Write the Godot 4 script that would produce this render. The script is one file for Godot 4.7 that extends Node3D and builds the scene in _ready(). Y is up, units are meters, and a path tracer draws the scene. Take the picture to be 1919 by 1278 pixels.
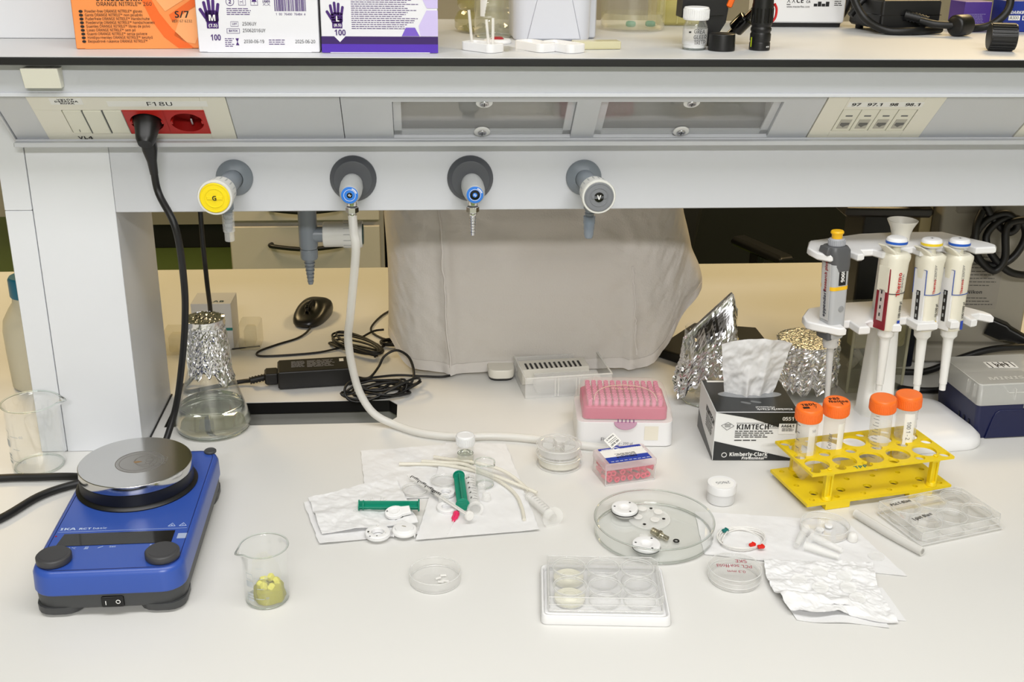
extends Node3D
# A laboratory bench seen from the front: service console with shelf, glassware, plastics and instruments.

class MB:
	var v := PackedVector3Array()
	var n := PackedVector3Array()
	func tri(a: Vector3, b: Vector3, c: Vector3, na: Vector3, nb: Vector3, nc: Vector3) -> void:
		if (b - a).cross(c - a).dot(na + nb + nc) > 0.0:
			v.push_back(a); v.push_back(c); v.push_back(b)
			n.push_back(na); n.push_back(nc); n.push_back(nb)
		else:
			v.push_back(a); v.push_back(b); v.push_back(c)
			n.push_back(na); n.push_back(nb); n.push_back(nc)
	func quad(a: Vector3, b: Vector3, c: Vector3, d: Vector3, na: Vector3, nb: Vector3, nc: Vector3, nd: Vector3) -> void:
		tri(a, b, c, na, nb, nc)
		tri(a, c, d, na, nc, nd)
	func flat(a: Vector3, b: Vector3, c: Vector3, d: Vector3, nn: Vector3) -> void:
		quad(a, b, c, d, nn, nn, nn, nn)
	func mesh() -> ArrayMesh:
		var am := ArrayMesh.new()
		if v.is_empty():
			return am
		var arr := []
		arr.resize(Mesh.ARRAY_MAX)
		arr[Mesh.ARRAY_VERTEX] = v
		arr[Mesh.ARRAY_NORMAL] = n
		am.add_surface_from_arrays(Mesh.PRIMITIVE_TRIANGLES, arr)
		return am

const I := Transform3D.IDENTITY
var mats := {}
var used := {}
var fonts := {}
var rng := RandomNumberGenerator.new()
var noise := FastNoiseLite.new()

func _ready() -> void:
	# camera (43 mm equivalent, looking down at the bench)
	var cam := Camera3D.new()
	cam.name = "camera"
	cam.fov = 33.74
	cam.near = 0.02
	cam.transform = Transform3D(Basis(Vector3(0.99677, 0.013, 0.07929), Vector3(0.01652, 0.93258, -0.36059), Vector3(-0.07864, 0.36073, 0.92935)), Vector3(0, 0.7265, 1.4))
	add_child(cam)
	cam.current = true
	var we := WorldEnvironment.new()
	we.name = "environment"
	var env := Environment.new()
	env.background_mode = Environment.BG_COLOR
	env.background_color = Color(0.02, 0.02, 0.02)
	env.tonemap_mode = Environment.TONE_MAPPER_LINEAR
	env.tonemap_exposure = 0.96
	env.sdfgi_enabled = true
	env.ssao_enabled = true
	env.ssil_enabled = true
	we.environment = env
	add_child(we)
	# ceiling lamps: [x, z, width, depth, energy, colour]
	var cool := Color(0.99, 0.982, 0.985)
	var warm := Color(1.0, 0.875, 0.65)
	ceiling_lamp(0.15, 3.05, 1.3, 0.35, 11.6, cool, "cool white ceiling lamp panel in front of the bench behind the camera")
	ceiling_lamp(0.1, 0.85, 2.4, 0.5, 3.15, cool, "long cool white ceiling lamp panel directly over the bench front")
	ceiling_lamp(-1.5, -1.6, 0.6, 1.2, 4.3, warm, "warm white ceiling lamp panel behind the console at the left")
	ceiling_lamp(1.7, -1.6, 0.6, 1.2, 4.3, warm, "warm white ceiling lamp panel behind the console at the right")
	rng.seed = 7
	noise.seed = 3
	noise.noise_type = FastNoiseLite.TYPE_SIMPLEX
	noise.frequency = 1.0
	room()
	bench()
	console()
	console_fittings()
	taps()
	shelf_goods()
	left_goods()
	back_goods()
	right_goods()
	napkin_goods()
	front_goods()

func ceiling_lamp(x: float, z: float, w: float, d: float, e: float, c: Color, label: String) -> void:
	var t := T("ceiling_lamp", label, "lamp", Vector3(x, 1.85, z))
	var m := MB.new()
	rbox(m, Vector3(0, -0.012, 0), Vector3(w + 0.05, 0.024, d + 0.05), 0.004)
	part(t, "lamp_frame", m, M("white_paint"))
	m = MB.new()
	rbox(m, Vector3(0, -0.026, 0), Vector3(w, 0.006, d), 0.001)
	var g := StandardMaterial3D.new()
	g.albedo_color = Color(0.9, 0.9, 0.9)
	g.emission_enabled = true
	g.emission = c
	g.emission_energy_multiplier = 0.6
	part(t, "lamp_diffuser", m, g)
	var l := AreaLight3D.new()
	l.name = "lamp_light"
	l.area_size = Vector2(w, d)
	l.light_color = c
	l.light_energy = e
	l.shadow_enabled = true
	l.set("area_range", 12.0)
	l.position = Vector3(0, -0.034, 0)
	l.rotation.x = -PI / 2
	t.add_child(l)

# ---------------------------------------------------------------- things, parts, materials
func numbered(p: Node, called: String) -> String:
	var key := str(p.get_instance_id()) + called
	var k: int = used.get(key, 0)
	used[key] = k + 1
	return called if k == 0 else "%s_%03d" % [called, k]

func T(called: String, label: String, cat: String, at := Vector3.ZERO, yaw := 0.0, group := "") -> Node3D:
	var o := Node3D.new()
	o.name = numbered(self, called)
	add_child(o, true)
	o.position = at
	o.rotation.y = deg_to_rad(yaw)
	o.set_meta("label", label)
	o.set_meta("category", cat)
	if group:
		o.set_meta("group", group)
	return o

func part(p: Node3D, called: String, m: MB, mat: Material, label := "") -> MeshInstance3D:
	var o := MeshInstance3D.new()
	o.name = numbered(p, called)
	o.mesh = m.mesh()
	o.material_override = mat
	p.add_child(o, true)
	if label:
		o.set_meta("label", label)
	return o

func solo(called: String, m: MB, mat: Material, label: String, cat: String, at := Vector3.ZERO, yaw := 0.0, group := "") -> MeshInstance3D:
	var o := part(self, called, m, mat)
	o.position = at
	o.rotation.y = deg_to_rad(yaw)
	o.set_meta("label", label)
	o.set_meta("category", cat)
	if group:
		o.set_meta("group", group)
	return o

func struct(called: String, m: MB, mat: Material) -> MeshInstance3D:
	var o := part(self, called, m, mat)
	o.set_meta("kind", "structure")
	return o

func again(src: Node3D, label: String, at: Vector3, yaw := 0.0) -> Node3D:
	var c: Node3D = src.duplicate()
	var base := String(src.name)
	c.name = numbered(self, base)
	add_child(c, true)
	c.position = at
	c.rotation.y = deg_to_rad(yaw)
	c.set_meta("label", label)
	return c

func flat_mat(c: Color, rough := 0.5, metal := 0.0) -> StandardMaterial3D:
	var m := StandardMaterial3D.new()
	m.albedo_color = c
	m.roughness = rough
	m.metallic = metal
	return m

func pane(c: Color, rough := 0.03) -> StandardMaterial3D:
	var m := flat_mat(c, rough)
	m.transparency = BaseMaterial3D.TRANSPARENCY_ALPHA
	return m

func solid_glass(c: Color, scale := 0.05, rough := 0.0) -> StandardMaterial3D:
	var m := flat_mat(c, rough)
	m.refraction_enabled = true
	m.refraction_scale = scale
	return m

func bumpy(m: StandardMaterial3D, freq: float, scale: float, tile: float) -> StandardMaterial3D:
	var t := NoiseTexture2D.new()
	t.width = 256
	t.height = 256
	t.seamless = true
	t.as_normal_map = true
	t.bump_strength = scale
	var f := FastNoiseLite.new()
	f.seed = 11
	f.frequency = freq
	t.noise = f
	m.normal_enabled = true
	m.normal_texture = t
	m.uv1_triplanar = true
	m.uv1_scale = Vector3.ONE * tile
	return m

func M(k: String) -> StandardMaterial3D:
	if not mats.has(k):
		mats[k] = make_mat(k)
	return mats[k]

func make_mat(k: String) -> StandardMaterial3D:
	match k:
		"white_paint": return flat_mat(Color(0.86, 0.87, 0.885), 0.42)
		"shaded_white_paint": return flat_mat(Color(0.79, 0.80, 0.82), 0.42)  # same paint as the post, darkened to put in the overhead shade
		"wall_paint": return flat_mat(Color(0.86, 0.85, 0.82), 0.8)
		"floor_vinyl": return flat_mat(Color(0.40, 0.48, 0.25), 0.5)
		"laminate": return flat_mat(Color(0.85, 0.847, 0.832), 0.38)
		"black_core": return flat_mat(Color(0.035, 0.035, 0.038), 0.5)
		"grey_metal": return flat_mat(Color(0.58, 0.58, 0.56), 0.5)
		"joint": return flat_mat(Color(0.40, 0.41, 0.42), 0.7)
		"cream_plate": return flat_mat(Color(0.90, 0.89, 0.845), 0.4)
		"cream_fitting": return flat_mat(Color(0.89, 0.885, 0.83), 0.35)  # cream of the switches, jacks and shelf bracket
		"label_white": return flat_mat(Color(0.92, 0.92, 0.91), 0.5)
		"ink": return flat_mat(Color(0.05, 0.05, 0.055), 0.6)
		"ink_grey": return flat_mat(Color(0.42, 0.42, 0.44), 0.6)
		"socket_red": return flat_mat(Color(0.72, 0.12, 0.09), 0.35)
		"socket_deep": return flat_mat(Color(0.55, 0.07, 0.06), 0.4)
		"steel": return flat_mat(Color(0.80, 0.80, 0.81), 0.22, 1.0)
		"chrome": return flat_mat(Color(0.86, 0.86, 0.87), 0.08, 1.0)
		"brushed": return flat_mat(Color(0.80, 0.80, 0.80), 0.36, 1.0)
		"rubber": return flat_mat(Color(0.028, 0.028, 0.030), 0.48)
		"black_plastic": return flat_mat(Color(0.045, 0.045, 0.048), 0.4)
		"black_gloss": return flat_mat(Color(0.02, 0.02, 0.022), 0.12)
		"charcoal": return flat_mat(Color(0.24, 0.245, 0.25), 0.5)
		"flange_dark": return flat_mat(Color(0.29, 0.30, 0.32), 0.42)
		"tap_grey": return flat_mat(Color(0.47, 0.50, 0.53), 0.3)
		"tap_light": return flat_mat(Color(0.66, 0.67, 0.67), 0.35)
		"knob_white": return flat_mat(Color(0.84, 0.84, 0.82), 0.4)
		"knob_yellow": return flat_mat(Color(0.93, 0.83, 0.08), 0.4)
		"knob_grey": return flat_mat(Color(0.47, 0.48, 0.50), 0.4)
		"knob_blue": return flat_mat(Color(0.16, 0.46, 0.82), 0.4)
		"pale_blue": return flat_mat(Color(0.62, 0.76, 0.90), 0.4)
		"silicone": return pane_blur(Color(0.95, 0.945, 0.925, 0.55), 0.35)
		"silicone_thin": return pane_blur(Color(0.93, 0.915, 0.86, 0.6), 0.4)
		"glass": return pane(Color(0.97, 1.0, 0.98, 0.035), 0.015)
		"glass_rim": return solid_glass(Color(0.97, 1.0, 0.985, 0.0), 0.05)
		"clear_plastic": return pane(Color(0.96, 0.96, 0.95, 0.08), 0.05)
		"clear_edge": return pane_blur(Color(0.90, 0.90, 0.89, 0.5), 0.3)
		"frosted": return pane_blur(Color(0.97, 0.97, 0.96, 0.26), 0.4)
		"frosted_dense": return pane_blur(Color(0.96, 0.955, 0.94, 0.58), 0.45)
		"water": return solid_glass(Color(0.99, 1.0, 0.97, 0.0), 0.033)
		"enamel": return flat_mat(Color(0.72, 0.74, 0.75), 0.6)
		"white_plastic": return flat_mat(Color(0.90, 0.90, 0.90), 0.35)
		"warm_plastic": return flat_mat(Color(0.90, 0.885, 0.84), 0.32)
		"paper": return paper_mat()
		"carton": return flat_mat(Color(0.88, 0.88, 0.90), 0.5)
		"foil": return flat_mat(Color(0.90, 0.90, 0.91), 0.16, 1.0)
		"foil_dull": return bumpy(flat_mat(Color(0.86, 0.86, 0.86), 0.24, 1.0), 0.03, 8.0, 18.0)
	return flat_mat(Color(1, 0, 1))

func pane_blur(c: Color, rough: float) -> StandardMaterial3D:
	var m := flat_mat(c, rough)
	m.transparency = BaseMaterial3D.TRANSPARENCY_ALPHA
	return m

func paper_mat() -> StandardMaterial3D:
	var m := bumpy(flat_mat(Color(0.885, 0.885, 0.885), 0.85), 0.09, 0.7, 30.0)
	m.backlight_enabled = true
	m.backlight = Color(0.3, 0.3, 0.3)
	return m

# ---------------------------------------------------------------- shapes
func rbox(m: MB, c: Vector3, s: Vector3, b := 0.002, X := I) -> void:
	var h := s * 0.5
	b = minf(b, minf(h.x, minf(h.y, h.z)) * 0.98)
	var i := h - Vector3.ONE * b
	var Y := X * Transform3D(Basis.IDENTITY, c)
	var B := Y.basis.orthonormalized()
	var P := {}
	for sx in [-1, 1]:
		for sy in [-1, 1]:
			for sz in [-1, 1]:
				P[Vector3i(sx, sy, sz)] = [Y * Vector3(sx * h.x, sy * i.y, sz * i.z), Y * Vector3(sx * i.x, sy * h.y, sz * i.z), Y * Vector3(sx * i.x, sy * i.y, sz * h.z)]
	for ax in 3:
		var a1 := (ax + 1) % 3
		var a2 := (ax + 2) % 3
		for sg in [-1, 1]:
			var nn := Vector3.ZERO
			nn[ax] = sg
			nn = B * nn
			var q := []
			for st in [[-1, -1], [1, -1], [1, 1], [-1, 1]]:
				var k := Vector3i.ZERO
				k[ax] = sg
				k[a1] = st[0]
				k[a2] = st[1]
				q.append(P[k][ax])
			m.flat(q[0], q[1], q[2], q[3], nn)
		if b > 0.0:   # edges along ax
			for s1 in [-1, 1]:
				for s2 in [-1, 1]:
					var k0 := Vector3i.ZERO
					k0[ax] = -1
					k0[a1] = s1
					k0[a2] = s2
					var k1 := k0
					k1[ax] = 1
					var n1 := Vector3.ZERO
					n1[a1] = s1
					n1 = B * n1
					var n2 := Vector3.ZERO
					n2[a2] = s2
					n2 = B * n2
					m.quad(P[k0][a1], P[k1][a1], P[k1][a2], P[k0][a2], n1, n1, n2, n2)
	if b > 0.0:
		for k in P:
			m.tri(P[k][0], P[k][1], P[k][2], B * Vector3(k.x, 0, 0), B * Vector3(0, k.y, 0), B * Vector3(0, 0, k.z))

func lathe(m: MB, prof: Array, seg := 32, X := I, bend = null) -> void:
	var np := prof.size()
	var sn := []
	var ln := []
	for i in np - 1:
		var d: Vector2 = prof[i + 1] - prof[i]
		sn.append(Vector2(d.y, -d.x).normalized())
		ln.append(d.length())
	var B := X.basis.orthonormalized()
	for i in np - 1:
		var nA: Vector2 = sn[i]
		var nB: Vector2 = sn[i]
		if i > 0 and sn[i - 1].dot(sn[i]) > 0.55:
			nA = (sn[i - 1] * ln[i - 1] + sn[i] * ln[i]).normalized()
		if i < np - 2 and sn[i + 1].dot(sn[i]) > 0.55:
			nB = (sn[i + 1] * ln[i + 1] + sn[i] * ln[i]).normalized()
		var pa: Vector2 = prof[i]
		var pb: Vector2 = prof[i + 1]
		for k in seg:
			var t0 := TAU * k / seg
			var t1 := TAU * (k + 1) / seg
			var c0 := cos(t0)
			var s0 := sin(t0)
			var c1 := cos(t1)
			var s1 := sin(t1)
			var a := Vector3(pa.x * c0, pa.y, pa.x * s0)
			var b := Vector3(pb.x * c0, pb.y, pb.x * s0)
			var c := Vector3(pb.x * c1, pb.y, pb.x * s1)
			var d := Vector3(pa.x * c1, pa.y, pa.x * s1)
			if bend != null:
				a = bend.call(a, t0)
				b = bend.call(b, t0)
				c = bend.call(c, t1)
				d = bend.call(d, t1)
			var na := B * Vector3(nA.x * c0, nA.y, nA.x * s0)
			var nb := B * Vector3(nB.x * c0, nB.y, nB.x * s0)
			var nc := B * Vector3(nB.x * c1, nB.y, nB.x * s1)
			var nd := B * Vector3(nA.x * c1, nA.y, nA.x * s1)
			a = X * a
			b = X * b
			c = X * c
			d = X * d
			if pb.x > 1e-6:
				m.tri(a, b, c, na, nb, nc)
			if pa.x > 1e-6:
				m.tri(a, c, d, na, nc, nd)

func cyl(m: MB, r: float, y0: float, y1: float, bev := 0.0, seg := 32, X := I, r1 := -1.0) -> void:
	if r1 < 0.0:
		r1 = r
	if bev <= 0.0:
		lathe(m, [Vector2(0, y0), Vector2(r, y0), Vector2(r1, y1), Vector2(0, y1)], seg, X)
	else:
		lathe(m, [Vector2(0, y0), Vector2(r - bev, y0), Vector2(r, y0 + bev), Vector2(r1, y1 - bev), Vector2(r1 - bev, y1), Vector2(0, y1)], seg, X)

func ring(m: MB, r: float, tr: float, y := 0.0, seg := 40, ts := 8, X := I, bend = null) -> void:
	var p := []
	for k in ts + 1:
		var a := TAU * k / ts
		p.append(Vector2(r + tr * cos(a), y + tr * sin(a)))
	lathe(m, p, seg, X, bend)

func tube(m: MB, pts: Array, r: Variant, seg := 8, closed := false, X := I) -> void:
	var np := pts.size()
	var tang := []
	for i in np:
		var a: Vector3 = pts[(i - 1 + np) % np] if closed or i > 0 else pts[0]
		var b: Vector3 = pts[(i + 1) % np] if closed or i < np - 1 else pts[np - 1]
		tang.append((b - a).normalized())
	var up := Vector3.UP if absf(tang[0].y) < 0.9 else Vector3.RIGHT
	var u: Vector3 = tang[0].cross(up).normalized()
	var rings := []
	for i in np:
		var t: Vector3 = tang[i]
		u = (u - t * t.dot(u)).normalized()
		var w := t.cross(u)
		var rr: float = r[i] if r is Array else r
		var rg := []
		for k in seg:
			var a := TAU * k / seg
			var dn := u * cos(a) + w * sin(a)
			rg.append([X * (pts[i] + dn * rr), (X.basis * dn).normalized()])
		rings.append(rg)
	for i in (np if closed else np - 1):
		var A: Array = rings[i]
		var B: Array = rings[(i + 1) % np]
		for k in seg:
			var l := (k + 1) % seg
			m.quad(A[k][0], A[l][0], B[l][0], B[k][0], A[k][1], A[l][1], B[l][1], B[k][1])
	if not closed:
		for e in [0, np - 1]:
			var nn: Vector3 = (X.basis * tang[e]).normalized() * (-1.0 if e == 0 else 1.0)
			for k in range(1, seg - 1):
				m.tri(rings[e][0][0], rings[e][k][0], rings[e][k + 1][0], nn, nn, nn)

func smooth(pts: Array, per := 6, closed := false) -> Array:
	var out := []
	var np := pts.size()
	for i in (np if closed else np - 1):
		var p0: Vector3 = pts[(i - 1 + np) % np] if closed or i > 0 else pts[0] * 2.0 - pts[1]
		var p1: Vector3 = pts[i]
		var p2: Vector3 = pts[(i + 1) % np]
		var p3: Vector3 = pts[(i + 2) % np] if closed or i < np - 2 else p2 * 2.0 - p1
		for k in per:
			out.append(p1.cubic_interpolate(p2, p0, p3, float(k) / per))
	if not closed:
		out.append(pts[np - 1])
	return out

func rrect(w: float, d: float, r: float, seg := 5) -> PackedVector2Array:
	var p := PackedVector2Array()
	for q in [[1, 1, 0.0], [-1, 1, PI / 2], [-1, -1, PI], [1, -1, PI * 1.5]]:
		for k in seg + 1:
			var a: float = q[2] + PI / 2 * k / seg
			p.append(Vector2(q[0] * (w / 2 - r) + r * cos(a), q[1] * (d / 2 - r) + r * sin(a)))
	return p

func prism(m: MB, poly: PackedVector2Array, y0: float, y1: float, b := 0.0, X := I) -> void:
	# polygon in x (right) and z (towards the viewer), from y0 up to y1
	var np := poly.size()
	var ar := 0.0
	for i in np:
		ar += poly[i].cross(poly[(i + 1) % np])
	if ar < 0.0:
		poly = poly.duplicate()
		poly.reverse()
	var en := []
	for i in np:
		var d := poly[(i + 1) % np] - poly[i]
		en.append(Vector2(d.y, -d.x).normalized())
	var ins := PackedVector2Array()
	for i in np:
		var n1: Vector2 = en[(i - 1 + np) % np]
		var n2: Vector2 = en[i]
		ins.append(poly[i] - (n1 + n2) / maxf(0.3, 1.0 + n1.dot(n2)) * b)
	var B := X.basis.orthonormalized()
	for i in np:
		var j := (i + 1) % np
		var e: Vector2 = en[i]
		var ep: Vector2 = en[(i - 1 + np) % np]
		var ex: Vector2 = en[j]
		var nA := (e + ep).normalized() if e.dot(ep) > 0.6 else e
		var nB := (e + ex).normalized() if e.dot(ex) > 0.6 else e
		var NA := B * Vector3(nA.x, 0, nA.y)
		var NB := B * Vector3(nB.x, 0, nB.y)
		var U := B * Vector3.UP
		var p := poly[i]
		var q := poly[j]
		var a0 := X * Vector3(p.x, y0 + b, p.y)
		var a1 := X * Vector3(p.x, y1 - b, p.y)
		var b0 := X * Vector3(q.x, y0 + b, q.y)
		var b1 := X * Vector3(q.x, y1 - b, q.y)
		m.quad(a0, b0, b1, a1, NA, NB, NB, NA)
		if b > 0.0:
			m.quad(a1, b1, X * Vector3(ins[j].x, y1, ins[j].y), X * Vector3(ins[i].x, y1, ins[i].y), NA, NB, U, U)
			m.quad(a0, b0, X * Vector3(ins[j].x, y0, ins[j].y), X * Vector3(ins[i].x, y0, ins[i].y), NA, NB, -U, -U)
	var idx := Geometry2D.triangulate_polygon(ins)
	var UU := B * Vector3.UP
	for k in range(0, idx.size(), 3):
		var p0 := ins[idx[k]]
		var p1 := ins[idx[k + 1]]
		var p2 := ins[idx[k + 2]]
		m.tri(X * Vector3(p0.x, y1, p0.y), X * Vector3(p1.x, y1, p1.y), X * Vector3(p2.x, y1, p2.y), UU, UU, UU)
		m.tri(X * Vector3(p0.x, y0, p0.y), X * Vector3(p1.x, y0, p1.y), X * Vector3(p2.x, y0, p2.y), -UU, -UU, -UU)

func loft(m: MB, secs: Array, X := I, cap0 := true, cap1 := true) -> void:
	# secs: arrays of Vector3 rings with one length, normals from neighbours
	var ns := secs.size()
	var nr: int = secs[0].size()
	var mid := []
	for s in secs:
		var c := Vector3.ZERO
		for p in s:
			c += p
		mid.append(c / nr)
	var N := []
	var turn := 0.0
	for i in ns:
		var row := []
		for k in nr:
			var du: Vector3 = secs[i][(k + 1) % nr] - secs[i][(k - 1 + nr) % nr]
			var dv: Vector3 = secs[mini(i + 1, ns - 1)][k] - secs[maxi(i - 1, 0)][k]
			var nn := du.cross(dv).normalized()
			turn += nn.dot(secs[i][k] - mid[i])
			row.append((X.basis * nn).normalized())
		N.append(row)
	if turn < 0.0:
		for row in N:
			for k in nr:
				row[k] = -row[k]
	for i in ns - 1:
		for k in nr:
			var l := (k + 1) % nr
			m.quad(X * secs[i][k], X * secs[i][l], X * secs[i + 1][l], X * secs[i + 1][k], N[i][k], N[i][l], N[i + 1][l], N[i + 1][k])
	for e in [[0, 1, cap0], [ns - 1, ns - 2, cap1]]:
		if e[2]:
			var nw := Vector3.ZERO
			for k in nr:
				nw += (secs[e[0]][k] - mid[e[0]]).cross(secs[e[0]][(k + 1) % nr] - mid[e[0]])
			if nw.dot(mid[e[0]] - mid[e[1]]) < 0.0:
				nw = -nw
			var nn: Vector3 = (X.basis * nw).normalized()
			for k in nr:
				m.tri(X * mid[e[0]], X * secs[e[0]][k], X * secs[e[0]][(k + 1) % nr], nn, nn, nn)

func sec(y: float, w: float, d: float, r: float, ox := 0.0, oz := 0.0, seg := 4) -> Array:
	var out := []
	for p in rrect(w, d, minf(r, minf(w, d) * 0.499), seg):
		out.append(Vector3(p.x + ox, y, p.y + oz))
	return out

func sheet(m: MB, nu: int, nv: int, f: Callable, th := 0.0003, flatten := false) -> void:
	var P := []
	for i in nu + 1:
		var row := []
		for j in nv + 1:
			row.append(f.call(float(i) / nu, float(j) / nv))
		P.append(row)
	var N := []
	for i in nu + 1:
		var row := []
		for j in nv + 1:
			var du: Vector3 = P[mini(i + 1, nu)][j] - P[maxi(i - 1, 0)][j]
			var dv: Vector3 = P[i][mini(j + 1, nv)] - P[i][maxi(j - 1, 0)]
			row.append(du.cross(dv).normalized())
		N.append(row)
	for i in nu:
		for j in nv:
			for sd in [0.5, -0.5]:
				var q := []
				var nn := []
				for k in [[0, 0], [1, 0], [1, 1], [0, 1]]:
					q.append(P[i + k[0]][j + k[1]] + N[i + k[0]][j + k[1]] * th * sd)
					nn.append(N[i + k[0]][j + k[1]] * signf(sd))
				if flatten:
					var f1: Vector3 = (q[1] - q[0]).cross(q[2] - q[0]).normalized()
					var f2: Vector3 = (q[2] - q[0]).cross(q[3] - q[0]).normalized()
					f1 *= signf(f1.dot(nn[0]))
					f2 *= signf(f2.dot(nn[0]))
					m.tri(q[0], q[1], q[2], f1, f1, f1)
					m.tri(q[0], q[2], q[3], f2, f2, f2)
				else:
					m.quad(q[0], q[1], q[2], q[3], nn[0], nn[1], nn[2], nn[3])
	for e in 2:
		for j in nv:
			var i := e * nu
			var a: Vector3 = N[i][j] * th * 0.5
			var b: Vector3 = N[i][j + 1] * th * 0.5
			var o: Vector3 = (P[i][j] - P[absi(i - 1)][j]).normalized()
			m.flat(P[i][j] - a, P[i][j + 1] - b, P[i][j + 1] + b, P[i][j] + a, o)
		for i in nu:
			var j := e * nv
			var a: Vector3 = N[i][j] * th * 0.5
			var b: Vector3 = N[i + 1][j] * th * 0.5
			var o: Vector3 = (P[i][j] - P[i][absi(j - 1)]).normalized()
			m.flat(P[i][j] - a, P[i + 1][j] - b, P[i + 1][j] + b, P[i][j] + a, o)

func text(m: MB, s: String, size: float, X: Transform3D, bold := false, align := 0, stretch := 1.0, fam := "Droid Sans") -> void:
	# lettering of that em size in the x-y plane of X, facing +z; align -1 left, 0 centre, 1 right
	var key := fam + ("b" if bold else "")
	if not fonts.has(key):
		var f := SystemFont.new()
		f.font_names = PackedStringArray([fam])
		f.font_weight = 700 if bold else 400
		fonts[key] = f
	var tm := TextMesh.new()
	tm.font = fonts[key]
	tm.text = s
	tm.font_size = 20
	tm.pixel_size = size / 20.0
	tm.depth = 0.00012
	tm.curve_step = 1.2
	tm.horizontal_alignment = HORIZONTAL_ALIGNMENT_CENTER if align == 0 else HORIZONTAL_ALIGNMENT_LEFT if align < 0 else HORIZONTAL_ALIGNMENT_RIGHT
	tm.vertical_alignment = VERTICAL_ALIGNMENT_CENTER
	for k in tm.get_surface_count():
		var arr := tm.surface_get_arrays(k)
		var vv: PackedVector3Array = arr[Mesh.ARRAY_VERTEX]
		var nn: PackedVector3Array = arr[Mesh.ARRAY_NORMAL]
		var ii = arr[Mesh.ARRAY_INDEX]
		var cnt: int = ii.size() if ii != null and ii.size() else vv.size()
		for q in range(0, cnt, 3):
			var id := [q, q + 1, q + 2]
			if ii != null and ii.size():
				id = [ii[q], ii[q + 1], ii[q + 2]]
			if nn[id[0]].z < -0.5:
				continue
			var t := []
			for d in id:
				t.append(X * Vector3(vv[d].x * stretch, vv[d].y, vv[d].z))
			m.tri(t[0], t[1], t[2], X.basis * nn[id[0]], X.basis * nn[id[1]], X.basis * nn[id[2]])

func bar(m: MB, x0: float, y0: float, x1: float, y1: float, X := I, th := 0.00015) -> void:
	# a thin printed bar in the x-y plane of X
	rbox(m, Vector3((x0 + x1) / 2, (y0 + y1) / 2, 0), Vector3(absf(x1 - x0), absf(y1 - y0), th), 0.0, X)

func face(at: Vector3, yaw := 0.0, pitch := 0.0, roll := 0.0) -> Transform3D:
	# frame for print: pitch -90 lays it on a table top, readable from the viewer's side
	return Transform3D(Basis.from_euler(Vector3(deg_to_rad(pitch), deg_to_rad(yaw), deg_to_rad(roll))), at)

func along(a: Vector3, b: Vector3) -> Transform3D:
	# frame whose y axis runs from a to b
	var y := (b - a).normalized()
	var x := Vector3.RIGHT if absf(y.x) < 0.8 else Vector3.FORWARD
	var z := x.cross(y).normalized()
	return Transform3D(Basis(y.cross(z), y, z), a)

# ---------------------------------------------------------------- the setting
func room() -> void:
	var m := MB.new()
	rbox(m, Vector3(0, -0.95, -0.2), Vector3(9.2, 0.1, 9.4), 0.0)
	struct("floor", m, M("floor_vinyl"))
	m = MB.new()
	rbox(m, Vector3(0, 1.90, -0.2), Vector3(9.2, 0.1, 9.4), 0.0)
	struct("ceiling", m, M("wall_paint"))
	for w in [["wall_left", Vector3(-4.55, 0.475, -0.2), Vector3(0.1, 2.75, 9.2)], ["wall_right", Vector3(4.55, 0.475, -0.2), Vector3(0.1, 2.75, 9.2)],
			["wall_back", Vector3(0, 0.475, -4.85), Vector3(9.2, 2.75, 0.1)], ["wall_front", Vector3(0, 0.475, 4.45), Vector3(9.2, 2.75, 0.1)]]:
		m = MB.new()
		rbox(m, w[1], w[2], 0.0)
		struct(w[0], m, M("wall_paint"))

func bench() -> void:
	var t := T("lab_bench", "long cream white laminate lab bench with black cored edges under the whole display", "bench", Vector3(0, 0, 0))
	var x0 := -1.30
	var x1 := 1.60
	var z0 := -0.92
	var z1 := 0.80
	var cx0 := -0.385
	var cx1 := -0.042
	var cz0 := -0.226
	var cz1 := -0.142
	var m := MB.new()
	var k := MB.new()
	for r in [[x0, x1, z0, cz0], [x0, x1, cz1, z1], [x0, cx0, cz0, cz1], [cx1, x1, cz0, cz1]]:
		var c := Vector3((r[0] + r[1]) / 2, 0, (r[2] + r[3]) / 2)
		rbox(m, c + Vector3(0, -0.0006, 0), Vector3(r[1] - r[0], 0.0012, r[3] - r[2]), 0.0)
		rbox(k, c + Vector3(0, -0.0106, 0), Vector3(r[1] - r[0], 0.0188, r[3] - r[2]), 0.0)
	# chamfered right corners of the slot
	for s in [[cz0, 1], [cz1, -1]]:
		var tri := PackedVector2Array([Vector2(cx1, s[0]), Vector2(cx1 - 0.013, s[0]), Vector2(cx1, s[0] + s[1] * 0.018)])
		prism(m, tri, -0.0012, 0.0)
		prism(k, tri, -0.02, -0.0012)
	part(t, "worktop", m, M("laminate"))
	part(t, "worktop_core", k, M("black_core"), "black core of the worktop")
	m = MB.new()
	rbox(m, Vector3((cx0 + cx1) / 2, -0.14, cz0 - 0.012), Vector3(cx1 - cx0 + 0.02, 0.238, 0.006), 0.001)
	rbox(m, Vector3((cx0 + cx1) / 2, -0.26, (cz0 + cz1) / 2), Vector3(cx1 - cx0 + 0.02, 0.006, 0.12), 0.001)
	rbox(m, Vector3((cx0 + cx1) / 2, -0.14, cz1 + 0.012), Vector3(cx1 - cx0 + 0.02, 0.238, 0.006), 0.001)
	part(t, "cable_trough", m, M("grey_metal"), "grey cable trough under the slot")
	for lx in [x0 + 0.05, x1 - 0.05]:
		m = MB.new()
		rbox(m, Vector3(lx, -0.46, -0.06), Vector3(0.04, 0.88, 1.55), 0.003)
		part(t, "support_panel", m, M("grey_metal"))

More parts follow.
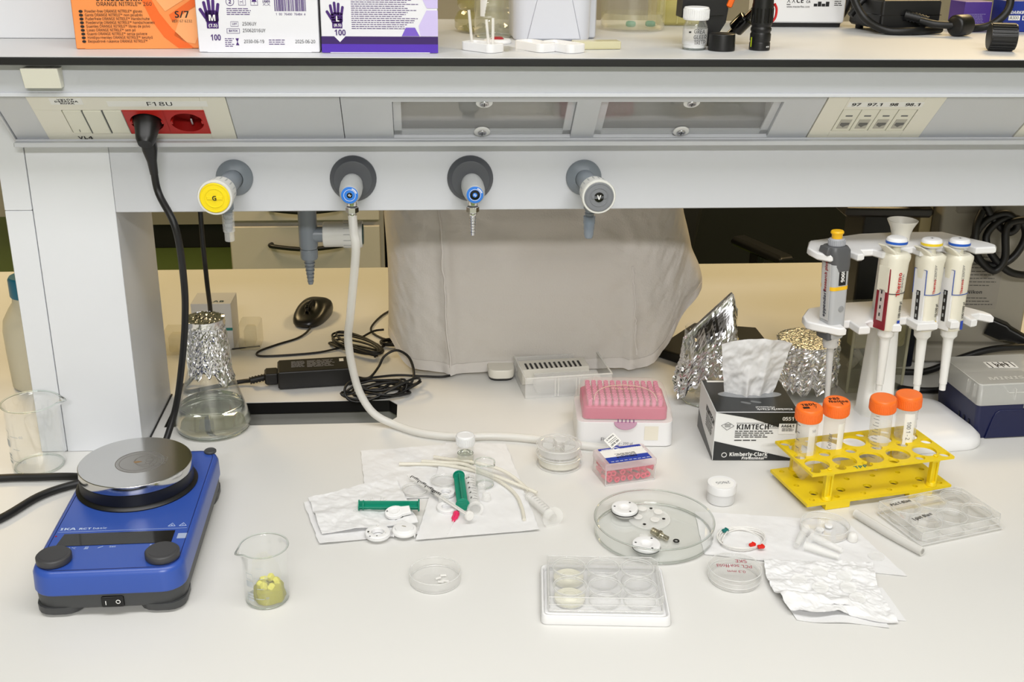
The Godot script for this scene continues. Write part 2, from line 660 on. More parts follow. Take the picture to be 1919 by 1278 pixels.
func console() -> void:
	var t := T("service_console", "white service console over the bench with post, tilted trunking and flat tap panel", "console", Vector3(0, 0, 0))
	var m := MB.new()
	rbox(m, Vector3(-0.4505, 0.2215, -0.164), Vector3(0.105, 0.443, 0.192), 0.0012)
	part(t, "post", m, M("white_paint"))
	m = MB.new()
	rbox(m, Vector3(-0.52105, 0.175, -0.164), Vector3(0.0350, 0.3485, 0.1925), 0.0012)
	rbox(m, Vector3(-0.52105, 0.4485, -0.164), Vector3(0.0350, 0.198, 0.1925), 0.0012)
	part(t, "post_side_board", m, M("white_paint"))
	m = MB.new()
	rbox(m, Vector3(-0.3967, 0.0010, -0.166), Vector3(0.0018, 0.002, 0.19), 0.0)
	part(t, "joint_strip", m, M("black_core"), "black joint along the foot of the post")
	m = MB.new()
	rbox(m, Vector3(0.541, 0.395, -0.084), Vector3(1.878, 0.098, 0.033), 0.0012)
	part(t, "tap_panel", m, M("shaded_white_paint"))
	m = MB.new()   # the lip under the trunking and its seam
	rbox(m, Vector3(0.492, 0.4405, -0.064), Vector3(1.994, 0.0065, 0.05), 0.0012)
	part(t, "lip", m, M("shaded_white_paint"))
	m = MB.new()
	rbox(m, Vector3(0.46, 0.5305, -0.015), Vector3(2.12, 0.0345, 0.06), 0.001)
	part(t, "fascia", m, M("shaded_white_paint"))
	m = MB.new()
	rbox(m, Vector3(0.492, 0.5115, -0.010), Vector3(1.994, 0.005, 0.058), 0.001)
	part(t, "upper_lip", m, M("shaded_white_paint"))
	m = MB.new()
	rbox(m, Vector3(0.492, 0.495, -0.15), Vector3(1.994, 0.106, 0.01), 0.001)
	rbox(m, Vector3(0.492, 0.4435, -0.1), Vector3(1.994, 0.004, 0.10), 0.0)
	part(t, "trunking_back", m, M("shaded_white_paint"))
	# the tilted trunking face: blank covers between the fittings
	var F := trunk()
	for c in [[-0.505, -0.4645], [-0.2325, -0.0962], [0.6652, 0.796], [0.95, 1.49]]:
		m = MB.new()
		rbox(m, Vector3((c[0] + c[1]) / 2, 0.0465, -0.003), Vector3(c[1] - c[0] - 0.0006, 0.0925, 0.006), 0.0006, F)
		part(t, "blank_cover", m, M("shaded_white_paint"))
	# the cover that holds the two sunk lights
	m = MB.new()
	for r in [[-0.0956, -0.0335, 0.0, 0.093], [0.1955, 0.2255, 0.0, 0.093], [0.4575, 0.5105, 0.0, 0.093], [-0.0335, 0.1955, 0.0, 0.0025], [-0.0335, 0.1955, 0.0835, 0.093], [0.2255, 0.4575, 0.0, 0.0025], [0.2255, 0.4575, 0.0835, 0.093]]:
		rbox(m, Vector3((r[0] + r[1]) / 2, (r[2] + r[3]) / 2, -0.003), Vector3(r[1] - r[0], r[3] - r[2], 0.006), 0.0, F)
	part(t, "light_cover", m, M("shaded_white_paint"))
	m = MB.new()
	rbox(m, Vector3(-0.507, 0.0465, -0.02), Vector3(0.003, 0.096, 0.045), 0.0005, F)
	part(t, "end_plate", m, M("shaded_white_paint"))
	m = MB.new()
	rbox(m, Vector3(0.495, 0.0465, -0.009), Vector3(1.99, 0.096, 0.0015), 0.0, F * Transform3D(Basis.IDENTITY, Vector3(0, 0, -0.034)))
	part(t, "trunking_liner", m, M("joint"))
	# shelf above
	var s := T("console_shelf", "white shelf board with a black front edge along the top of the console", "shelf", Vector3(0, 0, 0))
	m = MB.new()
	rbox(m, Vector3(0.3, 0.55255, -0.2055), Vector3(2.3, 0.0091, 0.483), 0.0012)
	part(s, "shelf_core", m, M("black_core"), "black core and front edge of the shelf")
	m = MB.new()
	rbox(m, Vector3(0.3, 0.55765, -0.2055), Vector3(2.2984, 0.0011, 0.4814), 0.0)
	part(s, "shelf_top", m, flat_mat(Color(0.80, 0.805, 0.81), 0.4))  # white board greyed in its colour to stand for shade from above
	m = MB.new()
	rbox(m, Vector3(-0.53, 0.78, -0.152), Vector3(0.70, 0.4435, 0.014), 0.0015)
	solo("side_board", m, M("white_paint"), "tall white board standing on the shelf behind the orange glove box", "board")
	# bracket under the shelf
	m = MB.new()
	var poly := PackedVector2Array([Vector2(0.0, 0.0), Vector2(0.0, 0.0235), Vector2(0.020, 0.0235), Vector2(0.011, 0.0)])
	var B := Transform3D(Basis(Vector3(0, 0, 1), Vector3(1, 0, 0), Vector3(0, 1, 0)), Vector3(-0.4595, 0.5205, 0.0155))
	prism(m, poly, 0.0, 0.042, 0.0006, B)
	solo("shelf_bracket", m, M("cream_fitting"), "small cream white bracket under the left end of the shelf edge", "bracket")

func trunk() -> Transform3D:
	return Transform3D(Basis(Vector3(1, 0, 0), Vector3(0, 0.685, 0.7285), Vector3(0, -0.7285, 0.685)), Vector3(0, 0.444, -0.056))

func on_trunk(o: Node3D, x: float, y: float, d := 0.0) -> void:
	o.transform = trunk() * Transform3D(Basis.IDENTITY, Vector3(x, y, d))

const ZY := Transform3D(Basis(Vector3(1, 0, 0), Vector3(0, 0, 1), Vector3(0, -1, 0)), Vector3.ZERO)
const XY := Transform3D(Basis(Vector3(0, -1, 0), Vector3(1, 0, 0), Vector3(0, 0, 1)), Vector3.ZERO)

func mv(x: float, y: float, z: float) -> Transform3D:
	return Transform3D(Basis.IDENTITY, Vector3(x, y, z))

func square_hole(m: MB, cx: float, cy: float, hx: float, hy: float, r: float, z: float) -> void:
	var n := 32
	for k in n:
		var q := []
		for a in [TAU * k / n, TAU * (k + 1) / n]:
			var d := Vector2(cos(a), sin(a))
			var e := d * minf(hx / maxf(absf(d.x), 1e-5), hy / maxf(absf(d.y), 1e-5))
			q.append([Vector3(cx + d.x * r, cy + d.y * r, z), Vector3(cx + e.x, cy + e.y, z)])
		m.flat(q[0][0], q[1][0], q[1][1], q[0][1], Vector3(0, 0, 1))

# ---------------------------------------------------------------- fittings on the tilted trunking
func console_fittings() -> void:
	var t := T("socket_plate", "cream socket plate marked F18U with three switches and two red sockets", "socket plate")
	on_trunk(t, -0.3485, 0.0)
	var m := MB.new()
	for r in [[-0.116, 0.0855, -0.006, 0.0175], [-0.116, 0.0855, 0.068, 0.0955], [-0.116, -0.083, 0.0175, 0.068], [0.0855, 0.116, -0.006, 0.0955]]:
		rbox(m, Vector3((r[0] + r[1]) / 2, (r[2] + r[3]) / 2, -0.001), Vector3(r[1] - r[0], r[3] - r[2], 0.005), 0.0003)
	part(t, "cover_plate", m, M("cream_plate"))
	for k in 3:
		m = MB.new()
		var x := -0.0825 + 0.0237 * k
		rbox(m, Vector3(x + 0.0116, 0.0428, -0.0005 + 0.0006 * (k % 2)), Vector3(0.0228, 0.0495, 0.006), 0.0012)
		var sw := part(t, "switch", m, M("cream_fitting"))
		m = MB.new()
		rbox(m, Vector3(x + 0.0235, 0.0428, 0.0002), Vector3(0.0006, 0.0495, 0.005), 0.0)
		part(t, "switch_gap", m, M("joint"))
		if k == 0:
			m = MB.new()
			bar(m, x + 0.0095, 0.022, x + 0.0102, 0.0275, mv(0, 0, 0.0028))
			part(sw, "switch_mark", m, M("ink"))
	for k in 2:
		m = MB.new()
		var c := 0.0130 + 0.0486 * k
		square_hole(m, c, 0.0428, 0.0240, 0.0247, 0.0200, 0.0028)
		for e in [[-0.0241, 0, 0.0012, 0.0494], [0.0241, 0, 0.0012, 0.0494], [0, 0.0247, 0.0494, 0.0012], [0, -0.0247, 0.0494, 0.0012]]:
			rbox(m, Vector3(c + e[0], 0.0428 + e[1], 0.0001), Vector3(e[2], e[3], 0.0052), 0.0)
		var s := part(t, "socket", m, M("socket_red"))
		m = MB.new()
		lathe(m, [Vector2(0.0200, 0.0028), Vector2(0.0192, -0.014), Vector2(0, -0.014)], 32, mv(c, 0.0428, 0) * ZY)
		part(s, "socket_well", m, M("socket_deep"))
		m = MB.new()
		for e in [-1, 1]:
			rbox(m, Vector3(c + e * 0.0186, 0.0428, -0.004), Vector3(0.003, 0.006, 0.015), 0.0008)
		part(s, "side_rib", m, M("socket_red"))
		if k == 1:
			m = MB.new()
			rbox(m, Vector3(c + 0.004, 0.036, -0.008), Vector3(0.003, 0.013, 0.011), 0.0008)
			part(s, "earth_pin", m, M("steel"), "steel earth pin in the open socket")
	m = MB.new()
	text(m, "F18U", 0.0105, mv(0.0365, 0.0815, 0.0018), false, 0, 1.35)
	text(m, "VL4", 0.0085, mv(-0.071, 0.0075, 0.0018), true, 0, 1.2)
	text(m, "VKLOP", 0.0042, mv(-0.0715, 0.0905, 0.0018), true, 0, 1.5)
	text(m, "DEŠALNA", 0.0042, mv(-0.0715, 0.0865, 0.0018), true, 0, 1.5)
	text(m, "ROKA", 0.0042, mv(-0.0715, 0.0825, 0.0018), true, 0, 1.5)
	part(t, "lettering", m, M("ink"))
	m = MB.new()
	rbox(m, Vector3(-0.0715, 0.0865, 0.0015), Vector3(0.038, 0.013, 0.0003), 0.0)
	rbox(m, Vector3(0.034, 0.0815, 0.0015), Vector3(0.118, 0.011, 0.0003), 0.0)
	part(t, "label_strip", m, M("label_white"), "white label strips")
	# plug in the left red socket
	t = T("power_plug", "black mains plug in the left red socket with a thick cord hanging down", "plug")
	on_trunk(t, -0.3355, 0.0428)
	m = MB.new()
	var secs := []
	for q in [[-0.011, 0.034, 0.034, 0.016], [0.003, 0.034, 0.034, 0.015], [0.008, 0.029, 0.029, 0.011], [0.028, 0.022, 0.022, 0.008], [0.034, 0.017, 0.017, 0.007]]:
		secs.append(sec(q[0], q[1], q[2], q[3]))
	loft(m, secs, ZY)
	var pb := part(t, "plug_body", m, M("black_plastic"))
	m = MB.new()
	secs = []
	for q in [[0.0, 0.019, 0.015, 0.005], [0.018, 0.018, 0.014, 0.005], [0.034, 0.012, 0.011, 0.005], [0.052, 0.010, 0.010, 0.0045]]:
		secs.append(sec(q[0], q[1], q[2], q[3]))
	var dn := Transform3D(Basis(Vector3(1, 0, 0), Vector3(0.14, -0.85, 0.5).normalized(), Vector3(0, -0.5, -0.85)).orthonormalized(), Vector3(0.001, -0.004, 0.020))
	loft(m, secs, dn)
	part(t, "strain_relief", m, M("black_plastic"))
	# cord from that plug down to the hotplate
	var X := trunk() * mv(-0.3355, 0.0428, 0) * dn
	var p0 := X * Vector3(0, 0.048, 0)
	m = MB.new()
	tube(m, smooth([p0, p0 + Vector3(0.003, -0.03, -0.002), Vector3(-0.3080, 0.341, 0.0), Vector3(-0.3110, 0.26, -0.03), Vector3(-0.3200, 0.195, -0.052), Vector3(-0.334, 0.125, -0.068), Vector3(-0.350, 0.06, -0.078), Vector3(-0.366, 0.012, -0.05), Vector3(-0.372, 0.006, 0.0), Vector3(-0.366, 0.012, 0.045)], 8), 0.0046, 10)
	var pc := part(t, "mains_cord", m, M("rubber"), "thick black cord hanging to the hotplate")
	pc.transform = t.transform.affine_inverse()
	m = MB.new()
	tube(m, smooth([Vector3(-0.312, 0.48, -0.20), Vector3(-0.3165, 0.30, -0.204), Vector3(-0.322, 0.20, -0.235), Vector3(-0.331, 0.12, -0.285), Vector3(-0.345, 0.05, -0.31), Vector3(-0.375, 0.008, -0.30), Vector3(-0.384, 0.005, -0.28), Vector3(-0.372, 0.005, -0.262), Vector3(-0.35, 0.005, -0.270), Vector3(-0.30, 0.006, -0.293), Vector3(-0.272, 0.010, -0.292)], 8), 0.0036, 8)
	solo("adapter_cable", m, M("rubber"), "thinner black cord hanging straight down behind the foil capped flask to the adapter", "cable")
	# data outlets
	t = T("data_plate", "cream outlet plate with four network jacks numbered 97 to 98.1", "outlet plate")
	on_trunk(t, 0.588, 0.0)
	m = MB.new()
	for r in [[-0.0765, -0.0495, -0.006, 0.0965], [0.0495, 0.0765, -0.006, 0.0965], [-0.0495, 0.0495, -0.006, 0.0185], [-0.0495, 0.0495, 0.0685, 0.0965]]:
		rbox(m, Vector3((r[0] + r[1]) / 2, (r[2] + r[3]) / 2, -0.001), Vector3(r[1] - r[0], r[3] - r[2], 0.005), 0.0003)
	part(t, "cover_plate", m, M("cream_plate"))
	m = MB.new()
	rbox(m, Vector3(0, 0.0435, -0.004), Vector3(0.099, 0.05, 0.005), 0.0)
	part(t, "jack_backing", m, M("joint"))
	for k in 4:
		m = MB.new()
		var x := -0.0368 + 0.0245 * k
		rbox(m, Vector3(x, 0.0435, -0.001), Vector3(0.0238, 0.0492, 0.005), 0.0006)
		var j := part(t, "network_jack", m, M("cream_fitting"))
		m = MB.new()
		rbox(m, Vector3(x, 0.036, 0.0017), Vector3(0.0150, 0.021, 0.0008), 0.0003)
		part(j, "shutter", m, flat_mat(Color(0.70, 0.69, 0.65), 0.5))
		m = MB.new()
		var sp := [Vector2(-0.0055, 0.0395), Vector2(0.0060, 0.0395), Vector2(0.0062, 0.0345), Vector2(0.0025, 0.0325), Vector2(0.0, 0.029), Vector2(-0.0025, 0.0315), Vector2(-0.0058, 0.034)]
		var pp := PackedVector2Array()
		for q in sp:
			pp.append(Vector2(q.x, -q.y))
		prism(m, pp, 0.0, 0.0004, 0.0, mv(x, 0, 0.0019) * ZY)
		part(j, "worn_spot", m, flat_mat(Color(0.42, 0.42, 0.41), 0.7), "dark worn spot on the shutter")
		m = MB.new()
		rbox(m, Vector3(x, 0.0545, 0.0017), Vector3(0.009, 0.0022, 0.0008), 0.0002)
		part(j, "mark_strip", m, M("joint"))
	m = MB.new()
	rbox(m, Vector3(0.002, 0.0800, 0.0015), Vector3(0.098, 0.0105, 0.0003), 0.0)
	part(t, "label_strip", m, M("label_white"))
	m = MB.new()
	var nx := -0.0365
	for s in ["97", "97.1", "98", "98.1"]:
		text(m, s, 0.0088, mv(nx, 0.0803, 0.0018), true, 0, 1.25)
		nx += 0.0248
	part(t, "lettering", m, M("ink"))
	t = T("blank_plate", "plain cream plate on the trunking at the right edge of the photo", "outlet plate")
	on_trunk(t, 0.873, 0.0)
	m = MB.new()
	rbox(m, Vector3(0, 0.0445, -0.001), Vector3(0.153, 0.1015, 0.005), 0.0004)
	part(t, "cover_plate", m, M("cream_plate"))
	# two sunk lights with curved reflectors
	for c in [[0.081, 0.2285, "sunk under-shelf light on the left with a pale metal reflector and two screws", 0.080], [0.3415, 0.2315, "sunk under-shelf light on the right with a pale metal reflector and two screws", 0.3415]]:
		t = T("sunk_light", c[2], "light fitting", Vector3.ZERO, 0, "sunk lights in the trunking")
		on_trunk(t, c[0], 0.0)
		var w: float = c[1]
		m = MB.new()
		for r in [[-w / 2, -w / 2 + 0.0105, 0.003, 0.083], [w / 2 - 0.0105, w / 2, 0.003, 0.083], [-w / 2, w / 2, 0.003, 0.0125], [-w / 2, w / 2, 0.0815, 0.083]]:
			rbox(m, Vector3((r[0] + r[1]) / 2, (r[2] + r[3]) / 2, -0.0065), Vector3(r[1] - r[0], r[3] - r[2], 0.003), 0.0004)
		part(t, "frame", m, M("shaded_white_paint"))
		m = MB.new()
		for k in 12:
			var a0 := PI * k / 12.0
			var a1 := PI * (k + 1) / 12.0
			var y0 := 0.047 + 0.036 * cos(a0)
			var y1 := 0.047 + 0.036 * cos(a1)
			var d0 := -0.008 - 0.034 * sin(a0)
			var d1 := -0.008 - 0.034 * sin(a1)
			var n0 := Vector3(0, -cos(a0), sin(a0))
			var n1 := Vector3(0, -cos(a1), sin(a1))
			m.quad(Vector3(-w / 2, y0, d0), Vector3(w / 2, y0, d0), Vector3(w / 2, y1, d1), Vector3(-w / 2, y1, d1), n0, n0, n1, n1)
		part(t, "reflector", m, bumpy(flat_mat(Color(0.52, 0.52, 0.525), 0.5, 0.25), 0.12, 1.2, 40.0), "curved metal reflector")
		m = MB.new()
		for e in [-1, 1]:
			rbox(m, Vector3(e * (w / 2 - 0.002), 0.047, -0.022), Vector3(0.002, 0.076, 0.030), 0.0)
		part(t, "end_cap", m, M("white_paint"))
		m = MB.new()
		rbox(m, Vector3(0, 0.0435, -0.0046), Vector3(w - 0.001, 0.0795, 0.0012), 0.0002)
		part(t, "cover_glass", m, M("clear_plastic"), "clear cover pane")
		for sy in [0.0785, 0.0130]:
			m = MB.new()
			cyl(m, 0.0105, -0.0035, -0.0012, 0.0006, 24, mv(-0.001, sy, 0) * ZY)
			var ws := part(t, "washer", m, M("white_plastic"))
			m = MB.new()
			cyl(m, 0.0056, -0.0012, 0.0012, 0.0008, 20, mv(-0.001, sy, 0) * ZY)
			part(ws, "screw", m, M("steel"))
			m = MB.new()
			bar(m, -0.0045, sy - 0.0006, 0.0025, sy + 0.0006, mv(0, 0, 0.0013))
			bar(m, -0.0016, sy - 0.0035, -0.0004, sy + 0.0035, mv(0, 0, 0.0013))
			part(ws, "screw_slot", m, M("charcoal"))

# ---------------------------------------------------------------- taps
func barb(m: MB, r0: float, r1: float, y0: float, y1: float, ribs: int, X := I) -> void:
	var p := [Vector2(0, y0), Vector2(r0 * 0.8, y0)]
	for k in ribs:
		var a := float(k) / ribs
		var b := float(k + 1) / ribs
		p.append(Vector2(lerpf(r0, r1, a), lerpf(y0, y1, a)))
		p.append(Vector2(lerpf(r0, r1, b) * 0.80, lerpf(y0, y1, b)))
	p.append(Vector2(0, y1))
	p.reverse()
	lathe(m, p, 18, X)

func gas_tap(label: String, x: float, y: float, dx: float, facec: String, letter: String, tipmat: Material) -> void:
	var t := T("gas_tap", label, "tap", Vector3(x, y, -0.0675))
	var m := MB.new()
	lathe(m, [Vector2(0.0238, 0.0), Vector2(0.0238, 0.003), Vector2(0.0228, 0.005), Vector2(0.0150, 0.0105), Vector2(0.0125, 0.012)], 36, ZY)
	part(t, "flange", m, M("tap_grey"))
	var A := along(Vector3(0, 0, 0.0), Vector3(dx, 0.0, 0.11))
	m = MB.new()
	cyl(m, 0.0125, 0.004, 0.082, 0.001, 28, A)
	part(t, "stem", m, M("tap_grey"))
	m = MB.new()
	lathe(m, [Vector2(0, 0.074), Vector2(0.0165, 0.074), Vector2(0.0185, 0.0755), Vector2(0.0200, 0.096), Vector2(0.0215, 0.106), Vector2(0.0217, 0.1085), Vector2(0.0208, 0.1105), Vector2(0.0190, 0.1105), Vector2(0.0186, 0.1098), Vector2(0, 0.1098)], 44, A)
	var kb := part(t, "knob", m, M("knob_white"))
	m = MB.new()
	for k in 18:
		var a := TAU * k / 18
		rbox(m, Vector3(0.0193, 0.0875, 0), Vector3(0.0012, 0.013, 0.0016), 0.0004, A * Transform3D(Basis(Vector3.UP, a), Vector3.ZERO))
	part(kb, "grip_rib", m, M("tap_light"))
	m = MB.new()
	cyl(m, 0.0184, 0.1098, 0.1112, 0.0005, 40, A)
	ring(m, 0.0115, 0.0007, 0.1112, 40, 6, A)
	ring(m, 0.0170, 0.0005, 0.1112, 40, 6, A)
	var F := A * Transform3D(Basis(Vector3(1, 0, 0), -PI / 2), Vector3(0, 0.1114, 0))
	rbox(m, Vector3(0, 0, 0.0), Vector3(0.019, 0.0042, 0.0012), 0.0004, F)
	part(kb, "knob_face", m, M(facec))
	m = MB.new()
	var ink := "ink"
	if letter == "V":
		cyl(m, 0.0062, 0.1112, 0.1120, 0.0002, 28, A)
		part(kb, "face_centre", m, M("black_gloss"))
		m = MB.new()
		ink = "label_white"
	text(m, letter, 0.0082, F * mv(0, 0, 0.0010), true)
	part(kb, "letter", m, M(ink))
	m = MB.new()
	var nz := 0.052
	var nxo := dx * 0.48
	cyl(m, 0.0082, -0.030, -0.006, 0.001, 20, mv(nxo, 0, nz))
	barb(m, 0.0068, 0.0050, -0.030, -0.058, 5, mv(nxo, 0, nz))
	part(t, "nozzle", m, M("tap_grey"))
	m = MB.new()
	if letter == "G":
		cyl(m, 0.0062, -0.071, -0.058, 0.001, 20, mv(nxo, 0, nz))
		cyl(m, 0.0075, -0.0585, -0.033, 0.0006, 20, mv(nxo, 0, nz), 0.0080)
	else:
		lathe(m, [Vector2(0, -0.069), Vector2(0.0050, -0.069), Vector2(0.0064, -0.064), Vector2(0.0064, -0.058), Vector2(0.0071, -0.057), Vector2(0.0071, -0.050), Vector2(0.0078, -0.049), Vector2(0.0078, -0.040), Vector2(0, -0.040)], 20, mv(nxo, 0, nz))
	part(t, "nozzle_sleeve", m, tipmat, "translucent sleeve on the nozzle")

func water_tap(label: String, x: float, y: float, dx: float, solid_centre: bool) -> void:
	var t := T("air_tap", label, "tap", Vector3(x, y, -0.0675))
	var m := MB.new()
	lathe(m, [Vector2(0.0305, 0.0), Vector2(0.0305, 0.0025), Vector2(0.0300, 0.004), Vector2(0.0255, 0.012), Vector2(0.0245, 0.0125), Vector2(0.006, 0.0135), Vector2(0.006, 0.02)], 40, ZY)
	part(t, "flange", m, M("flange_dark"))
	m = MB.new()
	cyl(m, 0.0085, 0.010, 0.030, 0.001, 24, ZY)
	part(t, "stem", m, M("steel"))
	var A := along(Vector3(0, 0, 0.0), Vector3(dx, -0.001, 0.09))
	m = MB.new()
	lathe(m, [Vector2(0, 0.026), Vector2(0.0100, 0.026), Vector2(0.0135, 0.030), Vector2(0.0146, 0.045), Vector2(0.0144, 0.065), Vector2(0.0132, 0.080), Vector2(0.0116, 0.0875), Vector2(0.0108, 0.0885), Vector2(0, 0.0885)], 36, A)
	var b := part(t, "tap_body", m, M("tap_light"))
	m = MB.new()
	cyl(m, 0.0106, 0.0880, 0.0898, 0.0005, 32, A)
	part(b, "cap_disc", m, M("knob_blue"), "blue cap disc")
	m = MB.new()
	ring(m, 0.0072, 0.00025, 0.0899, 32, 6, A)
	for k in 6:
		rbox(m, Vector3(0.0088, 0.0899, 0), Vector3(0.0016, 0.0003, 0.0010), 0.0, A * Transform3D(Basis(Vector3.UP, 0.35 + 0.16 * k), Vector3.ZERO))
	part(b, "white_marking", m, M("label_white"))
	m = MB.new()
	cyl(m, 0.0035 if solid_centre else 0.0062, 0.0896, 0.0903, 0.0002, 24, A)
	part(b, "cap_centre", m, M("black_gloss"))
	if not solid_centre:
		m = MB.new()
		cyl(m, 0.0030, 0.0902, 0.0907, 0.0002, 20, A)
		part(b, "cap_dot", m, M("knob_blue"))
	m = MB.new()
	var F := A * Transform3D(Basis(Vector3(1, 0, 0), -PI / 2), Vector3(0, 0.0907 if not solid_centre else 0.0904, 0))
	text(m, "DI", 0.0034, F * Transform3D(Basis(Vector3(0, 0, 1), -0.6), Vector3.ZERO), true)
	part(b, "letter", m, M("label_white"))
	var N := mv(dx * 0.55, 0, 0.050)
	m = MB.new()
	cyl(m, 0.0072, -0.024, -0.008, 0.0008, 20, N)
	var hexp := PackedVector2Array()
	for k in 6:
		hexp.append(Vector2(0.0082, 0).rotated(TAU * k / 6))
	prism(m, hexp, -0.0335, -0.0255, 0.0010, N)
	cyl(m, 0.0056, -0.0375, -0.0335, 0.0004, 18, N)
	part(t, "hex_nut", m, M("chrome"))
	m = MB.new()
	barb(m, 0.0046, 0.0036, -0.0375, -0.064, 7, N)
	part(t, "hose_barb", m, M("chrome"))

func taps() -> void:
	gas_tap("gas tap with a big yellow knob face marked G", -0.2415, 0.392, -0.0075, "knob_yellow", "G", M("frosted"))
	gas_tap("tap with a round grey knob face and black centre marked V", 0.2170, 0.390, 0.004, "knob_grey", "V", pane_blur(Color(0.55, 0.60, 0.66, 0.6), 0.35))
	water_tap("blue capped tap on a dark flange with the clear hose pushed onto its nozzle", -0.0882, 0.390, 0.000, true)
	water_tap("blue capped tap on a dark flange with a bare silver nozzle", 0.0655, 0.3895, 0.002, false)
	# hose
	var m := MB.new()
	var pts := smooth([Vector3(-0.0882, 0.353, -0.0175), Vector3(-0.0872, 0.33, -0.0175), Vector3(-0.086, 0.302, -0.022), Vector3(-0.0985, 0.205, -0.06), Vector3(-0.106, 0.150, -0.098), Vector3(-0.1015, 0.088, -0.122), Vector3(-0.0925, 0.050, -0.130), Vector3(-0.0745, 0.022, -0.127), Vector3(-0.046, 0.0075, -0.1195), Vector3(-0.006, 0.0064, -0.090), Vector3(0.046, 0.0064, -0.074), Vector3(0.100, 0.0064, -0.0735), Vector3(0.150, 0.0064, -0.0635), Vector3(0.2150, 0.0064, -0.0400), Vector3(0.262, 0.0064, -0.0265)], 8)
	tube(m, pts, 0.0058, 14)
	var o := solo("silicone_hose", m, M("silicone"), "long milky silicone hose curving from a blue capped tap down onto the bench", "hose")
	m = MB.new()
	tube(m, pts, 0.0030, 10)
	part(o, "hose_bore", m, pane_blur(Color(0.84, 0.84, 0.82, 0.5), 0.3))
	# tap on the far side of the console
	var t := T("drain_tap", "grey plastic tap with a white side knob hanging below the panel behind the hose", "tap", Vector3(-0.1645, 0.256, -0.20))
	m = MB.new()
	lathe(m, [Vector2(0, -0.0), Vector2(0.0118, 0.0), Vector2(0.0135, 0.004), Vector2(0.0135, 0.20), Vector2(0, 0.20)], 28)
	lathe(m, [Vector2(0.0, 0.0), Vector2(0.0115, 0.0), Vector2(0.0115, 0.026), Vector2(0.0, 0.026)], 24, mv(0, 0.021, 0) * XY)
	part(t, "pipe", m, M("tap_grey"))
	m = MB.new()
	lathe(m, [Vector2(0, -0.016), Vector2(0.0115, -0.016), Vector2(0.0128, -0.013), Vector2(0.0128, -0.002), Vector2(0.0120, -0.0005), Vector2(0, -0.0005)], 28)
	barb(m, 0.0088, 0.0042, -0.016, -0.055, 7)
	part(t, "nozzle", m, M("tap_grey"))
	m = MB.new()
	lathe(m, [Vector2(0, 0.022), Vector2(0.0175, 0.022), Vector2(0.0185, 0.024), Vector2(0.0185, 0.050), Vector2(0.0195, 0.051), Vector2(0.0200, 0.076), Vector2(0.0190, 0.0785), Vector2(0, 0.0785)], 36, mv(0, 0.021, 0) * XY)
	var kb := part(t, "knob", m, M("knob_white"))
	m = MB.new()
	for k in 14:
		rbox(m, Vector3(0.0199, 0.063, 0), Vector3(0.0008, 0.022, 0.0010), 0.0003, mv(0, 0.021, 0) * XY * Transform3D(Basis(Vector3.UP, TAU * k / 14), Vector3.ZERO))
	part(kb, "grip_rib", m, M("tap_light"))
	m = MB.new()
	cyl(m, 0.0150, 0.0785, 0.0800, 0.0004, 28, mv(0, 0.021, 0) * XY)
	part(kb, "knob_face", m, flat_mat(Color(0.10, 0.26, 0.24), 0.4))

# ---------------------------------------------------------------- goods on the shelf
const SY := 0.5585

func hand_icon(m: MB, x: float, y: float, s: float, X: Transform3D) -> void:
	# glove print about s high, fingertips up
	var fx := [-0.20, -0.075, 0.055, 0.185]
	var fh := [0.40, 0.50, 0.46, 0.34]
	for k in 4:
		var p := rrect(s * 0.105, s * 0.62, s * 0.05, 4)
		prism(m, p, 0.0, 0.0002, 0.0, X * mv(x + fx[k] * s, y + (fh[k] - 0.31) * s, 0) * Transform3D(Basis(Vector3(0, 0, 1), -0.12 * (k - 1.5)), Vector3.ZERO) * ZYF)
	prism(m, rrect(s * 0.46, s * 0.42, s * 0.10, 4), 0.0, 0.0002, 0.0, X * mv(x - 0.005 * s, y - 0.12 * s, 0) * ZYF)
	prism(m, rrect(s * 0.40, s * 0.36, s * 0.02, 3), 0.0, 0.0002, 0.0, X * mv(x, y - 0.34 * s, 0) * ZYF)
	prism(m, rrect(s * 0.11, s * 0.42, s * 0.05, 4), 0.0, 0.0002, 0.0, X * mv(x - 0.30 * s, y - 0.02 * s, 0) * Transform3D(Basis(Vector3(0, 0, 1), 0.55), Vector3.ZERO) * ZYF)

const ZYF := Transform3D(Basis(Vector3(1, 0, 0), Vector3(0, 0, 1), Vector3(0, -1, 0)), Vector3.ZERO)

func flatpoly(m: MB, pts: Array, X: Transform3D, th := 0.0002) -> void:
	var p := PackedVector2Array()
	for q in pts:
		p.append(Vector2(q[0], -q[1]))
	prism(m, p, 0.0, th, 0.0, X * ZYF)

func micro(m: MB, x: float, y: float, w: float, rows: int, pitch: float, X: Transform3D, h := 0.0011) -> void:
	# print too small to read: rows of word-long dashes
	for r in rows:
		var cx := x
		var end := x + w * (0.75 + 0.25 * rng.randf())
		while cx < end:
			var l := h * rng.randf_range(2.0, 6.0)
			bar(m, cx, y - r * pitch, minf(cx + l, end), y - r * pitch - h * 0.75, X, 0.0001)
			cx += l + h * 0.8

func carton(t: Node3D, w: float, h: float, d: float, mat: Material) -> void:
	var m := MB.new()
	rbox(m, Vector3(0, h / 2, -d / 2), Vector3(w, h, d), 0.0012)
	part(t, "carton", m, mat)
	m = MB.new()
	rbox(m, Vector3(0, 0.0006, -0.004), Vector3(w * 0.86, 0.0012, 0.0086), 0.0003)
	part(t, "carton_flap", m, mat)

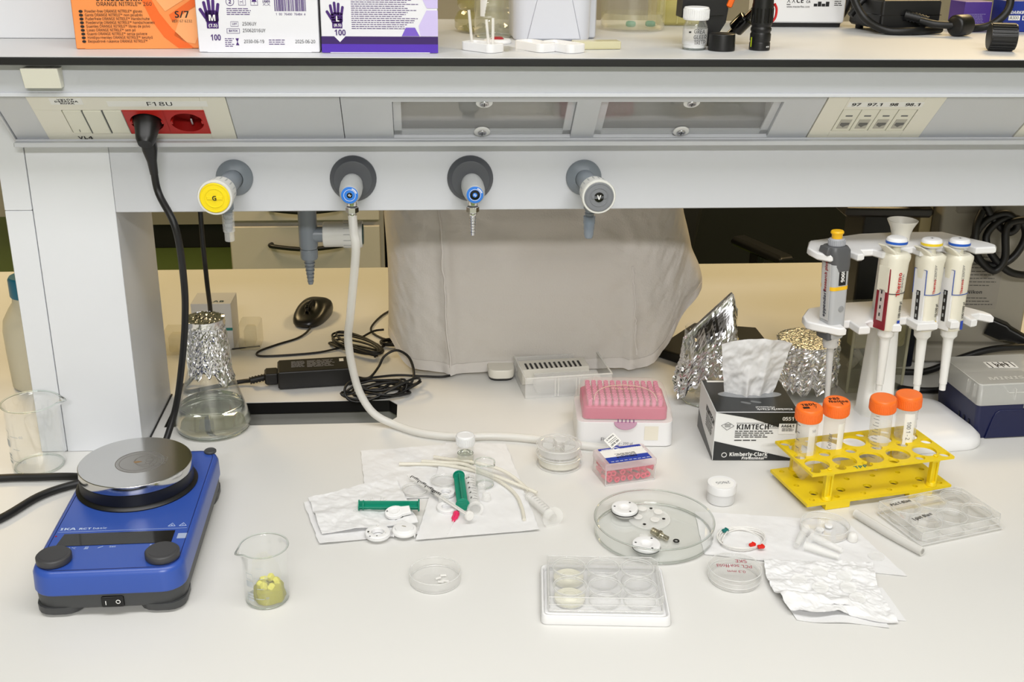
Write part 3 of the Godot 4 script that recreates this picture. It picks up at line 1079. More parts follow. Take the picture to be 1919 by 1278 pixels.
func dish(called: String, label: String, at: Vector3, yaw: float, w: float, h: float, l: float, th: float) -> Node3D:
	var m := MB.new()
	var o := rrect(w, l, w * 0.28, 5)
	var outer := []
	var secs := []
	for q in [[0.0, 0.0008], [0.0008, 0.0], [h - 0.0006, 0.0], [h, 0.0006], [h, th - 0.0004], [h - 0.0006, th], [th, th + 0.0003]]:
		var ringp := []
		for p in rrect(w - 2 * q[1], l - 2 * q[1], maxf(w * 0.28 - q[1], 0.001), 5):
			ringp.append(Vector3(p.x, q[0], p.y))
		secs.append(ringp)
	loft(m, secs)
	return solo(called, m, M("white_plastic"), label, "dish", at, yaw, "small white dishes on the shelf")

func shelf_goods() -> void:
	var m: MB
	# orange glove box
	var t := T("glove_box", "orange glove box marked S/7 with black print at the left end of the shelf", "box", Vector3(-0.339, SY, -0.036), 4.0)
	carton(t, 0.146, 0.24, 0.07, flat_mat(Color(0.94, 0.565, 0.29), 0.45))
	var F := mv(-0.073, 0, 0.0003)
	m = MB.new()
	flatpoly(m, [[0.085, 0.075], [0.092, 0.060], [0.101, 0.042], [0.114, 0.024], [0.130, 0.008], [0.138, 0.001], [0.120, 0.001], [0.104, 0.014], [0.091, 0.034], [0.082, 0.056], [0.078, 0.075]], F)
	flatpoly(m, [[0.112, 0.040], [0.146, 0.062], [0.146, 0.052], [0.115, 0.032]], F)
	flatpoly(m, [[0.105, 0.075], [0.146, 0.10], [0.146, 0.082], [0.118, 0.066], [0.110, 0.060]], F)
	part(t, "dark_orange_print", m, flat_mat(Color(0.92, 0.40, 0.09), 0.45))
	m = MB.new()
	flatpoly(m, [[0.098, 0.058], [0.104, 0.068], [0.120, 0.075], [0.137, 0.082], [0.146, 0.080], [0.146, 0.066], [0.128, 0.056], [0.108, 0.044]], F)
	flatpoly(m, [[0.116, 0.016], [0.126, 0.040], [0.146, 0.050], [0.146, 0.018], [0.140, 0.006], [0.128, 0.008]], F)
	part(t, "pale_orange_print", m, flat_mat(Color(0.96, 0.67, 0.43), 0.45))
	m = MB.new()
	F = mv(-0.073, 0, 0.00055)
	text(m, "SHIELDskin", 0.0105, F * mv(0.029, 0.0600, 0), true, -1, 0.95)
	text(m, "ORANGE NITRILE™ 260", 0.0061, F * mv(0.029, 0.0525, 0), false, -1, 1.02)
	var ln := ["Powder-free ORANGE NITRILE™ gloves", "Gants ORANGE NITRILE™ non poudrés", "Puderfreie ORANGE NITRILE™ Handschuhe", "Poedervrije ORANGE NITRILE™ handschoenen", "Guantes ORANGE NITRILE™ libres de polvo", "Luvas ORANGE NITRILE™ sem pó", "Guanti ORANGE NITRILE™ senza polvere", "Hintőpormentes ORANGE NITRILE™ kesztyű", "Bezpudrové rukavice ORANGE NITRILE™"]
	for k in 9:
		text(m, ln[k], 0.0042, F * mv(0.0145, 0.0442 - 0.00438 * k, 0), false, -1, 0.92)
	text(m, "S/7", 0.0115, F * mv(0.1270, 0.0405, 0), true, 0, 1.0)
	text(m, "REF: 67 6232", 0.0042, F * mv(0.1270, 0.0325, 0), false)
	for k in 9:
		cyl(m, 0.0019, -0.0001, 0.0001, 0.0, 14, F * mv(0.0102, 0.0440 - 0.00438 * k, 0) * Transform3D(Basis.from_scale(Vector3(1.25, 0.85, 1)), Vector3.ZERO) * ZYF)
	part(t, "lettering", m, flat_mat(Color(0.10, 0.06, 0.04), 0.5))
	# white box with a purple hand, size M
	t = T("glove_box", "white glove box with a purple M hand print and dates", "box", Vector3(-0.190, SY, -0.0045), 1.0)
	carton(t, 0.143, 0.24, 0.075, M("carton"))
	var purple := flat_mat(Color(0.25, 0.08, 0.42), 0.45)
	m = MB.new()
	rbox(m, Vector3(0.0705, 0.014, -0.030), Vector3(0.0016, 0.028, 0.05), 0.0)
	part(t, "purple_side_band", m, flat_mat(Color(0.20, 0.05, 0.36), 0.45))
	m = MB.new()
	F = mv(-0.0715, 0, 0.0002)
	hand_icon(m, 0.0185, 0.0455, 0.034, F)
	text(m, "100", 0.0098, F * mv(0.0210, 0.0175, 0.0002), true, 0, 0.74)
	bar(m, 0.0855 - 0.022, 0.0525, 0.0855 - 0.0218, 0.0525, F)
	for k in 4:
		var x := 0.0405 + 0.0141 * k
		if k == 0:
			ring(m, 0.0046, 0.0003, 0, 24, 4, F * mv(x, 0.0585, 0) * ZYF)
			text(m, "2", 0.0060, F * mv(x, 0.0585, 0.0002), true)
		elif k < 3:
			for e in [[-0.0042, -0.0042, 0.0042, -0.0038], [-0.0042, 0.0038, 0.0042, 0.0042], [-0.0042, -0.0042, -0.0038, 0.0042], [0.0038, -0.0042, 0.0042, 0.0042]]:
				bar(m, x + e[0], 0.0585 + e[1], x + e[2], 0.0585 + e[3], F)
			if k == 2:
				flatpoly(m, [[x - 0.003, 0.0585], [x - 0.002, 0.0607], [x, 0.0615], [x + 0.002, 0.0607], [x + 0.003, 0.0585]], F)
				bar(m, x - 0.0002, 0.0558, x + 0.0002, 0.0588, F)
			else:
				bar(m, x - 0.0025, 0.0582, x + 0.0005, 0.0588, F)
				bar(m, x + 0.0008, 0.0558, x + 0.0012, 0.0610, F)
				bar(m, x - 0.0022, 0.0565, x - 0.0016, 0.0570, F)
		else:
			for e in [-1, 1]:
				rbox(m, Vector3(x, 0.0585, 0), Vector3(0.0003, 0.0125, 0.0002), 0.0, F * mv(x, 0.0585, 0) * Transform3D(Basis(Vector3(0, 0, 1), 0.75 * e), Vector3.ZERO) * mv(-x, -0.0585, 0))
			text(m, "LATEX", 0.0030, F * mv(x, 0.0590, 0.0002), true)
			ring(m, 0.0040, 0.00015, 0, 24, 4, F * mv(x, 0.0585, 0) * ZYF)
	micro(m, 0.036, 0.0510, 0.030, 4, 0.0022, F)
	for e in [[0.0405, 0.0330, 0.009], [0.0355, 0.0250, 0.015]]:
		for q in [[0, 0, 1, 0.06], [0, 0.94, 1, 1], [0, 0, 0.03, 1], [0.97, 0, 1, 1]]:
			bar(m, e[0] - 0.001 + q[0] * e[2], e[1] - 0.0028 + q[1] * 0.0056, e[0] - 0.001 + q[2] * e[2], e[1] - 0.0028 + q[3] * 0.0056, F)
	text(m, "LOT", 0.0030, F * mv(0.0440, 0.0332, 0.0001), true)
	text(m, "BATCH", 0.0032, F * mv(0.0420, 0.0252, 0.0001), true)
	micro(m, 0.0315, 0.0165, 0.011, 5, 0.0022, F)
	micro(m, 0.083, 0.0150, 0.024, 3, 0.0024, F)
	flatpoly(m, [[0.0440, 0.0165], [0.0480, 0.0165], [0.0462, 0.0125], [0.0480, 0.0085], [0.0440, 0.0085], [0.0458, 0.0125]], F)
	text(m, "1  00  76490  76484  4", 0.0034, F * mv(0.1105, 0.0445, 0.0001), false, 0, 1.05)
	rng.seed = 21
	var bx := 0.092
	while bx < 0.129:
		var bw: float = [0.0004, 0.0008, 0.0012][rng.randi() % 3]
		bar(m, bx, 0.0480, bx + bw, 0.0800, F)
		bx += bw + [0.0004, 0.0008][rng.randi() % 2]
	part(t, "purple_print", m, purple)
	m = MB.new()
	text(m, "M", 0.0100, F * mv(0.0185, 0.0400, 0.0004), true)
	text(m, "(7.5)", 0.0050, F * mv(0.0190, 0.0312, 0.0004), true)
	part(t, "white_print", m, M("label_white"))
	m = MB.new()
	text(m, "2506UY", 0.0052, F * mv(0.0530, 0.0332, 0.0001), false, -1, 0.95)
	text(m, "25062016UY", 0.0052, F * mv(0.0530, 0.0255, 0.0001), false, -1, 0.92)
	text(m, "2030-06-19", 0.0053, F * mv(0.0535, 0.0128, 0.0001), false, -1, 0.9)
	text(m, "2025-06-20", 0.0053, F * mv(0.1140, 0.0128, 0.0001), false, -1, 0.9)
	part(t, "stamped_dates", m, flat_mat(Color(0.20, 0.20, 0.22), 0.6))
	# white box with purple base bands, size L
	t = T("glove_box", "white glove box with an L hand print and two purple bands along its bottom", "box", Vector3(-0.046, SY, -0.0025), 0.0)
	carton(t, 0.1395, 0.24, 0.075, M("carton"))
	F = mv(-0.0698, 0, 0.0002)
	m = MB.new()
	bar(m, 0, 0.0105, 0.1396, 0.0195, F)
	part(t, "dark_purple_band", m, flat_mat(Color(0.19, 0.04, 0.36), 0.4))
	m = MB.new()
	bar(m, 0, 0.0004, 0.1396, 0.0106, F)
	part(t, "bright_purple_band", m, flat_mat(Color(0.30, 0.14, 0.66), 0.4))
	m = MB.new()
	flatpoly(m, [[0.0150, 0.0198], [0.0290, 0.0198], [0.0220, 0.0128]], F * mv(0, 0, 0.0001))
	part(t, "white_arrow", m, M("carton"))
	m = MB.new()
	flatpoly(m, [[0.0960, 0.0200], [0.1175, 0.0200], [0.1120, 0.0300], [0.1010, 0.0300]], F)
	part(t, "violet_hexagon", m, flat_mat(Color(0.46, 0.34, 0.76), 0.45))
	m = MB.new()
	flatpoly(m, [[0.1185, 0.0200], [0.1396, 0.0200], [0.1396, 0.0500], [0.1260, 0.0500], [0.1165, 0.0320]], F)
	flatpoly(m, [[0.1265, 0.0525], [0.1396, 0.0525], [0.1396, 0.0800], [0.1120, 0.0800]], F)
	part(t, "lilac_hexagon", m, flat_mat(Color(0.78, 0.73, 0.90), 0.45))
	m = MB.new()
	hand_icon(m, 0.0195, 0.0445, 0.030, F)
	text(m, "100", 0.0096, F * mv(0.0225, 0.0240, 0.0002), true, 0, 0.85)
	text(m, "Purple Nitrile* Gloves", 0.0078, F * mv(0.0085, 0.0665, 0.0001), true, -1, 0.95)
	micro(m, 0.0365, 0.0620, 0.080, 15, 0.00235, F, 0.0010)
	part(t, "purple_print", m, purple)
	m = MB.new()
	text(m, "L", 0.0092, F * mv(0.0200, 0.0400, 0.0004), true)
	text(m, "(8.5)", 0.0044, F * mv(0.0200, 0.0325, 0.0004), true)
	part(t, "white_print", m, M("label_white"))
	# tinted ribbed jar behind the beaker
	t = T("ribbed_jar", "yellowish ribbed glass jar standing behind the tall beaker beside the purple banded box", "jar", Vector3(0.098, SY, -0.262))
	m = MB.new()
	lathe(m, [Vector2(0, 0.001), Vector2(0.042, 0.001), Vector2(0.046, 0.006), Vector2(0.046, 0.018), Vector2(0.042, 0.026), Vector2(0.038, 0.030), Vector2(0.042, 0.036), Vector2(0.0425, 0.044), Vector2(0.038, 0.050), Vector2(0.040, 0.056), Vector2(0.040, 0.085), Vector2(0.020, 0.10), Vector2(0.018, 0.12)], 40)
	part(t, "jar_wall", m, pane(Color(0.66, 0.63, 0.34, 0.42), 0.05))
	m = MB.new()
	for k in 26:
		var a := rng.randf() * TAU
		var r := 0.036 * sqrt(rng.randf())
		var c := Vector3(r * cos(a), 0.004 + 0.004 * rng.randf(), r * sin(a))
		rbox(m, Vector3.ZERO, Vector3(0.012, 0.0006, 0.006), 0.0, Transform3D(Basis.from_euler(Vector3(rng.randf_range(-0.6, 0.6), rng.randf() * TAU, rng.randf_range(-0.6, 0.6))), c))
	var fl := part(t, "foil_scraps", m, M("foil"))
	fl.set_meta("kind", "stuff")
	beaker("tall_beaker", "tall clear beaker with a white mark in front of the yellowish ribbed jar", Vector3(0.103, SY, -0.189), 0.0268, 0.10, 2.6, 0)
	# white canister
	t = T("white_canister", "white plastic canister with an arched front panel in the middle of the shelf", "canister", Vector3(0.179, SY, -0.19))
	m = MB.new()
	loft(m, [sec(0.0, 0.100, 0.092, 0.016), sec(0.003, 0.104, 0.096, 0.018), sec(0.09, 0.108, 0.100, 0.018), sec(0.15, 0.100, 0.092, 0.018)])
	part(t, "canister_body", m, flat_mat(Color(0.80, 0.81, 0.84), 0.45))
	m = MB.new()
	var arch := PackedVector2Array()
	for k in 13:
		var a := PI * k / 12
		arch.append(Vector2(0.024 * cos(a), -0.052 - 0.018 * sin(a)))
	arch.append(Vector2(-0.036, -0.002))
	arch.append(Vector2(0.036, -0.002))
	prism(m, arch, 0.0, 0.0025, 0.0016, mv(0.002, 0, 0.0478) * ZYF)
	part(t, "arched_panel", m, flat_mat(Color(0.80, 0.81, 0.84), 0.45))
	m = MB.new()
	rbox(m, Vector3(0.0575, 0.07, -0.012), Vector3(0.012, 0.14, 0.06), 0.003)
	part(t, "side_rail", m, flat_mat(Color(0.76, 0.77, 0.79), 0.4))
	# clear bottle with stir bars
	t = T("clear_bottle", "wide clear glass bottle with a little liquid to the right of the white canister", "bottle", Vector3(0.316, SY, -0.302))
	m = MB.new()
	lathe(m, [Vector2(0, 0.001), Vector2(0.0445, 0.001), Vector2(0.047, 0.004), Vector2(0.0475, 0.012), Vector2(0.0475, 0.085), Vector2(0.040, 0.10), Vector2(0.02, 0.115), Vector2(0.018, 0.13)], 44)
	part(t, "bottle_wall", m, M("glass"))
	m = MB.new()
	lathe(m, [Vector2(0, 0.003), Vector2(0.0440, 0.003), Vector2(0.0462, 0.006), Vector2(0.0464, 0.024), Vector2(0, 0.0236)], 44)
	part(t, "liquid", m, pane(Color(0.86, 0.84, 0.66, 0.18), 0.02))
	for k in 2:
		m = MB.new()
		var X := along(Vector3(-0.004 + 0.030 * k, 0.0085, 0.010 - 0.004 * k), Vector3(0.020 + 0.030 * k, 0.0085, 0.016))
		lathe(m, [Vector2(0, -0.0075), Vector2(0.003, -0.007), Vector2(0.0045, -0.004), Vector2(0.0045, 0.004), Vector2(0.003, 0.007), Vector2(0, 0.0075)], 16, X)
		solo("stir_bar", m, flat_mat(Color(0.10, 0.52, 0.42), 0.4), ["small teal stir bar at the middle of the wide clear bottle's floor", "small teal stir bar at the right in the wide clear bottle"][k], "stir bar", Vector3(0.316, SY, -0.302), 0, "stir bars in the bottle")
	# yellow tinted box
	t = T("tinted_box", "yellow tinted clear plastic box behind the labelled vial", "box", Vector3(0.415, SY, -0.39))
	m = MB.new()
	rbox(m, Vector3(0, 0.05, 0), Vector3(0.105, 0.10, 0.07), 0.003)
	part(t, "box_wall", m, pane(Color(0.80, 0.77, 0.45, 0.34), 0.08))
	m = MB.new()
	for k in 5:
		rbox(m, Vector3(-0.04 + 0.02 * k, 0.05, 0.0355), Vector3(0.0022, 0.094, 0.002), 0.0006)
	part(t, "rib", m, pane_blur(Color(0.86, 0.83, 0.58, 0.6), 0.3))
	m = MB.new()
	rbox(m, Vector3(0, 0.02, 0), Vector3(0.096, 0.034, 0.062), 0.002)
	part(t, "contents", m, pane_blur(Color(0.80, 0.76, 0.46, 0.5), 0.4))
	# vial
	t = vial("sample_vial", "glass vial with a white ribbed cap and handwriting at the shelf edge", Vector3(0.352, SY, -0.056), 0.0155, 0.037, 0.0162, 0.0155)
	m = MB.new()
	cyl(m, 0.0138, 0.0015, 0.009, 0.001, 28)
	part(t, "white_powder", m, M("white_plastic"))
	m = MB.new()
	lathe(m, [Vector2(0.0158, 0.007), Vector2(0.0158, 0.026)], 28)
	part(t, "clear_label", m, pane_blur(Color(0.9, 0.9, 0.9, 0.35), 0.4))
	m = MB.new()
	for q in [["GREA_", 0.0232, -0.05], ["GLEER", 0.0165, 0.0], ["TRITR", 0.0100, 0.05]]:
		text(m, q[0], 0.0066, mv(0.003, q[1], 0.0163) * Transform3D(Basis(Vector3(0, 0, 1), q[2]), Vector3.ZERO), false, 0, 0.9)
	bar(m, -0.0115, 0.0215, -0.0085, 0.0235, mv(0, 0, 0.0150))
	part(t, "handwriting", m, M("ink"))
	# black clamp and cap
	t = T("camera_clamp", "black camera clamp with a slanted leg and an orange band behind the black cap", "clamp", Vector3(0.392, SY, -0.10))
	m = MB.new()
	flatpoly(m, [[-0.030, 0.001], [-0.009, 0.001], [0.008, 0.030], [0.010, 0.048], [-0.016, 0.050], [-0.024, 0.026]], mv(0, 0, -0.008), 0.018)
	part(t, "leg", m, M("black_plastic"))
	m = MB.new()
	flatpoly(m, [[-0.052, 0.036], [0.004, 0.040], [0.014, 0.060], [0.018, 0.11], [-0.050, 0.11]], mv(0, 0, -0.02), 0.034)
	part(t, "bracket", m, M("black_plastic"))
	m = MB.new()
	cyl(m, 0.0110, -0.010, 0.012, 0.0015, 24, mv(0.033, 0.026, -0.01) * Transform3D(Basis.from_euler(Vector3(0.5, 0, -0.6)), Vector3.ZERO))
	cyl(m, 0.005, -0.03, -0.009, 0.0, 16, mv(0.033, 0.026, -0.01) * Transform3D(Basis.from_euler(Vector3(0.5, 0, -0.6)), Vector3.ZERO))
	cyl(m, 0.005, 0.010, 0.032, 0.0, 16, mv(0.033, 0.026, -0.01) * Transform3D(Basis.from_euler(Vector3(0.5, 0, -0.6)), Vector3.ZERO))
	part(t, "clamp_knob", m, M("black_gloss"))
	m = MB.new()
	rbox(m, Vector3(0.0135, 0.068, 0.0), Vector3(0.008, 0.03, 0.03), 0.002, Transform3D(Basis(Vector3(0, 0, 1), -0.35), Vector3(-0.022, 0.004, 0.002)))
	part(t, "orange_band", m, flat_mat(Color(0.95, 0.42, 0.08), 0.4))
	m = MB.new()
	lathe(m, [Vector2(0, 0), Vector2(0.0168, 0), Vector2(0.0172, 0.001), Vector2(0.0164, 0.0195), Vector2(0.0152, 0.021), Vector2(0, 0.021)], 36)
	solo("round_cap", m, M("black_plastic"), "plain black cap upside down between the vial and the flashlight", "cap", Vector3(0.385, SY, -0.046))
	# flashlight
	t = T("flashlight", "black flashlight standing upright on the shelf with a red strip on its side", "flashlight", Vector3(0.4365, SY, -0.053))
	m = MB.new()
	lathe(m, [Vector2(0, 0), Vector2(0.0128, 0), Vector2(0.0134, 0.001), Vector2(0.0132, 0.009), Vector2(0.0126, 0.0095), Vector2(0.0126, 0.011), Vector2(0.0132, 0.0115), Vector2(0.0132, 0.020), Vector2(0.0122, 0.021), Vector2(0.0122, 0.023), Vector2(0.0132, 0.024), Vector2(0.0132, 0.027), Vector2(0.0122, 0.028), Vector2(0.0122, 0.030), Vector2(0.0132, 0.031), Vector2(0.0134, 0.033), Vector2(0.0136, 0.055), Vector2(0.0130, 0.058), Vector2(0.0128, 0.10), Vector2(0.0120, 0.112), Vector2(0, 0.112)], 36)
	part(t, "torch_body", m, M("black_plastic"))
	m = MB.new()
	for k in 16:
		rbox(m, Vector3(0.0136, 0.043, 0), Vector3(0.0012, 0.018, 0.0022), 0.0004, Transform3D(Basis(Vector3.UP, TAU * k / 16), Vector3.ZERO))
	part(t, "grip_rib", m, M("black_gloss"))
	m = MB.new()
	tube(m, smooth([Vector3(0.0135, 0.034, -0.001), Vector3(0.0175, 0.040, -0.001), Vector3(0.0182, 0.050, -0.001), Vector3(0.0150, 0.057, -0.001)], 5), 0.0016, 8)
	part(t, "red_strip", m, flat_mat(Color(0.80, 0.08, 0.10), 0.4))
	m = MB.new()
	bar(m, -0.0025, 0.004, -0.0008, 0.016, Transform3D(Basis(Vector3.UP, -1.1), Vector3.ZERO) * mv(0, 0, 0.0134))
	part(t, "yellow_tag", m, flat_mat(Color(0.72, 0.80, 0.12), 0.4))
	m = MB.new()
	text(m, "NITE", 0.0024, Transform3D(Basis(Vector3.UP, 0.55), Vector3.ZERO) * mv(0, 0.0048, 0.0136), true)
	part(t, "lettering", m, M("label_white"))
	# white power box
	t = T("power_box", "white instrument box with a printed rating label behind the flashlight", "box", Vector3(0.595, SY, -0.345))
	m = MB.new()
	rbox(m, Vector3(0, 0.056, -0.06), Vector3(0.118, 0.10, 0.12), 0.003)
	part(t, "housing", m, M("white_plastic"))
	m = MB.new()
	rbox(m, Vector3(0, 0.003, -0.06), Vector3(0.110, 0.006, 0.11), 0.001)
	part(t, "foot", m, M("black_plastic"))
	m = MB.new()
	text(m, "CE", 0.0100, mv(-0.014, 0.0395, 0.0003), true)
	text(m, "UK", 0.0052, mv(-0.001, 0.0425, 0.0003), true)
	text(m, "CA", 0.0052, mv(-0.001, 0.0378, 0.0003), true)
	text(m, "www.masterflex.com", 0.0038, mv(-0.016, 0.0303, 0.0003))
	text(m, "Date", 0.0036, mv(0.014, 0.0455, 0.0003))
	text(m, "2023", 0.0036, mv(0.030, 0.0455, 0.0003))
	for k in 22:
		bar(m, -0.036 + 0.0022 * k, 0.0475, -0.0348 + 0.0022 * k + 0.0004 * (k % 3), 0.0530, mv(0, 0, 0.0003))
	for q in [[-0.0315, 0.0395], [-0.0240, 0.0395]]:
		for e in [-1, 1]:
			rbox(m, Vector3.ZERO, Vector3(0.0007, 0.0085, 0.0002), 0.0, mv(q[0], q[1], 0.0003) * Transform3D(Basis(Vector3(0, 0, 1), 0.6 * e), Vector3.ZERO))
	bar(m, -0.0345, 0.0330, -0.0285, 0.0340, mv(0, 0, 0.0003))
	for k in 4:
		bar(m, 0.008 + 0.0062 * k, 0.0310, 0.0135 + 0.0062 * k, 0.0350 + 0.003 * (k % 2), mv(0, 0, 0.0003))
	micro(m, 0.040, 0.0530, 0.013, 8, 0.0028, mv(0, 0, 0.0003), 0.0013)
	part(t, "rating_print", m, M("ink"))
	# black adapter on the shelf
	t = T("power_brick", "black power adapter with a ribbed cord relief on the shelf beside the purple box", "adapter", Vector3(0.716, SY, -0.308), 9.0)
	m = MB.new()
	rbox(m, Vector3(0, 0.0270, 0.0), Vector3(0.098, 0.042, 0.094), 0.004)
	part(t, "housing", m, flat_mat(Color(0.075, 0.075, 0.08), 0.45))
	m = MB.new()
	rbox(m, Vector3(0, 0.026, 0.0), Vector3(0.0984, 0.0008, 0.0944), 0.0)
	part(t, "seam", m, M("black_gloss"))
	m = MB.new()
	for sx in [-0.036, 0.036]:
		for sz in [-0.034, 0.034]:
			m = MB.new()
			cyl(m, 0.006, 0, 0.0062, 0.0005, 14, mv(sx, 0, sz))
			part(t, "foot", m, M("rubber"))
	m = MB.new()
	var rp := []
	var rr := []
	for k in 15:
		var f := k / 14.0
		rp.append(Vector3(-0.010 + 0.026 * f, 0.026 - 0.006 * f, 0.046 + 0.020 * f))
		rr.append((0.0085 if k % 2 == 0 else 0.0068) * (1.0 - 0.25 * f))
	tube(m, rp, rr, 16)
	part(t, "cord_relief", m, M("rubber"))
	m = MB.new()
	tube(m, smooth([Vector3(0.730, SY + 0.0195, -0.245), Vector3(0.748, SY + 0.016, -0.234), Vector3(0.775, SY + 0.015, -0.228)], 6), 0.0055, 10)
	var o := solo("ferrite_cable", m, M("rubber"), "short black cord with a round ferrite in front of the black power adapter", "cord")
	m = MB.new()
	cyl(m, 0.0150, -0.016, 0.016, 0.004, 30, mv(0.785, SY + 0.0152, -0.230) * Transform3D(Basis.from_euler(Vector3(0.25, 0.5, -PI / 2)), Vector3.ZERO))
	part(o, "ferrite", m, M("black_plastic"))
	m = MB.new()
	tube(m, smooth([Vector3(0.790, SY + 0.012, -0.255), Vector3(0.826, SY + 0.006, -0.285), Vector3(0.858, SY + 0.010, -0.287), Vector3(0.880, SY + 0.030, -0.285), Vector3(0.884, SY + 0.055, -0.29), Vector3(0.880, SY + 0.085, -0.30)], 7), 0.0058, 10)
	solo("looped_cable", m, M("rubber"), "thick black cord looping up in front of the purple and blue boxes", "cord")
	m = MB.new()
	tube(m, smooth([Vector3(0.625, SY + 0.095, -0.30), Vector3(0.638, SY + 0.055, -0.285), Vector3(0.655, SY + 0.022, -0.27), Vector3(0.680, SY + 0.0062, -0.243), Vector3(0.72, SY + 0.0062, -0.238), Vector3(0.77, SY + 0.0062, -0.262)], 7), 0.0056, 10)
	solo("crossing_cable", m, M("rubber"), "thick black cord running down across the white instrument box onto the shelf", "cord")
	m = MB.new()
	tube(m, smooth([Vector3(0.645, SY + 0.022, -0.30), Vector3(0.668, SY + 0.048, -0.305), Vector3(0.705, SY + 0.068, -0.31), Vector3(0.76, SY + 0.075, -0.32), Vector3(0.80, SY + 0.055, -0.335)], 7), 0.0050, 10)
	tube(m, smooth([Vector3(0.652, SY + 0.006, -0.375), Vector3(0.668, SY + 0.035, -0.38), Vector3(0.662, SY + 0.065, -0.38)], 6), 0.008, 10)
	solo("arching_cable", m, M("rubber"), "black cord arching over the black power adapter on the shelf", "cord")
	# purple and blue cartons
	t = T("small_carton", "small purple carton with tiny pale print on the shelf at the right", "box", Vector3(0.848, SY, -0.312), 8.0)
	m = MB.new()
	rbox(m, Vector3(0, 0.021, -0.02), Vector3(0.046, 0.042, 0.04), 0.0008)
	part(t, "carton", m, flat_mat(Color(0.32, 0.22, 0.55), 0.4))
	m = MB.new()
	micro(m, -0.018, 0.0240, 0.034, 8, 0.0020, mv(0, 0, 0.0002), 0.0009)
	part(t, "pale_print", m, flat_mat(Color(0.62, 0.58, 0.78), 0.5))
	t = T("small_carton", "small blue carton printed LED at the right end of the shelf", "box", Vector3(0.905, SY, -0.292), 0.0)
	m = MB.new()
	rbox(m, Vector3(0, 0.0225, -0.02), Vector3(0.050, 0.045, 0.04), 0.0008)
	part(t, "carton", m, flat_mat(Color(0.09, 0.19, 0.55), 0.4))
	m = MB.new()
	var S := Transform3D(Basis(Vector3(1, 0, 0), Vector3(0.22, 1, 0), Vector3(0, 0, 1)), Vector3(0.002, 0.0285, 0.0003))
	text(m, "DARKBEAM", 0.0062, S, true, 0, 1.05)
	text(m, "LED", 0.0098, mv(0.012, 0.0205, 0.0003), true)
	bar(m, -0.0175, 0.0170, 0.0005, 0.0240, mv(0, 0, 0.0003))
	part(t, "white_print", m, M("label_white"))
	m = MB.new()
	text(m, "A300", 0.0062, mv(-0.0085, 0.0205, 0.0005), false)
	part(t, "dark_print", m, M("ink"))
	# ribbed cap lying on its side
	t = T("ribbed_bottle_cap", "black ribbed cap lying on its side at the shelf edge on the right", "cap", Vector3(0.756, SY + 0.0178, -0.05), -14.0)
	m = MB.new()
	lathe(m, [Vector2(0, -0.0165), Vector2(0.0155, -0.0165), Vector2(0.0165, -0.0155), Vector2(0.0165, 0.0165), Vector2(0.0135, 0.0165), Vector2(0.0125, 0.0155), Vector2(0.0125, -0.008), Vector2(0, -0.008)], 36, XY)
	part(t, "cap_shell", m, M("black_plastic"))
	m = MB.new()
	for k in 22:
		rbox(m, Vector3(0.0168, 0, 0), Vector3(0.0018, 0.030, 0.0026), 0.0006, XY * Transform3D(Basis(Vector3.UP, TAU * k / 22), Vector3.ZERO))
	part(t, "grip_rib", m, M("black_plastic"))
	# little white dishes, straws, slide
	dish("white_dish", "small white dish with thin clear straws standing in it", Vector3(0.0795, SY, -0.030), 42.0, 0.028, 0.0105, 0.054, 0.003)
	dish("white_dish", "empty small white dish just right of the one with straws", Vector3(0.146, SY, -0.040), 32.0, 0.029, 0.0105, 0.056, 0.003)
	dish("white_dish", "empty small white dish beside the pale glass slide", Vector3(0.180, SY, -0.033), 36.0, 0.029, 0.0105, 0.058, 0.003)
	for q in [[Vector3(0.067, SY + 0.0035, -0.040), Vector3(0.0625, SY + 0.048, -0.034), "clear straw standing at the back end of the white dish"], [Vector3(0.0868, SY + 0.0035, -0.026), Vector3(0.0835, SY + 0.038, -0.024), "shorter clear straw of the pair leaning left in the white dish"], [Vector3(0.0915, SY + 0.0035, -0.022), Vector3(0.0915, SY + 0.040, -0.022), "upright clear straw of the pair at the front of the white dish"]]:
		m = MB.new()
		tube(m, [q[0], q[1]], 0.0018, 10)
		solo("straw", m, M("frosted_dense"), q[2], "straw", Vector3.ZERO, 0, "clear straws in the dish")
	t = T("ring_lid", "round white plastic ring with a red centre behind the dish with straws", "lid", Vector3(0.1035, SY, -0.118))
	m = MB.new()
	lathe(m, [Vector2(0.009, 0.0), Vector2(0.018, 0.0), Vector2(0.0185, 0.002), Vector2(0.0165, 0.005), Vector2(0.009, 0.005), Vector2(0.009, 0.0)], 30)
	part(t, "ring", m, M("white_plastic"))
	m = MB.new()
	cyl(m, 0.0085, 0.0, 0.0075, 0.002, 24)
	part(t, "red_centre", m, flat_mat(Color(0.62, 0.05, 0.10), 0.35))
	m = MB.new()
	rbox(m, Vector3(0, 0.005, 0), Vector3(0.060, 0.010, 0.022), 0.0012)
	solo("glass_slide_box", m, pane_blur(Color(0.86, 0.84, 0.68, 0.6), 0.25), "pale yellow clear plastic bar beside the white dishes", "slide box", Vector3(0.2255, SY, -0.0575), 6.0)
	m = MB.new()
	rbox(m, Vector3(0, 0.0006, 0), Vector3(0.026, 0.0011, 0.050), 0.0002)
	solo("glass_slide", m, M("clear_plastic"), "thin clear glass slide lying between the white dishes", "slide", Vector3(0.1115, SY, -0.045), 20.0)

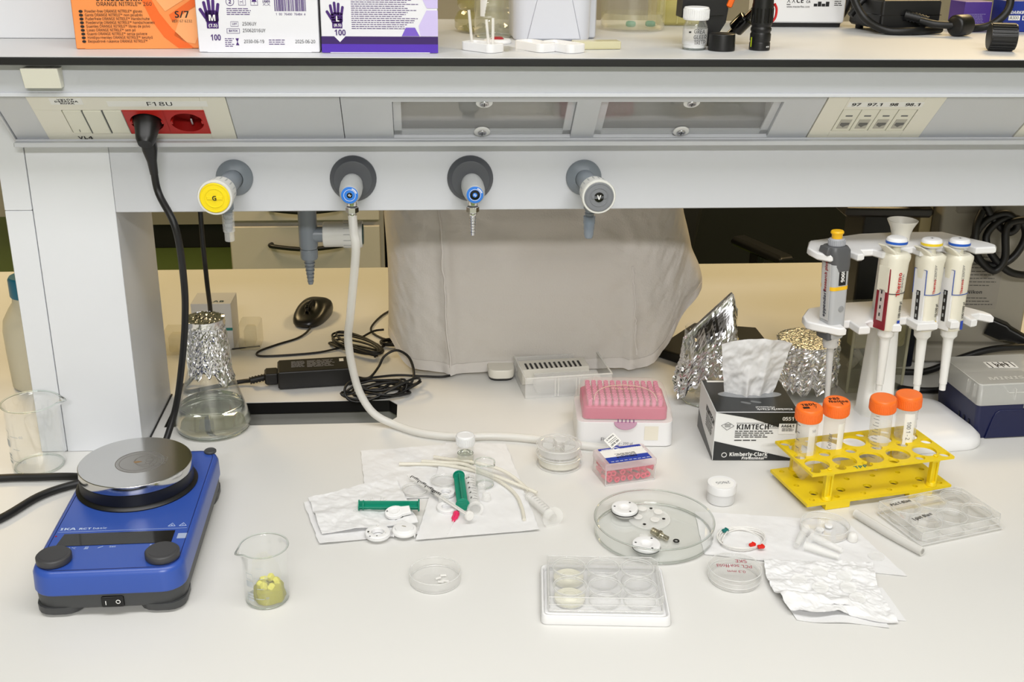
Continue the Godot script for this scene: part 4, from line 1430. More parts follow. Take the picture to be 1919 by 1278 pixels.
# ---------------------------------------------------------------- glassware kinds
func beaker(called: String, label: String, at: Vector3, r: float, h: float, spout: float, marks: int, yaw := 0.0, cat := "beaker") -> Node3D:
	# spout: direction of the lip, radians from +x towards the viewer
	var t := T(called, label, cat, at, yaw)
	var w := maxf(0.0009, r * 0.035)
	var lip := func(p: Vector3, a: float) -> Vector3:
		var d := wrapf(a - spout, -PI, PI)
		var g := exp(-d * d / 0.05) * smoothstep(h * 0.86, h, p.y)
		var k := 1.0 + 0.20 * g
		return Vector3(p.x * k, p.y - 0.002 * g * r / 0.025, p.z * k)
	var m := MB.new()
	lathe(m, [Vector2(0, 0.0004), Vector2(r * 0.86, 0.0004), Vector2(r * 0.96, r * 0.05), Vector2(r, r * 0.14), Vector2(r, h * 0.86), Vector2(r, h * 0.93), Vector2(r * 1.02, h * 0.975), Vector2(r * 1.07, h)], 56, I, lip)
	lathe(m, [Vector2(r * 1.06, h), Vector2(r * 1.02 - w, h * 0.975), Vector2(r - w, h * 0.93), Vector2(r - w, h * 0.86), Vector2(r - w, r * 0.16), Vector2(r * 0.94 - w, r * 0.08), Vector2(r * 0.84, 0.002), Vector2(0, 0.002)], 56, I, lip)
	part(t, "glass_wall", m, M("glass"))
	m = MB.new()
	ring(m, r * 1.065, w * 0.95, h, 56, 8, I, lip)
	part(t, "rim", m, M("glass_rim"))
	m = MB.new()
	ring(m, r * 0.90, w * 1.3, w * 1.4, 56, 8)
	part(t, "foot_ring", m, M("glass_rim"))
	if marks > 0:
		m = MB.new()
		for k in marks:
			var y := h * (0.22 + 0.19 * k)
			curved(m, r + 0.0002, y, 0.0007, 1.75, 2.15 - 0.10 * (k % 2))
			if k % 2 == 0:
				text(m, ["20", "40", "60", "80"][k], r * 0.14, curve_at(r + 0.0003, y + 0.0012, 1.62), false)
		curved(m, r + 0.0002, h * 0.47, h * 0.11, 2.25, 2.62)
		curved(m, r + 0.0002, h * 0.29, h * 0.035, 2.25, 2.60)
		curved(m, r + 0.0002, h * 0.24, h * 0.03, 2.25, 2.55)
		curved(m, r + 0.0002, h * 0.18, h * 0.04, 2.25, 2.60)
		for e in [[0.66, 0.004], [0.56, 0.004]]:
			curved(m, r + 0.0002, h * e[0], 0.0006, 2.25, 2.62)
		curved(m, r + 0.0002, h * 0.61, h * 0.10, 2.25, 2.27)
		curved(m, r + 0.0002, h * 0.61, h * 0.10, 2.60, 2.62)
		part(t, "enamel_marks", m, M("enamel"))
	elif marks == 0:
		m = MB.new()
		for k in 6:
			curved(m, r + 0.0002, 0.052 - 0.0042 * k, 0.0042, 2.02 - 0.08 + 0.03 * k, 2.36)
		curved(m, r + 0.0002, 0.0600, 0.0012, 1.98, 2.30)
		part(t, "white_mark", m, M("label_white"))
	return t

func curved(m: MB, r: float, y: float, hgt: float, a0: float, a1: float) -> void:
	var n := maxi(2, int((a1 - a0) / 0.08))
	for k in n:
		var p := lerpf(a0, a1, float(k) / n)
		var q := lerpf(a0, a1, float(k + 1) / n)
		var A := Vector3(cos(p), 0, sin(p))
		var B := Vector3(cos(q), 0, sin(q))
		var U := Vector3(0, hgt / 2, 0)
		var C := Vector3(0, y, 0)
		m.quad(A * r + C - U, B * r + C - U, B * r + C + U, A * r + C + U, A, B, B, A)

func curve_at(r: float, y: float, a: float) -> Transform3D:
	var o := Vector3(cos(a), 0, sin(a))
	return Transform3D(Basis(Vector3.UP.cross(o), Vector3.UP, o), o * r + Vector3(0, y, 0))

func vial(called: String, label: String, at: Vector3, r: float, h: float, cr: float, ch: float) -> Node3D:
	var t := T(called, label, "vial", at)
	var m := MB.new()
	lathe(m, [Vector2(0, 0.0005), Vector2(r * 0.88, 0.0005), Vector2(r, r * 0.15), Vector2(r, h * 0.78), Vector2(r * 0.86, h * 0.90), Vector2(r * 0.80, h)], 36)
	lathe(m, [Vector2(r * 0.80 - 0.001, h), Vector2(r * 0.86 - 0.001, h * 0.89), Vector2(r - 0.001, h * 0.77), Vector2(r - 0.001, r * 0.2), Vector2(r * 0.85, 0.0016), Vector2(0, 0.0016)], 36)
	part(t, "glass_wall", m, M("glass"))
	m = MB.new()
	ring(m, r * 0.90, 0.0011, 0.0013, 36, 8)
	part(t, "foot_ring", m, M("glass_rim"))
	m = MB.new()
	lathe(m, [Vector2(0, h - 0.0005), Vector2(cr * 0.97, h - 0.0005), Vector2(cr, h + 0.0005), Vector2(cr, h + ch - 0.0022), Vector2(cr * 0.93, h + ch - 0.0004), Vector2(cr * 0.80, h + ch), Vector2(cr * 0.66, h + ch), Vector2(cr * 0.64, h + ch - 0.0004), Vector2(0, h + ch - 0.0004)], 40)
	var c := part(t, "cap", m, M("white_plastic"))
	m = MB.new()
	for k in 36:
		rbox(m, Vector3(cr, h + ch * 0.44, 0), Vector3(0.0009, ch * 0.72, 0.0013), 0.0003, Transform3D(Basis(Vector3.UP, TAU * k / 36), Vector3.ZERO))
	part(c, "cap_rib", m, M("white_plastic"))
	return t

# ---------------------------------------------------------------- left of the bench
func left_goods() -> void:
	var m: MB
	hotplate()
	beaker("large_beaker", "large empty glass beaker at the left edge beside the white post", Vector3(-0.5290, 0, -0.0285), 0.0347, 0.096, -0.35, 3, -8.0)
	beaker("small_beaker", "small glass beaker with yellow chunks in front of the bench at the left", Vector3(-0.1785, 0, 0.3115), 0.0248, 0.068, 2.92, 4, 12.0)
	yellow_mass()
	# cords left of the hotplate
	m = MB.new()
	tube(m, smooth([Vector3(-0.400, 0.012, 0.060), Vector3(-0.44, 0.010, 0.035), Vector3(-0.470, 0.0075, 0.0215), Vector3(-0.52, 0.0062, 0.018), Vector3(-0.57, 0.0062, 0.0185), Vector3(-0.70, 0.0062, 0.03)], 6), 0.0052, 10)
	solo("cord", m, M("rubber"), "black cord running straight left in front of the large beaker", "cord")
	m = MB.new()
	tube(m, smooth([Vector3(-0.405, 0.012, 0.075), Vector3(-0.440, 0.009, 0.042), Vector3(-0.468, 0.0064, 0.045), Vector3(-0.500, 0.0062, 0.073), Vector3(-0.530, 0.0062, 0.128), Vector3(-0.575, 0.0062, 0.17)], 6), 0.0052, 10)
	solo("cord", m, M("rubber"), "black cord curving towards the viewer at the left edge of the bench", "cord")
	# squeeze bottle behind the post
	var t := T("plastic_bottle", "milky plastic bottle with a blue cap half hidden behind the post on the left", "bottle", Vector3(-0.612, 0, -0.318))
	m = MB.new()
	lathe(m, [Vector2(0, 0.0), Vector2(0.040, 0.0), Vector2(0.044, 0.004), Vector2(0.046, 0.06), Vector2(0.0465, 0.095), Vector2(0.044, 0.112), Vector2(0.034, 0.130), Vector2(0.027, 0.140), Vector2(0.025, 0.152), Vector2(0, 0.152)], 40)
	part(t, "bottle_body", m, pane_blur(Color(0.86, 0.84, 0.76, 0.75), 0.4))
	m = MB.new()
	cyl(m, 0.0435, 0.003, 0.098, 0.003, 36)
	part(t, "liquid", m, flat_mat(Color(0.80, 0.76, 0.64), 0.4))
	m = MB.new()
	lathe(m, [Vector2(0, 0.150), Vector2(0.0275, 0.150), Vector2(0.0285, 0.152), Vector2(0.0285, 0.178), Vector2(0.026, 0.182), Vector2(0, 0.182)], 36)
	part(t, "cap", m, flat_mat(Color(0.03, 0.40, 0.52), 0.35))

func hotplate() -> void:
	var t := T("hotplate_stirrer", "blue and dark grey hotplate stirrer with a round polished metal plate", "hotplate stirrer", Vector3(-0.3465, 0, 0.192), 0.9)
	var m := MB.new()
	# dark base with a cut between its feet
	var W := 0.160
	var L := 0.288
	loft(m, [sec(0.009, W - 0.008, L - 0.010, 0.022), sec(0.013, W - 0.001, L - 0.003, 0.024), sec(0.030, W, L - 0.001, 0.024)])
	part(t, "base", m, M("charcoal"))
	m = MB.new()
	for sx in [-1, 1]:
		for sz in [-1, 1]:
			m = MB.new()
			loft(m, [sec(0.0, 0.044, 0.050, 0.016, sx * 0.055, sz * 0.112), sec(0.004, 0.050, 0.056, 0.018, sx * 0.0545, sz * 0.1145), sec(0.0125, 0.0510, 0.0575, 0.020, sx * 0.0545, sz * 0.1150)])
			part(t, "foot", m, M("charcoal"))
	var blue := flat_mat(Color(0.19, 0.315, 0.64), 0.33)
	m = MB.new()
	loft(m, [sec(0.0285, W + 0.001, L + 0.001, 0.024, 0, 0, 6), sec(0.0305, W + 0.003, L + 0.003, 0.025, 0, 0, 6), sec(0.0500, W + 0.002, L + 0.002, 0.025, 0, 0, 6), sec(0.0545, W - 0.002, L - 0.002, 0.023, 0, 0, 6), sec(0.0560, W - 0.008, L - 0.008, 0.020, 0, 0, 6)])
	part(t, "top_shell", m, blue)
	m = MB.new()
	tube(m, sec(0.0562, W - 0.012, L - 0.012, 0.019, 0, 0, 6), 0.0004, 5, true)
	part(t, "edge_groove", m, flat_mat(Color(0.05, 0.10, 0.33), 0.5))
	var PC := Vector3(-0.0065, 0, -0.0545)
	m = MB.new()
	lathe(m, [Vector2(0, 0.0555), Vector2(0.0715, 0.0555), Vector2(0.0720, 0.0575), Vector2(0.0695, 0.0600), Vector2(0.0675, 0.0605), Vector2(0.0670, 0.0750), Vector2(0, 0.0750)], 64, Transform3D(Basis.IDENTITY, PC))
	part(t, "skirt", m, M("black_plastic"), "black skirt under the plate")
	m = MB.new()
	lathe(m, [Vector2(0, 0.0748), Vector2(0.0660, 0.0748), Vector2(0.0672, 0.0760), Vector2(0.0672, 0.0860), Vector2(0.0662, 0.0870), Vector2(0, 0.0870)], 72, Transform3D(Basis.IDENTITY, PC))
	var pl := part(t, "heating_plate", m, flat_mat(Color(0.80, 0.80, 0.80), 0.13, 1.0))
	m = MB.new()
	for e in [[0.0285, 0.006, 0.002, 0.0006], [0.0110, 0.010, -0.001, 0.0005], [0.0160, 0.016, -0.001, 0.0004], [0.0220, 0.004, 0.003, 0.0004]]:
		ring(m, e[0], e[3], 0.08703, 48, 4, Transform3D(Basis.from_scale(Vector3(1, 0.12, 1)), Vector3(PC.x + e[1], 0.0767, PC.z + e[2])))
	for k in 9:
		var a := TAU * k / 9.0
		ring(m, 0.0026 + 0.0009 * (k % 3), 0.0003, 0.08703, 14, 4, Transform3D(Basis.from_scale(Vector3(1, 0.12, 1)), Vector3(PC.x + 0.026 + 0.010 * cos(a), 0.0767, PC.z + 0.001 + 0.010 * sin(a))))
	part(pl, "dried_ring", m, flat_mat(Color(0.50, 0.49, 0.47), 0.7), "dried residue rings")
	m = MB.new()
	cyl(m, 0.0275, 0.08700, 0.08706, 0.0, 40, Transform3D(Basis.IDENTITY, PC + Vector3(0.006, 0, 0.002)))
	part(pl, "dull_patch", m, flat_mat(Color(0.66, 0.65, 0.64), 0.35, 0.9))
	m = MB.new()
	flatpoly(m, [[-0.004, 0.000], [0.001, 0.002], [0.007, 0.0005], [0.004, -0.002], [-0.001, -0.0035]], face(Vector3(PC.x + 0.002, 0.08712, PC.z + 0.002), 0, -90), 0.0001)
	part(pl, "rust_spot", m, flat_mat(Color(0.55, 0.44, 0.30), 0.7))
	# display and prints
	m = MB.new()
	flatpoly(m, [[-0.0632, 0.0135], [0.0595, 0.0135], [0.0595, -0.0125], [-0.0660, -0.0125]], face(Vector3(0, 0.0560, 0.0758), 0, -90), 0.0006)
	part(t, "display", m, flat_mat(Color(0.02, 0.02, 0.025), 0.06), "dark glossy display")
	m = MB.new()
	var F := face(Vector3(0, 0.0562, 0.0), 0, -90)
	text(m, "IKA", 0.0072, F * mv(-0.0715, -0.0505, 0), true, -1, 1.5)
	text(m, "RCT", 0.0056, F * mv(-0.0505, -0.0510, 0), true, -1, 1.35)
	text(m, "basic", 0.0056, F * mv(-0.0350, -0.0510, 0), false, -1, 1.25)
	bar(m, -0.0720, -0.0573, 0.0715, -0.0570, F)
	text(m, "0-310 °C", 0.0042, F * mv(-0.052, -0.0930, 0), false, 0, 1.2)
	text(m, "Set", 0.0042, F * mv(-0.0035, -0.0925, 0), false, 0, 1.2)
	text(m, "Speed/min", 0.0042, F * mv(0.049, -0.0920, 0), false, 0, 1.2)
	for k in 3:
		bar(m, -0.0330 + 0.0014 * k, -0.0950, -0.0324 + 0.0014 * k, -0.0905, F)
	bar(m, -0.0340, -0.0955, -0.0295, -0.0950, F)
	rbox(m, Vector3.ZERO, Vector3(0.0060, 0.0008, 0.0001), 0.0, F * mv(-0.0165, -0.0928, 0) * Transform3D(Basis(Vector3(0, 0, 1), 0.6), Vector3.ZERO))
	for c in [0.0535, 0.0660]:
		for q in [[-0.0040, -0.0026, 0.0040, -0.0026], [0.0040, -0.0026, 0.0, 0.0040], [0.0, 0.0040, -0.0040, -0.0026]]:
			tube(m, [F * Vector3(c + q[0], -0.0495 + q[1], 0), F * Vector3(c + q[2], -0.0495 + q[3], 0)], 0.0003, 5)
		text(m, "!" if c > 0.06 else "s", 0.0040, F * mv(c, -0.0497, 0), true)
	part(t, "print", m, flat_mat(Color(0.72, 0.78, 0.88), 0.5), "white print and warning triangles")
	m = MB.new()
	bar(m, 0.0640, -0.0800, 0.0745, -0.0690, F, 0.0002)
	part(t, "square_sticker", m, flat_mat(Color(0.62, 0.67, 0.78), 0.5))
	m = MB.new()
	cyl(m, 0.0012, 0.0560, 0.0564, 0.0, 12, mv(-0.0715, 0, 0.0660))
	part(t, "red_indicator", m, flat_mat(Color(0.6, 0.05, 0.05), 0.4))
	for k in 2:
		m = MB.new()
		cyl(m, 0.0186, 0.0560, 0.0655, 0.0018, 44, mv([-0.0590, 0.0560][k], 0, 0.1180))
		cyl(m, 0.0150, 0.0655, 0.0657, 0.0002, 40, mv([-0.0590, 0.0560][k], 0, 0.1180))
		part(t, "knob", m, flat_mat(Color(0.23, 0.23, 0.24), 0.5))
	m = MB.new()
	cyl(m, 0.0078, 0.0555, 0.0600, 0.0012, 28, mv(0.0690, 0, -0.1345))
	part(t, "socket_cap", m, M("charcoal"), "round black cap at the back corner")
	m = MB.new()
	rbox(m, Vector3(0.0045, 0.0185, 0.1425), Vector3(0.024, 0.0135, 0.006), 0.0015)
	var sw := part(t, "rocker_switch", m, M("black_gloss"))
	m = MB.new()
	bar(m, -0.0030, 0.0155, -0.0022, 0.0205, mv(0, 0, 0.1456))
	ring(m, 0.0021, 0.0004, 0, 20, 5, mv(0.0105, 0.0190, 0.1456) * ZY)
	part(sw, "switch_mark", m, M("label_white"))

func yellow_mass() -> void:
	var m := MB.new()
	var n := 40
	var f := func(u: float, v: float) -> Vector3:
		var a := u * TAU
		var e := v * PI * 0.5
		var r := 0.0172 * pow(cos(e), 0.30)
		var lump := noise.get_noise_3d(cos(a) * 1.6, sin(a) * 1.6, v * 1.3) * 0.0022
		var y := 0.0025 + 0.0205 * pow(sin(e), 0.8) * (0.93 + 0.10 * sin(a * 2.0 + 0.4))
		var dip := 0.005 * exp(-pow((cos(a) * r - 0.003) / 0.004, 2.0)) * smoothstep(0.6, 1.0, v)
		return Vector3(cos(a) * (r + lump), y - dip, sin(a) * (r + lump))
	sheet(m, n, 16, f, 0.0)
	for k in 7:
		var a := TAU * k / 7.0 + 0.3
		rbox(m, Vector3.ZERO, Vector3(0.009, 0.007, 0.008), 0.002, Transform3D(Basis.from_euler(Vector3(0.4 * k, a, 0.5)), Vector3(0.0095 * cos(a), 0.0195 + 0.001 * (k % 3), 0.0095 * sin(a))))
	solo("yellow_gel", m, bumpy(flat_mat(Color(0.86, 0.84, 0.34), 0.6), 0.06, 6.0, 60.0), "lumpy yellow gel mass inside the small beaker", "gel", Vector3(-0.1755, 0, 0.3125))

# ---------------------------------------------------------------- behind the console
func back_goods() -> void:
	var m: MB
	flask()
	# mouse
	var t := T("computer_mouse", "black computer mouse lying on the bench behind the hose", "mouse", Vector3(-0.206, 0.0, -0.600), -14.0)
	m = MB.new()
	var secs := []
	for k in 9:
		var f := k / 8.0
		var ring_ := []
		var sc: Array = [[0.0, 0.93], [0.12, 0.98], [0.30, 1.0], [0.5, 0.97], [0.66, 0.90], [0.80, 0.76], [0.90, 0.58], [0.97, 0.34], [1.0, 0.10]][k]
		for q in 40:
			var a := TAU * q / 40.0
			var cx := cos(a)
			var sz := sin(a)
			var ex := signf(cx) * pow(absf(cx), 0.72) * 0.031 * (1.0 - 0.10 * sz)
			var ez := signf(sz) * pow(absf(sz), 0.72) * 0.055
			var hh: float = 0.0020 + 0.034 * sc[0] * (1.0 - 0.32 * maxf(0.0, ez / 0.055) * 1.0)
			ring_.append(Vector3(ex * sc[1], hh, ez * sc[1] - 0.006 * sc[0]))
		secs.append(ring_)
	loft(m, secs)
	part(t, "mouse_body", m, flat_mat(Color(0.045, 0.042, 0.038), 0.33))
	m = MB.new()
	tube(m, [Vector3(0.0, 0.0365, -0.010), Vector3(0, 0.0350, 0.012), Vector3(0, 0.0300, 0.033), Vector3(0, 0.0235, 0.046)], 0.0006, 6)
	part(t, "button_gap", m, M("black_core"))
	m = MB.new()
	cyl(m, 0.0085, -0.0035, 0.0035, 0.001, 24, mv(0, 0.0285, 0.022) * XY)
	part(t, "scroll_wheel", m, M("black_gloss"))
	m = MB.new()
	tube(m, smooth([Vector3(-0.209, 0.008, -0.580), Vector3(-0.206, 0.004, -0.540), Vector3(-0.222, 0.0022, -0.500), Vector3(-0.256, 0.0022, -0.468), Vector3(-0.284, 0.0022, -0.436), Vector3(-0.279, 0.0022, -0.415), Vector3(-0.232, 0.0022, -0.417), Vector3(-0.178, 0.0022, -0.428), Vector3(-0.143, 0.004, -0.445), Vector3(-0.128, 0.008, -0.447)], 6), 0.0019, 8)
	solo("mouse_cable", m, M("rubber"), "thin black mouse cord curling from the mouse to its bundle", "cord")
	# bundled mouse cord
	m = MB.new()
	for k in 6:
		var pts := []
		for q in 26:
			var a := TAU * q / 26.0
			pts.append(Vector3(-0.122 + (0.043 + 0.003 * sin(k * 2.1)) * cos(a) + 0.002 * k, 0.005 + 0.0028 * k + 0.004 * sin(a + k), -0.432 + 0.72 * (0.045 * cos(a)) + (0.014 + 0.0035 * k) * sin(a)))
		tube(m, pts, 0.0019, 7, true)
	tube(m, smooth([Vector3(-0.083, 0.004, -0.398), Vector3(-0.075, 0.004, -0.435), Vector3(-0.055, 0.003, -0.474), Vector3(-0.038, 0.003, -0.47)], 5), 0.0022, 7)
	tube(m, smooth([Vector3(-0.108, 0.016, -0.46), Vector3(-0.088, 0.018, -0.485), Vector3(-0.07, 0.018, -0.492)], 4), 0.0020, 7)
	solo("cord_bundle", m, M("rubber"), "small bundle of looped black mouse cord behind the clear hose", "cord")
	m = MB.new()
	tube(m, smooth([Vector3(-0.045, 0.0025, -0.485), Vector3(-0.065, 0.0025, -0.482), Vector3(-0.090, 0.0025, -0.515), Vector3(-0.094, 0.0025, -0.551), Vector3(-0.075, 0.0025, -0.614), Vector3(-0.045, 0.0025, -0.66)], 6), 0.0020, 7)
	for k in 3:
		var pts := []
		for q in 20:
			var a := TAU * q / 20.0
			pts.append(Vector3(-0.045 + 0.030 * cos(a), 0.004 + 0.003 * k, -0.462 + 0.014 * sin(a) + 0.004 * k))
		tube(m, pts, 0.0019, 7, true)
	solo("side_cable", m, M("rubber"), "thin black cord with a small bundle beside the left hem of the dust cover", "cord")
	# adapter with label
	t = T("power_adapter", "flat black power adapter with a white printed label lying behind the desk slot", "adapter", Vector3(-0.176, 0, -0.302), 6.5)
	m = MB.new()
	rbox(m, Vector3(0, 0.0165, 0), Vector3(0.118, 0.031, 0.054), 0.003)
	part(t, "housing", m, flat_mat(Color(0.055, 0.055, 0.058), 0.45))
	m = MB.new()
	for sx in [-0.045, 0.045]:
		m = MB.new()
		cyl(m, 0.006, 0, 0.0015, 0.0, 12, mv(sx, 0, 0))
		part(t, "foot", m, M("rubber"))
	m = MB.new()
	var F := face(Vector3(0, 0.0323, 0), 0, -90)
	rng.seed = 5
	micro(m, -0.037, 0.015, 0.022, 12, 0.0022, F, 0.0013)
	micro(m, -0.012, 0.015, 0.045, 7, 0.0042, F, 0.0026)
	part(t, "label_print", m, flat_mat(Color(0.52, 0.52, 0.54), 0.5))
	m = MB.new()
	bar(m, 0.040, 0.004, 0.047, 0.016, F)
	part(t, "white_sticker", m, M("label_white"))
	m = MB.new()
	var cl := [Vector3(-0.060, 0.014, 0), Vector3(-0.0735, 0.013, 0)]
	rbox(m, Vector3(-0.069, 0.015, 0.0), Vector3(0.022, 0.020, 0.028), 0.003)
	var rp := []
	var rr := []
	for k in 11:
		rp.append(Vector3(-0.079 - 0.0024 * k, 0.0140 - 0.0002 * k, 0.0006 * k))
		rr.append(0.0064 if k % 2 == 0 else 0.0048)
	tube(m, rp, rr, 12)
	part(t, "plug", m, M("rubber"))
	# tangle of cable over the slot
	m = MB.new()
	rng.seed = 9
	for k in 7:
		var pts := []
		var ph := rng.randf() * 0.8
		for q in 30:
			var a := TAU * q / 30.0
			var lx := 0.046 + 0.016 * sin(k * 1.7)
			var lz := 0.019 + 0.010 * cos(k * 2.3)
			var yy := 0.005 + 0.0022 * k + 0.009 * sin(2.0 * a + k * 1.3) * (0.3 + 0.5 * (k % 3))
			pts.append(Vector3(-0.068 + lx * cos(a) + 0.014 * sin(k * 3.1), maxf(yy, 0.003), -0.2440 + lz * sin(a + ph) - 0.34 * lx * cos(a) + 0.005 * sin(k * 2.7)))
		tube(m, pts, 0.0021, 7, true)
	tube(m, smooth([Vector3(-0.118, 0.012, -0.300), Vector3(-0.105, 0.008, -0.298), Vector3(-0.088, 0.010, -0.293), Vector3(-0.074, 0.020, -0.312), Vector3(-0.064, 0.034, -0.325), Vector3(-0.044, 0.042, -0.330), Vector3(-0.024, 0.034, -0.318), Vector3(-0.016, 0.018, -0.290), Vector3(-0.022, 0.010, -0.262), Vector3(-0.040, 0.006, -0.240)], 6), 0.0022, 8)
	tube(m, smooth([Vector3(-0.095, 0.008, -0.294), Vector3(-0.045, 0.005, -0.312), Vector3(0.0, 0.003, -0.310), Vector3(0.035, 0.003, -0.308), Vector3(0.062, 0.003, -0.330), Vector3(0.10, 0.003, -0.38)], 6), 0.0021, 8)
	solo("cable_tangle", m, M("rubber"), "tangled loops of thin black cable lying over the right end of the desk slot", "cable")
	# small carton and clear boxes beside it
	t = T("small_carton", "small white carton with red print and a teal bar behind the foil capped flask", "box", Vector3(-0.362, 0, -0.452), -1.0)
	m = MB.new()
	rbox(m, Vector3(0, 0.0425, -0.03), Vector3(0.068, 0.085, 0.06), 0.0008)
	part(t, "carton", m, flat_mat(Color(0.78, 0.78, 0.78), 0.5))
	m = MB.new()
	text(m, "Superior Quality", 0.0066, mv(-0.002, 0.0630, 0.0003) * Transform3D(Basis(Vector3(0, 0, 1), 0.06), Vector3.ZERO), true, 0, 0.92)
	part(t, "red_print", m, flat_mat(Color(0.62, 0.05, 0.16), 0.5))
	m = MB.new()
	bar(m, 0.018, 0.036, 0.0340, 0.041, mv(0, 0, 0.0003))
	part(t, "teal_bar", m, flat_mat(Color(0.06, 0.45, 0.43), 0.5))
	m = MB.new()
	text(m, "LAB", 0.012, face(Vector3(0.008, 0.0853, -0.012), 0, -90), true, 0, 1.2)
	part(t, "dark_print", m, flat_mat(Color(0.10, 0.25, 0.26), 0.5))
	for q in [[Vector3(-0.425, 0, -0.452), 0.040, 0.040, "low clear plastic tray left of the small white carton by the post"], [Vector3(-0.301, 0, -0.470), 0.036, 0.046, "low clear plastic tray right of the small white carton with red print"]]:
		m = MB.new()
		rbox(m, Vector3(0, q[2] / 2, 0), Vector3(q[1], q[2], 0.05), 0.003)
		var o := solo("clear_tray", m, pane_blur(Color(0.86, 0.82, 0.68, 0.22), 0.3), q[3], "tray", q[0], 0, "clear trays by the carton")
		m = MB.new()
		rbox(m, Vector3(0, q[2] * 0.45, 0.004), Vector3(q[1] * 0.5, q[2] * 0.7, 0.03), 0.003)
		part(o, "inner_cup", m, pane_blur(Color(0.88, 0.84, 0.70, 0.25), 0.3))
	m = MB.new()
	tube(m, [Vector3(-0.330, 0.006, -0.440), Vector3(-0.284, 0.006, -0.452)], 0.0013, 6)
	solo("thin_rod", m, M("rubber"), "short thin black rod sticking out beside the small white carton", "rod")
	dust_cover()
	# what the cover stands on
	t = T("instrument_foot", "rounded white instrument foot peeping from under the dust cover", "instrument", Vector3(0.127, 0, -0.372))
	m = MB.new()
	loft(m, [sec(0.004, 0.042, 0.165, 0.014), sec(0.016, 0.044, 0.168, 0.015), sec(0.019, 0.042, 0.165, 0.014)])
	loft(m, [sec(0.004, 0.30, 0.13, 0.020, 0.07, -0.10), sec(0.034, 0.30, 0.13, 0.02, 0.07, -0.10)])
	loft(m, [sec(0.034, 0.10, 0.08, 0.02, 0.06, -0.11), sec(0.26, 0.10, 0.08, 0.02, 0.06, -0.11), sec(0.30, 0.20, 0.15, 0.03, 0.06, -0.10), sec(0.44, 0.20, 0.15, 0.03, 0.06, -0.10)])
	part(t, "instrument_body", m, M("warm_plastic"))
	m = MB.new()
	loft(m, [sec(0.0, 0.040, 0.160, 0.014), sec(0.005, 0.0425, 0.166, 0.014)])
	rbox(m, Vector3(0.07, 0.0025, -0.10), Vector3(0.28, 0.005, 0.12), 0.001)
	part(t, "rubber_base", m, M("rubber"))
	# slide box
	t = T("slide_rack", "open clear plastic rack of thin glass slides in front of the dust cover hem", "slide rack", Vector3(0.224, 0, -0.272), 6.0)
	m = MB.new()
	for e in [[0, 0.0008, 0, 0.140, 0.0016, 0.094], [0, 0.017, 0.047, 0.140, 0.034, 0.0018], [0, 0.017, -0.047, 0.140, 0.034, 0.0018], [-0.070, 0.017, 0, 0.0018, 0.034, 0.094], [0.070, 0.017, 0, 0.0018, 0.034, 0.094]]:
		rbox(m, Vector3(e[0], e[1], e[2]), Vector3(e[3], e[4], e[5]), 0.0005)
	part(t, "box_wall", m, M("frosted"))
	m = MB.new()
	for x in [-0.022, -0.017, 0.012, 0.017, 0.040]:
		rbox(m, Vector3(x, 0.017, 0.0482), Vector3(0.0016, 0.031, 0.0010), 0.0003)
	rbox(m, Vector3(0, 0.0345, 0.047), Vector3(0.143, 0.0022, 0.0030), 0.0006)
	rbox(m, Vector3(0.070, 0.0345, 0.0), Vector3(0.0030, 0.0022, 0.097), 0.0006)
	rbox(m, Vector3(-0.070, 0.0345, 0.0), Vector3(0.0030, 0.0022, 0.097), 0.0006)
	part(t, "edge_rib", m, M("frosted_dense"))
	m = MB.new()
	rbox(m, Vector3(-0.010, 0.0155, -0.022), Vector3(0.112, 0.026, 0.040), 0.001)
	part(t, "slide_holder", m, M("warm_plastic"))
	for k in 9:
		m = MB.new()
		rbox(m, Vector3(0.002, 0.0045 + 0.0028 * k, 0.026), Vector3(0.104, 0.0011, 0.030), 0.0003)
		var g := part(t, "glass_slide", m, M("frosted"))
	for k in 12:
		m = MB.new()
		rbox(m, Vector3(-0.056 + 0.0080 * k, 0.0283, -0.016), Vector3(0.0034, 0.003, 0.022), 0.0004)
		part(t, "dark_slot", m, M("rubber"))
	# dark flat device right of the cover
	m = MB.new()
	prism(m, PackedVector2Array([Vector2(-0.075, 0.03), Vector2(-0.005, 0.105), Vector2(0.13, 0.08), Vector2(0.13, -0.06), Vector2(0.02, -0.09)]), 0.0, 0.018, 0.003)
	t = T("flat_device", "flat black device lying behind the foil covered jar on the bench", "device", Vector3(0.475, 0, -0.415))
	part(t, "device_body", m, M("black_plastic"))
	m = MB.new()
	cyl(m, 0.007, 0.0175, 0.0188, 0.0004, 20, mv(0.030, 0, 0.030))
	part(t, "grey_button", m, M("tap_grey"))
	far_things()
	microscope()

